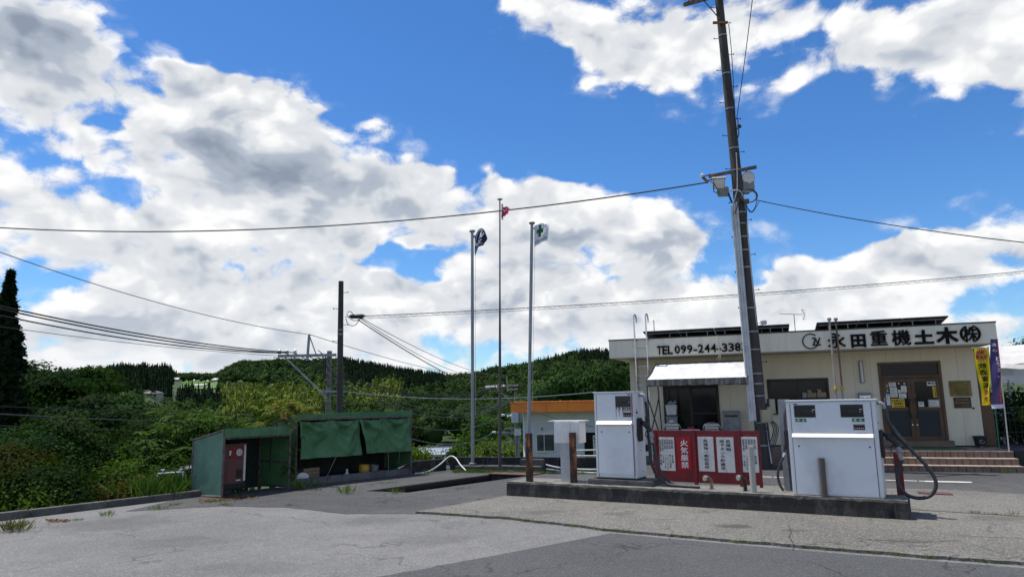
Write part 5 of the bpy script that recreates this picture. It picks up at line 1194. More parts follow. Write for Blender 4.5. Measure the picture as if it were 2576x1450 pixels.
m = MB(); m.lathe([(.125, 0), (.128, .02), (.125, .05), (.128, .055), (.128, .13), (.125, .135), (.13, .2), (.13, .21), (.12, .21), (.12, .19)], n=20); m.build('tin_body', M['yellow'], t, smooth=True)
m = MB(); m.tube(smoothpts([(-.13, 0, .18), (-.1, -.10, .12), (0, -.14, .10), (.1, -.10, .12), (.13, 0, .18)]), .004, 5); m.build('wire_handle', M['grey_metal'], t)
t = thing('oil_tin', 'grey metal pail beside the yellow tin in the long shed', 'tin', inshed(2.27, .34), 45)
m = MB(); m.lathe([(.10, 0), (.12, .17), (.125, .18), (.11, .18), (.10, .15)], n=18); m.build('pail_body', M['grey_metal'], t, smooth=True)
for z in (.06, .12): m = MB(); m.lathe([(.112, z), (.122, z+.006), (.114, z+.012)], n=18); m.build('pail_hoop', M['chrome'], t, smooth=True)
t = thing('jerry_can', 'white plastic canister lying at the left end of the long shed', 'canister', inshed(.20, .10, .155), 30)
m = MB(); m.prismy([(-.16, 0), (.16, 0), (.13, .10), (.02, .13), (-.08, .11)], -.08, .08); m.build('canister_body', M['white'], t, bevel=.02)
m = MB(); m.tube([(-.10, 0, .11), (-.13, 0, .15)], .022, 10); m.build('canister_cap', M['red_label'], t, smooth=True)
t = thing('grease_gun', 'small red and white hand tool at the right end of the block ledge', 'tool', inshed(2.95, .08, .165), 45)
m = MB(); m.tube([(-.16, 0, .0), (.02, 0, .05)], .016, 8); m.build('tool_barrel', M['white'], t, smooth=True)
m = MB(); m.tube([(.02, 0, .05), (.09, 0, .09)], .024, 8); m.build('tool_head', M['red_label'], t, smooth=True)
t = thing('floor_jack', 'brown wooden box standing inside the long shed behind the rope', 'box', inshed(.62, .55, .10), 45)
for k in range(3): m = MB(); m.box(-.2, .2, -.15, .15, .08*k, .08*k+.072); m.build('board', M['cardboard'], t, bevel=.004)
t.name = 'wooden_box'
m = MB(); m.lathe([(.09, 0), (.09, .04), (.03, .06), (.025, .14), (.03, .16)], n=14); o = m.build('pump_bottle', M['white'], None, smooth=True); o.location = inshed(1.42, .2, .10); tagit(o, 'small white bottle standing left of the yellow tin', 'bottle')
# water tap on a stand
t = thing('water_tap', 'double water tap on a pale pipe standing in the grass by the small shed', 'tap', (-6.93, 14.35, 0), 10)
m = MB(); m.tube(smoothpts([(-.24, 0, .40), (-.22, 0, .455), (-.14, 0, .46), (.22, 0, .47), (.24, 0, .45), (.245, 0, .40)]), .014, 8); m.build('tap_pipe', M['conduit'], t, smooth=True)
m = MB(); m.tube([(.245, 0, .40), (.25, 0, -.05)], .013, 8); m.tube([(-.02, .02, .44), (-.05, .02, -.05)], .010, 8); m.build('stand_pipe', M['dull_grey'], t, smooth=True)
for x in (-.14, .20):
    m = MB(); m.tube([(x, 0, .47), (x, 0, .52)], .010, 8); m.tube([(x-.035, 0, .525), (x+.035, 0, .53)], .009, 8); m.build('tap_handle', M['insul'], t, smooth=True)
# discarded machinery beyond the kerb
t = thing('scrap_cabinet', 'dark discarded metal cabinet with a tilted lid beyond the kerb', 'scrap', tuple(gnd(520, 1243)+Vector((-.9, 1.0, -.55))), 35)
m = MB(); m.box(-.35, .35, -.3, .3, 0, .95); m.build('cabinet_body', M['dull_grey'], t, bevel=.01)
m = MB(); m.hexa([(-.1, -.4, .98), (.75, -.4, 1.10), (.75, .35, 1.12), (-.1, .35, 1.0), (-.1, -.4, 1.0), (.75, -.4, 1.12), (.75, .35, 1.14), (-.1, .35, 1.02)]); m.build('tilted_lid', M['grey_metal'], t)
for z in (.5, .72): m = MB(); m.box(.02, .2, -.306, -.301, z, z+.09); m.build('panel_window', M['black'], t)
t = thing('scrap_pile', 'low heap of grey sheet metal beyond the kerb behind the orange shrub', 'scrap', tuple(gnd(380, 1262)+Vector((-.6, .55, -.35))), 40)
for k in range(5):
    m = MB(); x = -.9+.4*k; m.hexa([(x, -.2, .25+.05*(k % 2)), (x+.55, -.2, .27), (x+.55, .25, .30), (x, .25, .28), (x, -.2, .28+.05*(k % 2)), (x+.55, -.2, .30), (x+.55, .25, .33), (x, .25, .31)]); m.build('metal_sheet', M['dull_grey' if k % 2 else 'grey_metal'], t)

# ------------------------------------------------------------------ flagpoles and flags
def flagpole(label, base, top, r0, r1, mat, kind):
    base, top = Vector(base), Vector(top); t = thing('flagpole', label, 'flagpole', base, 0, 'flagpoles behind the island'); d = top-base
    m = MB(); m.tube([(0, 0, 0), d*.33, d*.66, d], [r0, r0*.9, r1*1.15, r1], 14); m.build('shaft', mat, t, smooth=True)
    if kind:
        m = MB(); m.lathe([(.10, 0), (.10, .05), (.07, .07), (r0, .08)], n=16); m.build('foot_collar', M['kerb_top'], t, smooth=True)
        m = MB(); m.lathe([(r1*1.1, -.02), (r1*1.9, .0), (r1*2.2, .025), (r1*1.9, .045), (0.004, .06)], tuple(d), 16); m.build('truck_cap', M['dull_grey'], t, smooth=True)
        m = MB(); m.box(d.x+r1, d.x+r1+.07, d.y-.02, d.y+.02, d.z-.16, d.z-.10); m.build('pulley', M['grey_metal'], t)
        m = MB(); m.tube([(d.x+r1+.045, d.y, d.z-.13), (d.x*.2+r0+.03, 0, 1.2)], .004, 5); m.build('halyard', M['conduit'], t)
    else:
        m = MB(); m.lathe([(.02, 0), (.075, .005), (.07, .02), (.005, .03)], tuple(d), 14); m.build('truck_cap', M['dull_grey'], t, smooth=True)
        m = MB(); m.tube([d*.28, d*.30], r0*1.12, 12); m.build('joint_sleeve', M['rustgrey'], t, smooth=True)
        m = MB(); m.tube([(d.x+.06, d.y, d.z-.12), (d.x+.06, d.y, d.z-.55)], .022, 8); m.build('flag_sleeve', M['conduit'], t, smooth=True)
    return t
f1 = atY(1188, 583, 18.42); f2 = atY(1257.5, 502, 17.99); f3 = atY(1338, 565, 18.4); b3 = gnd(1331, 1165, .30)
flagpole('left grey steel flagpole carrying the navy flag', (-1.10, 18.42, .14), (f1.x, f1.y, f1.z), .045, .038, M['flagpole'], 1)
flagpole('thin weathered middle flagpole carrying the small red flag', (-.39, 17.99, .14), (f2.x, f2.y, f2.z), .041, .018, M['flagpole_rust'], 0)
flagpole('right grey steel flagpole carrying the white green cross flag', (.335, 18.3, .30), (f3.x, f3.y-.1, f3.z), .047, .040, M['flagpole'], 1)
def zg(x, y): return ((1700+x/2.737)*.644, (720+y/2.737)*.644)
def flag(label, Y, tl, tr, bl, br, bow, mats, prints_, seed):
    a, b, c, d = (atY(*zg(*p), Y) for p in (tl, tr, bl, br)); t = thing('flag', label, 'flag', a, 0, 'flags flying from the poles')
    rr = random.Random(seed); ph = rr.uniform(0, 6)
    def fn(s, v):
        p = a.lerp(b, s).lerp(c.lerp(d, s), v)-a
        return p+Vector((0, .06*s*math.sin(s*6+v*2+ph)+.02*s*math.sin(v*9+ph), bow*math.sin(math.pi*s)*(1-v*.6)+.02*s*math.sin(s*11+ph+v*4)))
    m = MB(); cloth(m, fn, 18, 14); o = m.build('flag_cloth', mats, t, smooth=True)
    for mt, items, extra in prints_:
        m = MB()
        for off in (-.006,):
            letters(m, items, lambda x, y, dd: fn(x, 1-y)+Vector((0, off-.02, 0)))
            for poly in extra: m.quad(*[fn(x, 1-y)+Vector((0, off-.018, 0)) for x, y in poly])
        m.build('flag_print', mt, o)
ring = []
for k in range(20):
    w0, w1 = (math.radians(45+270*q/20) for q in (k, k+1)); cx, cy = .42, .60
    ring.append([(cx+r*.36*math.cos(w), cy+r*.34*math.sin(w)) for r, w in ((.86, w0), (1.06, w0), (1.06, w1), (.86, w1))])
nmark = [[(.36, .42), (.44, .42), (.58, .80), (.50, .80)], [(.50, .80), (.58, .80), (.62, .45), (.55, .45)], [(.55, .45), (.62, .45), (.80, .84), (.73, .84)], [(.34, .36), (.72, .36), (.74, .41), (.34, .41)]]
flag('navy flag with a white ring mark on the left pole', 18.4, (422, 568), (560, 575), (424, 768), (512, 655), .28, M['navy'], [(M['printwhite'], hline('永田重機土木', .05, .10, .85, .16, .02), ring+nmark)], 2)
flag('small faded red flag with a white triangle on the thin pole', 17.97, (710, 238), (802, 244), (706, 362), (775, 312), .0, M['flagred'], [(M['printwhite'], [], [[(.22, .72), (.68, .80), (.42, .38), (.40, .38)]]), (M['printblack'], [], [[(.36, .70), (.54, .72), (.44, .52), (.42, .52)]])], 4)
flag('white flag with a green cross on the right pole', 18.28, (1060, 440), (1222, 418), (1058, 668), (1198, 594), .03, M['flagwhite'], [(M['flaggreen'], [], [[(.30, .36), (.48, .36), (.48, .92), (.30, .92)], [(.16, .55), (.30, .55), (.30, .73), (.16, .73)], [(.48, .55), (.62, .55), (.62, .73), (.48, .73)]]), (M['printblack'], hline('永田土木株式会社', .05, .10, .88, .14, .015), [])], 9)

# ------------------------------------------------------------------ utility poles
def pole(name, label, base, top, r0, r1, mat, bands=(), steps=0):
    base, top = Vector(base), Vector(top); d = top-base; t = thing(name, label, 'utility pole', base)
    m = MB(); m.tube([d*(k/10) for k in range(11)], [r0+(r1-r0)*k/10 for k in range(11)], 20); m.build('shaft', mat, t, smooth=True)
    for z in bands:
        k = z/d.z; r = r0+(r1-r0)*k+.006; m = MB(); m.tube([d*k, d*(k+.035/d.z)], r, 20); m.build('steel_band', M['grey_metal'], t, smooth=True)
    for i in range(steps):
        z = 2.6+i*.46; k = z/d.z
        if k > .97: break
        r = r0+(r1-r0)*k; s = -1 if i % 2 else 1; m = MB(); m.tube([d*k+Vector((s*r*.8, 0, 0)), d*k+Vector((s*(r+.13), 0, .01))], .008, 6); m.tube([d*k+Vector((s*(r+.13), 0, -.01)), d*k+Vector((s*(r+.13), 0, .03))], .012, 6); m.build('step_bolt', M['black'], t)
    return t, d, lambda z: d*(z/d.z), lambda z: r0+(r1-r0)*z/d.z
PB = Vector((6.14, 17.58, 0)); PT = Vector((5.80, 17.58, 13.6))
up, ud, ua, ur = pole('utility_pole', 'tall dark concrete utility pole with floodlights in front of the office', PB, PT, .175, .098, M['pole_conc'], (.55, 1.1, 1.75, 2.05, 2.3, 2.9, 3.35, 3.95, 5.0, 5.45, 5.8, 6.15, 6.45, 7.6, 8.2, 9.3, 10.3, 11.4), 24)
def pl(px, py, dy=0.): # photo pixel -> point in the pole's upright plane
    return atY(px, py, 17.58+dy)-PB
# white conduits down the left side, single one on the right
for k, (px0, px1, y0) in enumerate(((1841, 1888, 518), (1847, 1894, 512), (1853, 1900, 508))):
    a, b = pl(px0, y0, -.11-.03*k), pl(px1, 1058, -.13-.02*k); m = MB(); m.tube([a, a.lerp(b, .5), b], .034, 10); m.build('conduit', M['conduit'], up, smooth=True)
a, b = pl(1878, 550, -.12), pl(1922, 1040, -.1); m = MB(); m.tube([a, b], .022, 8); m.build('conduit', M['conduit'], up, smooth=True)
a, b = pl(1923, 1040, -.14), pl(1941, 1165, -.16); m = MB(); m.tube([a, b], .018, 8); m.build('conduit', M['conduit'], up, smooth=True)
# light arm and two floodlights
def zl_(x, y): return ((2700+x/4.8325)*.644, (600+y/4.8325)*.644)
m = MB(); m.bar(pl(*zl_(330, 430), .25), pl(*zl_(1235, 250), -.25), .07, .075); m.build('light_arm', M['rustgrey'], up)
a = pl(*zl_(190, 410), .2); b = pl(*zl_(320, 545), .2); c = pl(*zl_(350, 395), .35); d_ = pl(*zl_(430, 480), .35)
m = MB(); m.bar(a, b, .05, .06); m.bar(c, d_, .05, .06); m.bar(a.lerp(b, .2), c, .03); m.bar(a.lerp(b, .75), d_, .03); m.build('cable_bracket', M['rustgrey'], up)
m = MB(); m.tube([pl(*zl_(180, 415), .15), pl(*zl_(225, 405), .15)], .05, 10); m.build('bracket_insulator', M['insul'], up, smooth=True)
def flood_sq():
    c = pl(*zl_(520, 560), -.05); t = MB(); R = Matrix.Rotation(R_(-8), 3, 'Z') @ Matrix.Rotation(R_(30), 3, 'X')
    def tr(m_): m_.v = [tuple(c+R @ Vector(v)) for v in m_.v]; return m_
    m = MB(); m.box(-.15, .15, -.04, .10, -.14, .14); o = tr(m).build('floodlight', M['dull_grey'], up, bevel=.012)
    m = MB(); m.box(-.135, .135, -.052, -.041, -.125, .125); tr(m).build('lamp_glass', M['board'], o, bevel=.004)
    m = MB(); m.box(-.17, .17, -.06, .10, .141, .155); tr(m).build('lamp_hood', M['dull_grey'], o)
    m = MB(); m.box(-.02, .26, -.02, .12, -.36, -.12); tr(m).build('ballast_box', M['dull_grey'], o, bevel=.01)
    m = MB(); m.bar(c+Vector((.12, .06, .1)), pl(*zl_(640, 470), .1), .03); m.build('lamp_bracket', M['rustgrey'], o)
flood_sq()
c = pl(*zl_(1072, 455), -.05)
m = MB(); dirv = Vector((-.12, -1, -.18)).normalized(); m.tube([c-dirv*.16, c-dirv*.05, c+dirv*.03], [.12, .155, .165], 24); o = m.build('floodlight', M['dull_grey'], up, smooth=True)
m = MB(); m.tube([c+dirv*.031, c+dirv*.045], .150, 24); m.build('lamp_glass', M['board'], o)
m = MB(); m.tube([c+dirv*.0455, c+dirv*.05], .012, 8); m.build('lamp_stud', M['black'], o)
m = MB(); m.box(c.x-.15, c.x+.15, c.y-.02, c.y+.16, c.z-.34, c.z-.10); m.box(c.x-.14, c.x+.02, c.y-.02, c.y+.10, c.z-.42, c.z-.34); m.build('ballast_box', M['dull_grey'], o, bevel=.01)
m = MB(); m.bar(c+Vector((0, .1, .12)), c+Vector((0, .12, .26)), .03); m.build('lamp_bracket', M['rustgrey'], o)
# small horn speaker, loops of cable, junction boxes
c = pl(1858, 320, -.2); m = MB(); m.tube([c+Vector((0, .1, 0)), c+Vector((0, .0, 0)), c+Vector((0, -.06, 0))], [.025, .03, .062], 14); o = m.build('horn_speaker', M['dull_grey'], up, smooth=True)
m = MB(); m.tube([c+Vector((0, -.061, 0)), c+Vector((0, -.063, 0))], .05, 14); m.build('speaker_mouth', M['black'], o)
m = MB(); m.tube(smoothpts([c+Vector((.01, .05, .28)), c+Vector((.01, .05, 0)), c+Vector((.0, .05, -.2)), pl(1850, 360)]), .016, 8); m.build('speaker_bracket', M['rustgrey'], up, smooth=True)
for k in range(3):
    c = pl(*zl_(1080, 800), -.2); m = MB(); r = .20+.012*k; m.tube([c+Vector((r*math.cos(w)*1.0, -.02*k, r*.8*math.sin(w))) for w in [j*2*math.pi/20 for j in range(21)]], .010, 6, False); m.build('cable_coil', M['wire_grey' if k else 'conduit'], up, smooth=True)
c = pl(*zl_(1050, 900), -.2); m = MB(); m.box(c.x-.06, c.x+.05, c.y-.05, c.y+.05, c.z-.06, c.z+.06); m.build('cable_clamp', M['rustgrey'], up, bevel=.01)
for pts, r, mt in (([(850, -20), (868, 330), (870, 660), (865, 700), (780, 1000), (775, 1130)], .012, 'conduit'), ([(1040, 960), (1090, 1060), (1150, 1090), (1210, 1000), (1240, 890)], .010, 'cable'), ([(1060, 1030), (1110, 1100), (1180, 1080), (1280, 905)], .008, 'cable'), ([(440, 560), (420, 680), (460, 730), (540, 710)], .010, 'cable'), ([(350, 520), (430, 570), (500, 690), (480, 740), (560, 760)], .010, 'cable'), ([(700, 740), (740, 850), (770, 920)], .025, 'cable'), ([(900, 820), (880, 960), (840, 1080), (830, 1130)], .014, 'wire_grey'), ([(1025, 900), (1040, 1050), (1045, 1200), (1030, 1380)], .016, 'cable'), ([(710, 720), (800, 690), (880, 690), (950, 740), (1000, 850)], .016, 'conduit')):
    m = MB(); m.tube(smoothpts([pl(*zl_(*p), -.22) for p in pts]), r, 6); m.build('pole_cable', M[mt], up, smooth=True)
m = MB(); m.tube(smoothpts([pl(1833, 60, -.1), pl(1840, 130, -.12), pl(1846, 230, -.1), pl(1855, 400, -.12)]), .010, 6); m.build('pole_cable', M['cable'], up, smooth=True)
for nm, px0, py0, px1, py1, dy, mt in (('meter_box', 1916, 1030, 1940, 1061, -.30, 'beigebox'), ('switch_box', 1931, 1023, 1946, 1056, -.22, 'beigebox'), ('switch_box', 1935, 1003, 1952, 1039, -.12, 'beigebox'), ('meter_box', 1919, 973, 1929, 1014, -.1, 'grey_metal'), ('rusty_box', 1929, 1002, 1937, 1024, -.1, 'rustplate')):
    a, b = pl(px0, py0, dy), pl(px1, py1, dy); m = MB(); m.box(a.x, b.x, a.y, a.y+.14, b.z, a.z); o = m.build(nm, M[mt], up, bevel=.006)
    m = MB(); m.box(a.x+.02, b.x-.02, a.y-.006, a.y-.001, b.z+.02, a.z-.02); m.build('box_lid', M[mt], o, bevel=.002)
for k in range(4):
    m = MB(); m.tube(smoothpts([pl(1936+3*k, 1058, -.2), pl(1946+4*k, 1080, -.22), pl(1936+2*k, 1110+8*k, -.2), pl(1930, 1068, -.2)]), .012, 6); m.build('pole_cable', M['wire_grey' if k % 2 else 'cable'], up, smooth=True)
m = MB(); m.tube(smoothpts([pl(1899, 1056, -.2), pl(1910, 1078, -.25), pl(1926, 1082, -.25), pl(1930, 1066, -.22)]), .012, 6); m.tube([pl(1897, 1058, -.18), pl(1901, 1085, -.1)], .014, 6); m.build('pole_cable', M['wire_grey'], up, smooth=True)
# top crossarm
m = MB(); m.bar(pl(1722, 12, -.3), pl(1815, -14, .2), .09, .09); m.build('crossarm', M['rustgrey'], up)
m = MB(); m.tube([pl(1769, 0, -.05), pl(1812, 50, -.1)], .016, 8); m.build('brace', M['rustgrey'], up)
for x in (1733, 1740): m = MB(); m.tube([pl(x, 8, -.3), pl(x-1, -12, -.3)], .02, 8); m.build('insulator_pin', M['rustgrey'], up)
m = MB(); a = pl(1809, 56, -.16); m.box(a.x-.16, a.x+.24, a.y, a.y+.05, a.z-.03, a.z+.03); m.build('pole_clamp', M['rustgrey'], up)
# plain pole behind the sheds
p2b = Vector((-4.80, 19.5, -1.4)); p2t = atY(858, 707, 19.5)
up2, d2_, ua2, ur2 = pole('utility_pole', 'plain dark pole rising behind the long green shed', p2b, p2t, .108, .070, M['pole_conc'], (5.08, 5.2), 9)
def pl2(px, py, dy=0.): return atY(px, py, 19.5+dy)-p2b
m = MB(); a = pl2(898, 795, -.05); m.tube([a+Vector((-.22, 0, .0)), a+Vector((-.15, 0, 0)), a+Vector((.15, 0, 0)), a+Vector((.24, 0, .01))], [.02, .065, .065, .02], 10); m.build('splice_box', M['black'], up2, smooth=True)
for pts in ([(872, 788), (880, 800), (896, 806), (915, 795)], [(870, 800), (876, 815), (892, 818), (905, 803)], [(874, 785), (882, 783), (890, 792)], [(868, 796), (880, 796), (888, 796)]): m = MB(); m.tube(smoothpts([pl2(*p, -.1) for p in pts]), .010, 6); m.build('cable_loop', M['cable'], up2, smooth=True)
# crossarm pole further back
p3b = Vector((-7.92, 30, -4.2)); p3t = atY(829, 882, 30)
up3, d3_, ua3, ur3 = pole('utility_pole', 'shorter grey pole with a long sideways crossarm and white insulators', p3b, p3t, .135, .105, M['pole_grey'], (5.4, 6.1, 6.6, 7.0, 7.3, 7.6), 0)
def pl3(px, py, dy=0.): return atY(px, py, 30+dy)-p3b
m = MB(); m.bar(pl3(700, 895, -.2), pl3(846, 892, -.2), .10, .12); m.build('crossarm', M['grey_metal'], up3)
m = MB(); m.bar(pl3(717, 898, -.25), pl3(824, 1001, -.25), .06); m.build('brace', M['grey_metal'], up3)
m = MB(); m.bar(pl3(773, 906, -.3), pl3(778, 840, -.3), .09); m.bar(pl3(780, 848, -.3), pl3(795, 890, -.3), .04); m.build('upright_bracket', M['grey_metal'], up3)
for px in (703, 722, 742):
    m = MB(); p = pl3(px, 890, -.2); m.lathe([(.03, 0), (.10, .03), (.05, .06), (.09, .09), (.05, .13), (.08, .15), (.03, .20)], tuple(p), 10); m.build('insulator', M['insul'], up3, smooth=True)
m = MB(); m.bar(pl3(805, 984, -.2), pl3(870, 983, -.2), .10, .10); m.build('lower_crossarm', M['grey_metal'], up3)
for k in range(4): m = MB(); m.tube(smoothpts([pl3(800+6*k, 880+4*k), pl3(822, 900+22*k, -.3), pl3(836, 930+12*k, -.25), pl3(838, 960+8*k, -.2)]), .016, 6); m.build('pole_cable', M['cable'], up3, smooth=True)
# distant pole with transformer by the orange roofed building
p4b = Vector((atY(1301, 1155, 42).x, 42, -2.2)); p4t = atY(1297, 985, 42)
up4, d4_, ua4, ur4 = pole('utility_pole', 'distant pole with crossarms and a grey can transformer left of the orange roof', p4b, p4t, .10, .08, M['pole_grey'], (3.2, 4.1), 0)
def zf(x, y): return ((1600+x/2.636)*.644, (1350+y/2.636)*.644)
def pl4(px, py, dy=0.): return atY(*zf(px, py), 42+dy)-p4b
for a, b, w in (((785, 415), (1120, 402), .10), ((1000, 448), (1115, 442), .09), ((945, 710), (1110, 708), .10), ((975, 850), (1130, 848), .10), ((850, 888), (1160, 898), .10), ((960, 992), (1145, 994), .10)):
    m = MB(); m.bar(pl4(*a, -.2), pl4(*b, -.2), w); m.build('crossarm', M['grey_metal'], up4)
for a, b in (((890, 430), (1050, 575)), ((1000, 310), (1008, 470)), ((955, 895), (1100, 985)), ((1040, 850), (1100, 930))): m = MB(); m.bar(pl4(*a, -.25), pl4(*b, -.25), .06); m.build('brace', M['grey_metal'], up4)
c = pl4(1085, 790, -.35); m = MB(); m.lathe([(.19, 0), (.21, .04), (.21, .76), (.23, .78), (.20, .84), (.05, .88)], tuple(c), 16); m.build('transformer', M['bluewall'], up4, smooth=True)
c = pl4(1135, 780, -.1); m = MB(); m.lathe([(.14, 0), (.16, .5), (.12, .75)], tuple(c), 12); m.build('fuse_switch', M['dull_grey'], up4, smooth=True)
for px, py in ((790, 425), (808, 424), (826, 424), (850, 422), (868, 420), (895, 420), (945, 415), (970, 412), (955, 712), (972, 712), (1012, 725), (1040, 720), (860, 890), (880, 888)):
    c = pl4(px, py, -.3); m = MB(); m.lathe([(.02, -.07), (.055, -.04), (.055, .04), (.02, .07)], tuple(c), 8); m.build('insulator', M['insul'], up4, smooth=True)
m = MB(); m.tube([pl4(1125, 1150, -.4), pl4(1128, 905, -.4)], .07, 8); m.build('side_tube', M['dull_grey'], up4, smooth=True)
m = MB(); c = pl4(1112, 885, -.5); m.box(c.x-.2, c.x+.2, c.y, c.y+.1, c.z-.2, c.z+.18); m.build('white_plate', M['insul'], up4)

# ------------------------------------------------------------------ overhead wires
def wire(label, A, B_, sag, r, mat='cable', n=28, name='overhead_wire', group='overhead wires'):
    A, B_ = Vector(A), Vector(B_); m = MB(); P = []
    for k in range(n+1):
        s = k/n; p = A.lerp(B_, s); p.z -= sag*4*s*(1-s); P.append(p-A)
    m.tube(P, r, 6); o = m.build(name, M[mat], None, smooth=True); o.location = A; tagit(o, label, 'wire', group); return o, A, P
wire('thick black cable sagging from the left edge up to the utility pole floodlights', atY(-260, 552, 22), atY(1782, 458, 17.6), .80, .019)
o, A_, P_ = wire('lashed cable running from the plain pole across the office roof to the right edge', atY(905, 795, 19.4), atY(2760, 664, 21.5), .15, .011, n=150)
m = MB(); q = [Vector(p)+Vector((0, -.01, -.07)) for p in P_]; m.tube(q, .0055, 5)
zz = [];
for k, p in enumerate(P_): zz.append(Vector(p)+Vector((0, -.02, -.0 if k % 2 else -.07)))
m.tube(zz, .0035, 4); m.build('lashing_wire', M['wire_grey'], o)
wire('thin wire from the utility pole down to the right edge of the picture', atY(1903, 503, 17.5), atY(2700, 622, 15), .12, .012)
wire('thin twisted wire dropping from the top of the picture to the utility pole', atY(1900, -60, 14.5), atY(1853, 300, 17.5), .05, .010)
wire('upper black power line from the left edge to the crossarm insulators', atY(-150, 735, 17), atY(742, 886, 29.8), .25, .022)
wire('middle black power line from the left edge to the crossarm insulators', atY(-150, 741, 17.2), atY(722, 887, 29.8), .28, .022)
wire('lower black power line from the left edge to the crossarm insulators', atY(-150, 760, 17.4), atY(703, 887, 29.8), .28, .021)
wire('thin grey line high over the left hill down to the upright bracket', atY(-120, 590, 18), atY(773, 840, 29.7), .35, .012, 'wire_grey')
wire('thin grey line below the black power lines at the left', atY(-60, 812, 20), atY(703, 894, 29.8), .12, .010, 'wire_grey')
wire('thin grey line from the upright bracket past the plain pole to the far ridge', atY(778, 840, 29.7), atY(1215, 948, 60), .3, .014, 'wire_grey')
wire('heavy cable crossing in front of the dark trees at the left edge', atY(-80, 1036, 16), atY(830, 1056, 29.9), .15, .022, 'wire_grey')
wire('thin cable above the heavy one in front of the dark trees at the left', atY(-80, 1018, 16.5), atY(830, 1030, 29.9), .12, .012, 'cable')
wire('thin low cable through the left trees near the yard', atY(-80, 1066, 16.5), atY(660, 1078, 29), .10, .010, 'wire_grey')
for k, (a, b, s, lab) in enumerate((((742, 888), zf(890, 425), 1.1, 'first power line from the insulators sagging to the distant pole'), ((722, 889), zf(868, 425), 1.1, 'second power line from the insulators sagging to the distant pole'), ((770, 892), zf(845, 428), 1.0, 'third power line from the insulators sagging to the distant pole'), ((838, 945), zf(1060, 545), 1.0, 'upper bundled line from the grey pole sagging to the distant pole'), ((838, 953), zf(1060, 558), 1.1, 'middle bundled line from the grey pole sagging to the distant pole'), ((838, 961), zf(1055, 570), 1.2, 'lower bundled line from the grey pole sagging to the distant pole'))):
    wire(lab, atY(*a, 29.8), atY(*b, 41.7), s, .020, 'cable' if k < 3 else 'wire_grey')
wire('bluish cable crossing from the grey pole to behind the white pump', atY(868, 984, 29.9), atY(1500, 985, 25), .28, .020, 'wire_teal')
wire('slack cable from the long shed side to the lower arm of the distant pole', atY(1000, 1062, 24), atY(*zf(930, 720), 41.7), .5, .014, 'wire_grey')
wire('lowest slack cable from the long shed side to the distant pole', atY(1000, 1092, 24), atY(*zf(860, 890), 41.7), .5, .020, 'wire_grey')
wire('steep black guy cable from the plain pole down to the orange roof', atY(900, 803, 19.5), atY(*zf(1065, 575), 31), .25, .014)
wire('first thin line from the plain pole down behind the left flagpole', atY(905, 800, 19.5), atY(1185, 945, 40), .25, .010, 'wire_grey')
wire('second thin line from the plain pole down behind the left flagpole', atY(908, 799, 19.5), atY(1250, 945, 44), .3, .010, 'wire_grey')
wire('black service cable from the orange roof edge down to behind the white pump', atY(*zf(1050, 572), 31.4), atY(*zf(1990, 845), 24), .15, .016)

# ------------------------------------------------------------------ buildings below and beyond the yard
og = thing('orange_roof_building', 'pale blue grey building with a broad orange roof fascia beyond the low wall', 'building', (.46, 32, -1.55), 0)
def ol(px, py): p = atY(px, py, 32); return p.x-.46, p.z+1.55
zr0, zr1 = ol(1400, 1034)[1], ol(1400, 1009)[1]
m = MB(); m.box(0, 9, 0, 7, 0, zr0+.02); m.build('wall', M['bluewall'], og)
n = 16
for k in range(n):
    m = MB(); z0 = (zr0)*k/n; m.box(-.012, 9.0, -.02, -.002, z0+.004, z0+zr0/n-.004); m.build('siding_board', M['bluewall'], og)
m = MB(); m.box(-.012, .0, 0, 7, 0, zr0); m.build('side_siding', M['bluewall'], og)
x1 = ol(1470, 1010)[0]
m = MB(); m.prism([(-.62, -.75), (x1, -.75), (x1+.5, -.55), (9.6, -.55), (9.6, 7.4), (-.62, 7.4)], zr0, zr1-.03); m.build('roof_fascia', M['orange'], og)
m = MB(); m.prism([(-.66, -.79), (x1+.02, -.79), (x1+.52, -.59), (9.64, -.59), (9.64, 7.44), (-.66, 7.44)], zr1-.028, zr1+.02); m.build('roof_trim', M['orange'], og)
for u in (x1*.35, x1*.70): m = MB(); m.box(u, u+.01, -.756, -.749, zr0+.01, zr1-.04); m.build('panel_joint', M['rustplate'], og)
a, zt_ = ol(*zf(1295, 900)); b, zb_ = ol(*zf(1503, 1090)); m = MB()
m.box(a, b, -.07, -.03, zt_-.06, zt_); m.box(a, b, -.09, -.03, zb_, zb_+.06); m.box(a, a+.06, -.07, -.03, zb_+.06, zt_-.06); m.box(b-.06, b, -.07, -.03, zb_+.06, zt_-.06); m.box(a+(b-a)*.42, a+(b-a)*.45, -.06, -.03, zb_+.06, zt_-.06)
f = m.build('window', M['board'], og); m = MB(); m.box(a+.06, b-.06, -.04, -.025, zb_+.06, zt_-.06); m.build('pane', M['glassgrey'], f)
a, zt_ = ol(*zf(1795, 890)); m = MB(); m.box(a, a+1.8, -.04, -.025, 0, zt_); d = m.build('door', M['glassdark'], og)
a2, z2_ = ol(*zf(1885, 920)); m = MB(); m.box(a2, a2+.2, -.06, -.045, z2_-1.1, z2_); s = m.build('name_board', M['board'], d)
m = MB(); letters(m, vline('朝日三建工業', a2+.03, z2_-.05, .14, 1.0, .02), lambda p, q, dd: (p, -.062, q)); m.build('lettering', M['printblack'], s)
a, z = ol(*zf(1760, 925)); m = MB(); m.tube([(a, -.04, z), (a, -.16, z)], .07, 10); m.tube([(a-.1, -.06, z+.1), (a-.1, -.12, z+.12)], .05, 8); m.build('security_lamp', M['dull_grey'], og, smooth=True)
a, z = ol(*zf(1362, 850)); m = MB(); m.tube([(a, -.03, z), (a, -.1, z-.03)], .05, 8); m.build('vent_cap', M['dull_grey'], og, smooth=True)
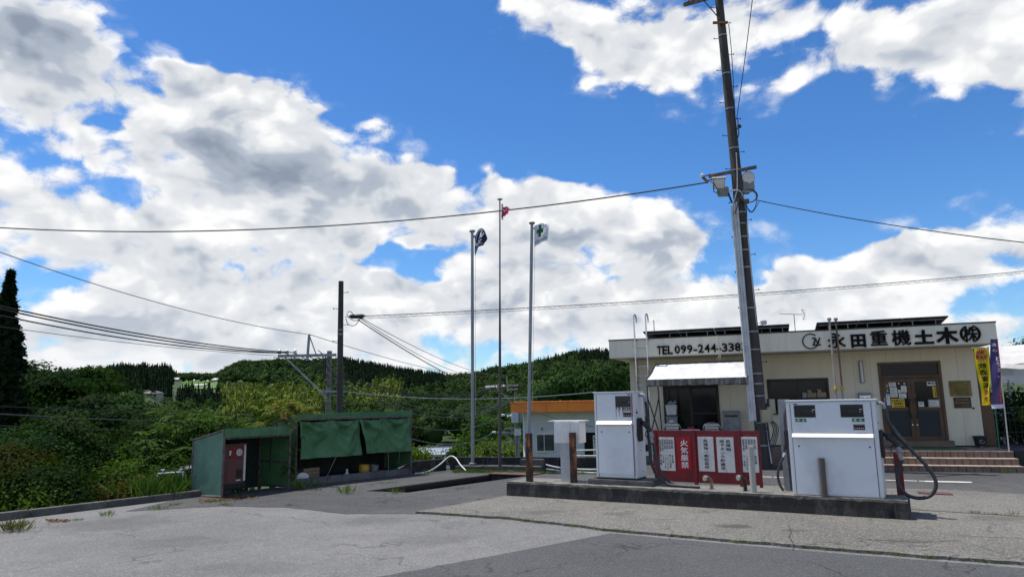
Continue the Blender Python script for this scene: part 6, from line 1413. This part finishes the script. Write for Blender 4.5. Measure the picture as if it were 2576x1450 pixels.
hr = thing('handrail', 'white tubular handrail in front of the orange roofed building', 'handrail', (3.2, 26, -1.4), 0)
m = MB(); A_ = atY(*zf(1700, 1130), 26)-Vector((3.2, 26, -1.4)); B2 = atY(*zf(1925, 1130), 26)-Vector((3.2, 26, -1.4)); m.tube([A_, B2], .025, 8); m.tube([A_+Vector((0, .2, .18)), A_+Vector((1.0, .2, .18)), A_+Vector((1.08, .2, 0))], .025, 8); m.build('rail', M['white'], hr, smooth=True)
m = MB(); m.tube([A_+Vector((.95, 0, -1.2)), A_+Vector((.95, 0, 0))], .03, 8); m.build('post', M['white'], hr, smooth=True)
HOUSES = []
def hit(px, py):
    for q in range(60, 900, 4):
        p = atY(px, py, q)
        if terrain(p.x, p.y) >= p.z: return p
    return atY(px, py, 600)
def house(name, label, px, py, Y, w, d, h, rh, roof, wall, rot=0, hip=False, nwin=3):
    p = hit(px, py) if Y > 150 else atY(px, py, Y); k_ = p.y/Y if Y > 150 else 1; w, d, h, rh = w*k_, d*k_, h*k_, rh*k_; t = thing(name, label, 'house', p, rot); HOUSES.append((px, py, p.y)); nw = .55*k_
    m = MB(); m.box(-w/2, w/2, -d/2, d/2, -3, h); m.build('wall', M[wall], t)
    e = .5; a, b = w/2+e, d/2+e; m = MB(); r = w/2-d/2 if hip else a
    V = [(-a, -b, h), (a, -b, h), (a, b, h), (-a, b, h), (-max(r, .1), 0, h+rh), (max(r, .1), 0, h+rh)]
    m.add(V, [(0, 1, 5, 4), (2, 3, 4, 5), (1, 2, 5), (3, 0, 4), (0, 3, 2, 1)]); rf = m.build('roof', M[roof], t)
    m = MB(); m.bar((-max(r, .1), 0, h+rh), (max(r, .1), 0, h+rh), .25); m.build('ridge_cap', M[roof], rf)
    for k in range(nwin):
        x = -w/2+w*(k+.5)/nwin; m = MB(); m.box(x-nw, x+nw, -d/2-.04, -d/2-.01, h*.35, h*.78); f = m.build('window', M['glassdark'], t)
        m = MB(); m.box(x-nw*1.1, x+nw*1.1, -d/2-.08, -d/2-.045, h*.30, h*.345); m.build('sill', M['insul'], f)
    return t
house('warehouse', 'pale blue warehouse with a grey metal roof down in the valley', 1117, 1162, 100, 6.2, 9, 1.45, .6, 'roofgrey', 'bluewall', 8, False, 4)
house('farmhouse', 'hip roofed house standing alone among the trees on the left hillside', 386, 1003, 420, 9.5, 7.5, 3.4, 1.7, 'rooftile', 'housewall', -6, True, 3)
house('hill_house', 'small grey roofed house at the left end of the saddle field', 440, 961, 640, 6.5, 5, 2.6, 1.8, 'roofgrey', 'housewall', 10, False, 2)
house('hill_house', 'small white house at the right end of the saddle field', 541, 962, 640, 6.5, 5, 2.6, 1.8, 'insul', 'insul', -20, True, 2)
house('hill_house', 'low white shed below the saddle field', 505, 973, 580, 8.5, 5, 1.6, 1.0, 'insul', 'housewall', 0, False, 2)
# white board beside the valley trees
m = MB(); p = atY(1243, 1128, 60); m.box(-.35, .35, -.03, .03, 0, 2.0); m.box(-.05, .05, .03, .1, -3, .3); o = m.build('white_board', M['insul']); o.location = p; tagit(o, 'upright white board among the trees right of the warehouse', 'board')

# ------------------------------------------------------------------ vegetation
class Fol:
    def __init__(s): s.V = []; s.T = []; s.Q = []; s.n = 0
    def quads(s, C, Nn, L, Wd, T, axis=None):
        n = len(C); C = np.asarray(C, float); Nn = np.asarray(Nn, float); Nn = Nn/(np.linalg.norm(Nn, axis=1, keepdims=True)+1e-9)
        t = rng.normal(size=(n, 3)) if axis is None else np.asarray(axis, float)
        t = t-(t*Nn).sum(1, keepdims=True)*Nn; t /= (np.linalg.norm(t, axis=1, keepdims=True)+1e-9); b = np.cross(Nn, t)
        L = np.broadcast_to(np.asarray(L, float), (n,))[:, None]; Wd = np.broadcast_to(np.asarray(Wd, float), (n,))[:, None]
        V = np.stack([C-t*L/2, C+b*Wd/2, C+t*L/2, C-b*Wd/2], 1).reshape(-1, 3)
        s.V.append(V); s.T.append(np.repeat(np.broadcast_to(np.asarray(T, float), (n, 3)), 4, 0))
        s.Q.append(np.arange(s.n, s.n+4*n).reshape(-1, 4)); s.n += 4*n
    def faces(s, V, F, T):
        V = np.asarray(V, float); F = np.asarray(F); s.V.append(V); s.T.append(np.broadcast_to(np.asarray(T, float), (len(V), 3))); s.Q.append(F+s.n); s.n += len(V)
    def build(s, name, mat, parent=None, origin=(0, 0, 0)):
        V = np.concatenate(s.V)-np.array(origin); T = np.concatenate(s.T); Q = np.concatenate([q if q.shape[1] == 4 else np.concatenate([q, q[:, 2:3]], 1) for q in s.Q])
        tri = Q[:, 2] == Q[:, 3]; me = bpy.data.meshes.new(name)
        me.vertices.add(len(V)); me.vertices.foreach_set('co', V.astype(np.float32).ravel())
        tot = np.where(tri, 3, 4); st_ = np.concatenate([[0], np.cumsum(tot)[:-1]]); keep = np.ones(Q.shape, bool); keep[tri, 3] = False
        me.loops.add(int(tot.sum())); me.loops.foreach_set('vertex_index', Q[keep].astype(np.int32))
        me.polygons.add(len(Q)); me.polygons.foreach_set('loop_start', st_.astype(np.int32)); me.update(calc_edges=True)
        a = me.color_attributes.new('tint', 'FLOAT_COLOR', 'POINT'); a.data.foreach_set('color', np.concatenate([T, np.ones((len(T), 1))], 1).astype(np.float32).ravel())
        me.materials.append(mat); o = mobj(name, me, parent)
        if parent is None: o.location = origin
        return o
def rdir(n, zmin=-1.):
    d = rng.normal(size=(n*3+10, 3)); d /= np.linalg.norm(d, axis=1, keepdims=True); d = d[d[:, 2] > zmin]; return d[:n]
G_BROAD = np.array((.0245, .049, .0115)); G_CON = np.array((.011, .023, .009)); G_BAM = np.array((.105, .135, .022)); G_LIGHT = np.array((.062, .10, .02))
ICO = bmesh.new(); bmesh.ops.create_icosphere(ICO, subdivisions=1, radius=1); ICOV = np.array([v.co for v in ICO.verts]); ICOF = np.array([[v.index for v in f.verts] for f in ICO.faces]); ICO.free()
def far_broad(F, p, h, r, c, fine=1.):
    c = c*rng.uniform(.55, 1.6); nl = rng.integers(5, 8); ctr = np.array(p)+(0, 0, h*.62)
    F.faces(ICOV*(r*.62, r*.62, h*.30)*rng.uniform(.8, 1.15, (len(ICOV), 1))+ctr, ICOF, c*.9)
    ld = rdir(nl, -.15); lr = r*rng.uniform(.38, .58, nl); lc = ctr+ld*np.array((r*.58, r*.58, h*.28))
    for k in range(nl):
        n = int(13*fine**2); d = rdir(n, -.35); F.quads(lc[k]+d*lr[k]*rng.uniform(.85, 1.1, (n, 1)), d+ld[k]*.5+rng.normal(size=(n, 3))*.28, r/fine*rng.uniform(.28, .48, n), r/fine*rng.uniform(.20, .34, n), c*rng.uniform(.9, 1.12, (n, 1))*rng.uniform(.8, 1.25))
def far_con(F, p, h, r, c):
    c = c*rng.uniform(.75, 1.25); n = 90; s = rng.random(n)**.75; z = h*(.98-.86*s); rad = r*(s*.92+.04)*rng.uniform(.7, 1.15, n); a = rng.random(n)*6.283
    C = np.stack([np.cos(a)*rad, np.sin(a)*rad, z], 1)+np.array(p); Nn = np.stack([np.cos(a), np.sin(a), np.full(n, .55)], 1)+rng.normal(size=(n, 3))*.3
    F.quads(C, Nn, h*.09*rng.uniform(.7, 1.2, n), r*.36*rng.uniform(.7, 1.2, n), c*rng.uniform(.88, 1.15, (n, 1)), axis=np.stack([np.cos(a)*.5, np.sin(a)*.5, np.full(n, -1.)], 1))
    k = 7; th = np.arange(k)*2*math.pi/k; V = np.concatenate([np.stack([np.cos(th)*r*.48, np.sin(th)*r*.48, np.full(k, h*.08)], 1), [(0, 0, h*1.02)]])+np.array(p)
    F.faces(V, np.array([[i, (i+1) % k, k] for i in range(k)]), c)
def far_bam(F, p, h, r, c):
    c = c*rng.uniform(.75, 1.25)*np.array((1, rng.uniform(.95, 1.1), rng.uniform(.8, 1.3)))
    lean = rng.normal(size=2)*.12*h; n = 44; s = rng.random(n); ctr = np.stack([lean[0]*s**2, lean[1]*s**2, h*(.30+.70*s)], 1); rad = r*np.sin(np.pi*np.clip(s*.86+.10, 0, 1))*rng.uniform(.3, 1.05, n); a = rng.random(n)*6.283
    C = ctr+np.stack([np.cos(a)*rad, np.sin(a)*rad, rng.normal(size=n)*.2], 1)+np.array(p)
    F.quads(C, np.stack([np.cos(a), np.sin(a), np.full(n, .8)], 1)+rng.normal(size=(n, 3))*.4, r*rng.uniform(.5, .9, n), r*rng.uniform(.22, .4, n), c*rng.uniform(.75, 1.3, (n, 1)), axis=np.stack([np.cos(a), np.sin(a), np.full(n, -.7)], 1))
    F.faces(ICOV*(r*.5, r*.5, h*.33)+np.array(p)+(lean[0]*.3, lean[1]*.3, h*.55), ICOF, c)
def vtype(x, y):
    w = 8*math.sin(x*.05)+5*math.sin(x*.13)
    if 448 < x < 545 and 946 < y < 970: return 'field'
    if 276+w < x < 446 and y < 990+w: return 'con'
    if 436 < x < 565 and 968 < y < 1012: return 'con'
    if 575+w < x < 810 and 978+w < y < 1060: return 'bam'
    if 885 < x < 1010+w and 966+w < y < 1020: return 'bam'
    if 200 < x < 300 and 1000 < y < 1040: return 'bam'
    if 520 < x < 700 and 945 < y < 982: return 'low'
    if 872+w < x < 1120+w and y < 958+w+max(0, (x-960)*.12): return 'con'
    if x > 1455+w*2 and y < 975+w: return 'con'
    if x > 1100 and y < 935 and rng.random() < .25: return 'con'
    return 'broad'
FB, FC, FM = Fol(), Fol(), Fol(); r = 100.0
cnt = {}
while r < 790:
    stp = 4.0+r*.0054; na = int(R_(58)*r/stp)
    for k in range(na):
        a = -40+58*(k+rng.random())/na; rr_ = r+rng.uniform(-.5, .5)*stp; r1 = float(np.interp(a, R1A, R1V))
        if rr_ > r1+14: continue
        x, y = rr_*math.sin(R_(a)), rr_*math.cos(R_(a)); z = terrain(x, y); px, py = proj((x, y, z+6)); ty = vtype(px, py)
        if px > 1640: continue
        if any(abs(px-hx) < (34 if hx == 386 else 12) and hy-12 < proj((x, y, z+9))[1]+0 < hy+30 and y < hd for hx, hy, hd in HOUSES): continue
        if any(abs(px-hx) < (36 if hx == 386 else 13) and proj((x, y, z+9))[1] < hy+4 < proj((x, y, z-8))[1] and y < hd for hx, hy, hd in HOUSES): continue
        if 1055 < px < 1185 and rr_ < 108 and proj((x, y, z+9))[1] < 1162: continue
        cnt[ty] = cnt.get(ty, 0)+1
        if ty == 'field': continue
        if ty == 'low': far_broad(FB, (x, y, z), rng.uniform(2.2, 4.0), rng.uniform(1.6, 2.8), G_LIGHT*.9)
        elif ty == 'con' and not (a > 2 and rr_ < 260):
            for _ in range(2): far_con(FC, (x+rng.uniform(-2, 2), y+rng.uniform(-2, 2), z-.5), rng.uniform(7, 10), rng.uniform(1.3, 1.9), G_CON)
        elif ty == 'bam':
            for _ in range(2): far_bam(FM, (x+rng.uniform(-2, 2), y+rng.uniform(-2, 2), z-.5), rng.uniform(7, 10.5), rng.uniform(1.4, 2.0), G_BAM)
        else: far_broad(FB, (x, y, z-.5), rng.uniform(5.5, 8.5), rng.uniform(2.2, 3.6), G_BROAD*np.array((1, rng.uniform(.9, 1.15), 1))+(G_LIGHT-G_BROAD)*(rng.random() < .11)*.6, 2.2 if rr_ < 170 else 1.5 if rr_ < 280 else 1.05)
    r += stp
tagit(FB.build('broadleaf_woodland', M['leaf_far']), 'dark broadleaf woodland covering the hills', 'woodland', kind='stuff')
tagit(FC.build('cedar_plantation', M['leaf_far']), 'blackish cedar plantations on the ridges', 'woodland', kind='stuff')
tagit(FM.build('bamboo_grove', M['leaf_far']), 'yellow green bamboo groves on the middle slope', 'bamboo', kind='stuff')
# meadow in the saddle
m = MB(); gx = []
for i in range(9):
    row = []
    for j in range(9):
        a = math.degrees(math.atan(((445+110*i/8)-1288)/FPX)); rr_ = 470+280*j/8; x, y = rr_*math.sin(R_(a)), rr_*math.cos(R_(a)); row.append((x, y, terrain(x, y)+.8))
    gx.append(row)
for i in range(8):
    for j in range(8): m.quad(gx[i][j], gx[i+1][j], gx[i+1][j+1], gx[i][j+1])
tagit(m.build('meadow', M['field'], None, True), kind='structure')

# ---- single trees and shrubs
def limb(mb, a, b, r0, r1, bend=.1, k=6):
    a, b = Vector(a), Vector(b); mid = a.lerp(b, .5)+Vector((random.uniform(-1, 1), random.uniform(-1, 1), random.uniform(-.3, 1)))*bend*(b-a).length
    P = [a*(1-s)**2+mid*2*s*(1-s)+b*s*s for s in [i/k for i in range(k+1)]]; mb.tube(P, [r0+(r1-r0)*i/k for i in range(k+1)], 7); return P
def tree(name, label, base, trunk_h, lobes, leaves, size, tint, nclump=60, sig=.45, tr=.16, cat='tree', flat=1., group=None, shape=.5, limbs=10, twig=True):
    """lobes: (dx,dy,dz,rx,ry,rz) ellipsoids of the crown relative to the base"""
    base = Vector(base); t = thing(name, label, cat, base, 0, group); F = Fol(); vol = np.array([l[3]*l[4]*l[5] for l in lobes])**(2/3); vol /= vol.sum(); ends = []
    for l, w in zip(lobes, vol):
        n = max(3, int(nclump*w)); d = rdir(n, -.75); rad = rng.random(n)**shape; C = np.array(l[:3])+d*rad[:, None]*np.array(l[3:]); ends += [tuple(c) for c in C[:max(1, int(limbs*w)+1)]]
        for c in C:
            q = max(4, int(leaves/nclump*rng.uniform(.6, 1.5))); pos = c+rng.normal(size=(q, 3))*np.array((sig, sig, sig*.6*flat)); out = pos-np.array(l[:3]); out /= np.linalg.norm(out, axis=1, keepdims=True)+1e-6
            ct = np.array(tint)*rng.uniform(.5, 1.35)*np.array((rng.uniform(.85, 1.25), 1, rng.uniform(.8, 1.2)))
            cd = (c-np.array(l[:3]))/np.array(l[3:]); F.quads(pos, cd*.8+out*.3+np.array((0, 0, .35))+rng.normal(size=(q, 3))*.32, size*rng.uniform(.7, 1.4, q), size*.55*rng.uniform(.7, 1.3, q), ct*rng.uniform(.9, 1.12, (q, 1)))
    F.build('crown', M['leaf'], t)
    m = MB(); top = Vector(lobes[0][:3])*.75
    if trunk_h > 0:
        P = limb(m, (0, 0, -.4), top, tr, tr*.45, .06, 8)
        for e in ends: s = P[random.randint(2, 7)]; limb(m, s, Vector(e), tr*.42, tr*.10, .12)
        m.build('trunk', M['bark'], t, smooth=True)
    return t
def T(px, py, Y, dz=0.): p = atY(px, py, Y); return Vector((p.x, p.y, terrain(p.x, p.y)+dz))
# columnar conifer at the left edge
def conifer(label, base, h, r, tint, n=9000, size=.34):
    t = thing('conifer', label, 'tree', base); F = Fol(); s = rng.random(n)**.8; k = 190; ba = rng.random(k)*6.283; bs = np.sort(rng.random(k)); bi = rng.integers(0, k, n); s = np.clip(bs[bi]+rng.normal(size=n)*.012, 0, 1); prof = np.minimum(1, s*2.0+.05)*(1-.25*np.clip(s-.6, 0, 1)); rad = r*prof*rng.random(n)**.45*(1+.25*np.sin(bi*2.3)); a = ba[bi]+rng.normal(size=n)*.55
    C = np.stack([np.cos(a)*rad, np.sin(a)*rad, h*(1-s*.95)-rad*.25], 1); F.quads(C, np.stack([np.cos(a)*.6, np.sin(a)*.6, np.full(n, .6)], 1)+rng.normal(size=(n, 3))*.5, size*rng.uniform(.7, 1.4, n), size*.5*rng.uniform(.6, 1.2, n), np.array(tint)*rng.uniform(.65, 1.35, (n, 1)))
    F.build('crown', M['leaf'], t); m = MB(); m.tube([(0, 0, -.5), (0, 0, h*.5), (0, 0, h*.97)], [.25, .16, .02], 10); m.build('trunk', M['bark'], t, smooth=True); return t
b = T(-12, 1100, 26); ht = atY(-4, 684, 26).z-b.z; conifer('tall dark columnar conifer cut by the left edge of the picture', b, ht, .95, (.014, .028, .010), 16000, .32)
# spreading dark tree with arching branches
def spread(label, base, lobes, n, size, tint, **k): return tree('spreading_tree', label, base, 1, lobes, n, size, tint, **k)
b = T(250, 1180, 30); 
def rel(px, py, Y, b): p = atY(px, py, Y); return (p.x-b.x, p.y-b.y, p.z-b.z)
L = [(*rel(px, py, Y, b), rx, 1.8, rz) for px, py, Y, rx, rz in ((250, 1040, 30, 2.3, 1.0), (130, 985, 31, 1.8, .9), (215, 960, 31, 1.6, .6), (320, 1050, 29, 1.3, .5), (430, 1068, 30, 1.2, .4), (100, 1070, 29, 1.6, .9), (200, 1095, 29, 1.6, .7), (390, 1090, 30, 1.3, .7), (80, 950, 32, 1.2, .6))]
spread('broad dark spreading tree with arching branches left of the small shed', b, L, 26000, .20, (.020, .050, .010), nclump=260, sig=.34, tr=.24, flat=.55, limbs=26)
b = T(420, 1160, 40); L = [(*rel(px, py, 40, b), rx, 2, rz) for px, py, rx, rz in ((330, 1050, 2.0, .8), (420, 1062, 2.0, .8), (470, 1080, 1.8, .9), (380, 1095, 2.6, 1.2))]
tree('broadleaf_tree', 'mid green tree behind the spreading one below the farmhouse', b, 1, L, 14000, .20, (.050, .090, .018), nclump=140, sig=.4, tr=.2)
for lab, px, py, Y, w, h, tn in (('round dark tree right of the long shed at the valley edge', 1060, 1098, 112, 1.7, 1.5, (.028, .056, .014)), ('bright green tree right of the left flagpole', 1235, 1108, 50, 2.3, 1.7, (.050, .105, .02)), ('dark tree behind the transformer pole', 1290, 1080, 58, 2.6, 2.4, (.026, .055, .014)), ('small yellow green bush by the warehouse corner', 1262, 1140, 46, 1.2, .7, (.10, .15, .03)), ('small dark tree between the warehouse and the left flagpole', 1166, 1142, 55, .55, .45, (.028, .06, .014))):
    b = T(px, py+60, Y); q = rel(px, py, Y, b); tree('broadleaf_tree', lab, b, 1, [(*q, w, w, h), (q[0]-w*.5, q[1], q[2]-h*.5, w*.7, w, h*.7), (q[0]+w*.55, q[1], q[2]-h*.4, w*.7, w, h*.7)], 5000, .30, tn, nclump=70, sig=.42, tr=.15)
# shrubs along the kerb, left to right
def shrub(label, px, py, Y, rx, rz, n, size, tint, name='shrub', sig=.2, nclump=50, ry=None, z=None):
    n = int(n*1.8); size *= .72; tint = tuple(np.array(tint)*np.array((.72, .80, .55)))
    p = atY(px, py, Y); zb = terrain(p.x, p.y) if z is None else z; b = Vector((p.x, p.y, zb)); q = (0, 0, p.z-zb)
    return tree(name, label, b, 1, [(*q, rx, ry or rx, rz), (-rx*.6, 0, q[2]-rz*.5, rx*.7, rx*.6, rz*.8), (rx*.6, 0, q[2]-rz*.5, rx*.7, rx*.6, rz*.8)], n, size, tint, nclump=nclump, sig=sig, tr=.05, cat='shrub', limbs=8)
shrub('tall blue green shrub at the left edge above the kerb', 60, 1150, 15.5, 1.0, .75, 7000, .13, (.030, .070, .026), nclump=80)
shrub('brownish green bush at the left edge behind the kerb', 20, 1200, 13.6, .8, .55, 6000, .11, (.060, .066, .018), nclump=80)
shrub('dark bush low behind the kerb at the left', 120, 1225, 13.4, .8, .5, 6000, .11, (.026, .050, .013), nclump=80)
shrub('greyish green feathery shrub rising behind the kerb', 170, 1140, 17, 1.1, .9, 7000, .13, (.036, .066, .022), nclump=80)
shrub('dark green shrub in the middle of the left bank', 270, 1170, 17.5, 1.2, .8, 8000, .13, (.030, .062, .014), nclump=80)
shrub('fresh green low shrub beside the scrap heap', 340, 1205, 15.6, .8, .45, 5000, .12, (.052, .105, .02), nclump=60)
shrub('orange tinted low shrub in front of the scrap metal', 320, 1243, 14.3, .55, .22, 2200, .10, (.14, .10, .03), nclump=40)
shrub('yellow green leafy shrub above the scrap cabinet', 440, 1190, 16.2, .8, .55, 5500, .12, (.062, .110, .022), nclump=60)
shrub('dark undergrowth shrub behind the scrap cabinet', 510, 1215, 16.0, .8, .5, 5500, .12, (.028, .056, .014), nclump=60)
shrub('shadowy tall shrub between the spreading tree and the saplings', 430, 1120, 20, 1.3, 1.0, 8000, .15, (.026, .056, .014), nclump=90)
shrub('dense dark shrub low at the left end of the kerb', 55, 1245, 13.2, .6, .35, 4000, .10, (.030, .060, .015), nclump=50)
shrub('bright weed patch peeking over the kerb at the left', 85, 1262, 12.9, .35, .14, 900, .09, (.095, .165, .03), nclump=20)
shrub('bushy undergrowth left of the water tap', 420, 1225, 14.9, .55, .35, 4200, .10, (.045, .085, .018), nclump=50)
shrub('overgrown shrub behind the small green shed', 560, 1100, 17.5, .9, .5, 5500, .13, (.042, .085, .018), nclump=60)
shrub('dark bush under the power pole behind the shed gap', 700, 1085, 19.5, 1.2, .6, 6500, .14, (.036, .075, .016), nclump=70)
shrub('yellow green leafy bush behind the low wall right of the shed', 1050, 1146, 20.5, .26, .14, 1000, .10, (.13, .19, .035), nclump=30)
shrub('dark hedge under the canopy tent behind the wire fence', 2560, 1040, 19.5, 1.6, .7, 9000, .13, (.020, .045, .012), nclump=90)
shrub('distant tree top above the canopy tent at the right edge', 2612, 888, 40, 1.3, .7, 3000, .30, (.03, .06, .014), 'broadleaf_tree', .4)
# saplings with feather leaves by the sheds
def pinnate(F, o, d, L, n, ls, tint, droop=.5):
    o = np.array(o, float); d = np.array(d, float); d /= np.linalg.norm(d); P = []; 
    for i in range(n+1):
        s = i/n; P.append(o+d*L*s+np.array((0, 0, -droop*L*s*s)))
    P = np.array(P); ax = np.gradient(P, axis=0); ax /= np.linalg.norm(ax, axis=1, keepdims=True); side = np.cross(ax, (0, 0, 1.)); side /= np.linalg.norm(side, axis=1, keepdims=True)+1e-9; up_ = np.cross(side, ax)
    for sg_ in (-1, 1):
        dv = side*sg_+ax*.45+np.array((0, 0, -.25)); dv /= np.linalg.norm(dv, axis=1, keepdims=True); C = P[1:]+dv[1:]*ls*.5
        F.quads(C, up_[1:]+rng.normal(size=(n, 3))*.2, ls, ls*.36, np.array(tint)*rng.uniform(.8, 1.25, (n, 1)), axis=dv[1:])
    F.quads(P[:-1]+(P[1:]-P[:-1])*.5, up_[:-1], L/n*1.1, .012, np.array((.08, .07, .03)), axis=ax[:-1])
def sapling(label, px, py, Y, h, nst, tint, spread_=.4, leafL=.55):
    p = atY(px, py, Y); zb = terrain(p.x, p.y); zb = max(zb, -1.4); b = Vector((p.x, p.y, zb)); t = thing('feather_leaf_sapling', label, 'sapling', b, 0, 'saplings by the sheds'); F = Fol(); m = MB(); H = p.z-zb
    for k in range(nst):
        w = random.uniform(0, 6.28); tip = Vector((math.cos(w)*spread_, math.sin(w)*spread_, H+random.uniform(-.3, .2)*h)); P = limb(m, (random.uniform(-.1, .1), random.uniform(-.1, .1), -.1), tip, .022, .008, .06)
        for j in range(11):
            q = Vector((0, 0, 0)).lerp(tip, random.uniform(.45, 1)); a = random.uniform(0, 6.28); pinnate(F, q, (math.cos(a), math.sin(a), random.uniform(.3, .9)), leafL*random.uniform(.7, 1.2), 9, leafL*.24, np.array(tint)*random.uniform(.75, 1.25))
    F.build('leaves', M['leaf'], t); m.build('stem', M['bark'], t, smooth=True)
sapling('feather leaved sapling at the back of the gap left of the small shed', 455, 1050, 17, .8, 5, (.062, .120, .022), .5)
sapling('feather leaved sapling with drooping leaves above the small shed end', 420, 1085, 16, .8, 5, (.055, .110, .022), .45)
sapling('pale feather leaved sapling directly behind the small shed roof', 520, 1055, 17.6, .8, 5, (.075, .130, .024), .5)
sapling('feather leaved sapling near the water tap', 455, 1140, 15.6, .8, 6, (.050, .100, .020), .5)
sapling('leafy sapling standing behind the shed gap', 640, 1060, 18.4, .7, 5, (.070, .125, .024), .5)
sapling('short feather leaved sapling beyond the kerb', 300, 1190, 16, .6, 4, (.045, .095, .020), .45)
sapling('large feather leaved sapling left of the yellow green shrub', 375, 1130, 18, .8, 5, (.050, .105, .020), .55)
# climbing vine over the long shed
t = thing('climbing_vine', 'yellow green vine heaped over the left corner of the long shed', 'vine', (-4.81, 15.64, 0), 45.5); F = Fol(); m = MB()
for k in range(55):
    s = random.random(); q = Vector((-.55+s*1.05+random.gauss(0, .1), .35+random.gauss(0, .25), 1.35+.42*math.sin(s*3.0)+random.gauss(0, .07)))
    for j in range(2): a = random.uniform(0, 6.28); pinnate(F, q, (math.cos(a), math.sin(a)-.3, random.uniform(.1, .8)), .34, 7, .10, np.array((.115, .150, .024) if random.random() < .7 else (.16, .13, .03))*random.uniform(.7, 1.2))
for k in range(30):
    q = Vector((-.18+random.gauss(0, .08), -.05+random.gauss(0, .05), random.uniform(.15, 1.5))); a = random.uniform(0, 6.28); pinnate(F, q, (math.cos(a), -abs(math.sin(a)), .2), .2, 5, .08, np.array((.085, .12, .022))*random.uniform(.7, 1.2))
F.build('leaves', M['leaf'], t)
for k in range(5): limb(m, (-.3, .5, -.3), (random.uniform(-.5, .5), .35, random.uniform(1.3, 1.7)), .02, .008, .2)
m.build('stem', M['bark'], t, smooth=True)
# grass: tufts in joints and along edges
def blades(F, c, n, h, spread_, tint, lean=.5):
    c = np.array(c, float); a = rng.random(n)*6.283; r_ = rng.random(n)*spread_; b = c+np.stack([np.cos(a)*r_, np.sin(a)*r_, np.zeros(n)], 1); hh = h*rng.uniform(.5, 1.2, n); ln_ = rng.uniform(.1, lean, n)
    dv = np.stack([np.cos(a)*ln_, np.sin(a)*ln_, np.ones(n)], 1); dv /= np.linalg.norm(dv, axis=1, keepdims=True)
    F.quads(b+dv*hh[:, None]*.5, np.stack([-np.sin(a), np.cos(a), np.full(n, .15)], 1)+rng.normal(size=(n, 3))*.3, hh, np.maximum(.006, hh*.07), np.array(tint)*rng.uniform(.7, 1.35, (n, 1)), axis=dv)
F = Fol()
edge = [(-1.62, 11.60), (-.14, 10.89), (1.23, 9.776), (2.58, 8.92), (3.61, 8.30), (5.18, 7.45), (7, 6.2)]
for (xa, ya), (xb, yb) in zip(edge, edge[1:]):
    for k in range(22):
        s = rng.random(); x, y = xa+(xb-xa)*s, ya+(yb-ya)*s
        if noise.noise((x*1.7, y*1.7, 3)) > -.02 or rng.random() < .15: blades(F, (x-.01, y-.03, .004), int(rng.integers(5, 16)), rng.uniform(.03, .07), .05, (.11, .17, .035), .9)
tagit(F.build('joint_weeds', M['leaf']), 'low weeds growing along the ragged front edge of the slab', 'weeds', kind='stuff')
F = Fol()
for k in range(120):
    s = rng.random()**.7; x, y = 5.75+6.0*s, 11.0-4.25*s
    if s > .12: blades(F, (x, y, .036), int(rng.integers(8, 20)), rng.uniform(.05, .13)*(1 if s > .2 else .5), .06, (.10, .17, .035), .9)
for x, y in ((10.6, 15.55), (12.1, 15.2), (11.4, 15.3)):
    for _ in range(2): blades(F, (x+rng.normal()*.03, y+rng.normal()*.03, .0), 14, .15, .08, (.10, .18, .035), .8)
tagit(F.build('joint_grass', M['leaf']), 'grass tufts growing in the joint to the right of the island', 'grass', kind='stuff')
F = Fol()
for k in range(150):
    x = -1.6+2.3*rng.random(); y = 18.12-(x+1.6)*.30+rng.normal()*.06; blades(F, (x, y, .0), 14, .10, .07, (.12, .18, .035), .9)
for k in range(60): x = .75+2.0*rng.random(); blades(F, (x, 17.45-(x-.75)*.29+rng.normal()*.05, 0), 14, .11, .08, (.11, .18, .035), .9)
for x, y, h, n in ((-4.55, 15.15, .25, 30), (-4.3, 15.6, .15, 20), (-2.2, 17.7, .14, 20), (-3.35, 14.2, .20, 26), (-2.4, 14.12, .12, 30), (-2.9, 15.9, .07, 16), (-1.1, 14.6, .07, 14), (-5.6, 13.4, .06, 40), (-5.2, 12.9, .06, 30), (-6.2, 13.1, .05, 30), (-6.3, 12.55, .10, 24), (-6.9, 12.2, .05, 20), (-6.7, 11.9, .12, 18), (-7.0, 11.5, .05, 20), (-7.55, 11.3, .08, 24), (-7.3, 10.8, .06, 20), (-4.0, 12.7, .05, 12), (-1.1, 12.3, .06, 12), (-.8, 12.6, .05, 12), (-.55, 12.9, .06, 14)):
    for _ in range(3): blades(F, (x+rng.normal()*.06, y+rng.normal()*.06, .003), n, h, .09, (.10, .165, .035), .9)
tagit(F.build('yard_weeds', M['leaf']), 'scattered weeds on the yard and at the foot of the walls', 'weeds', kind='stuff')
t = thing('grass_clump', 'tall green grass clump around the water tap stand', 'grass clump', (-6.98, 14.05, 0)); F = Fol()
for k in range(44): blades(F, (-.16+rng.normal()*.30, rng.normal()*.18-.05, 0), 26, rng.uniform(.25, .55), .10, (.060, .115, .022), .9)
F.build('blades', M['leaf'], t)
t = thing('grass_clump', 'dry straw coloured grass clump on the pavement at the left edge', 'grass clump', tuple(gnd(28, 1338))); F = Fol()
for k in range(8): blades(F, (rng.normal()*.10, rng.normal()*.05, 0), 22, .20, .07, (.14, .13, .06), .8)
F.build('blades', M['leaf'], t)
F = Fol()
for k in range(420):
    s = rng.random(); p = gnd(500+150*s, 1262-14*s+rng.normal()*3) if rng.random() < .75 else gnd(115+60*rng.random(), 1313-6*rng.random())
    F.quads([(p.x, p.y, .012+.01*rng.random())], [(rng.normal()*.4, rng.normal()*.4, 1)], .05, .03, np.array((.17, .095, .05))*rng.uniform(.6, 1.5))
tagit(F.build('leaf_litter', M['leaf']), 'dry brown leaves gathered against the kerb', 'leaf litter', kind='stuff')
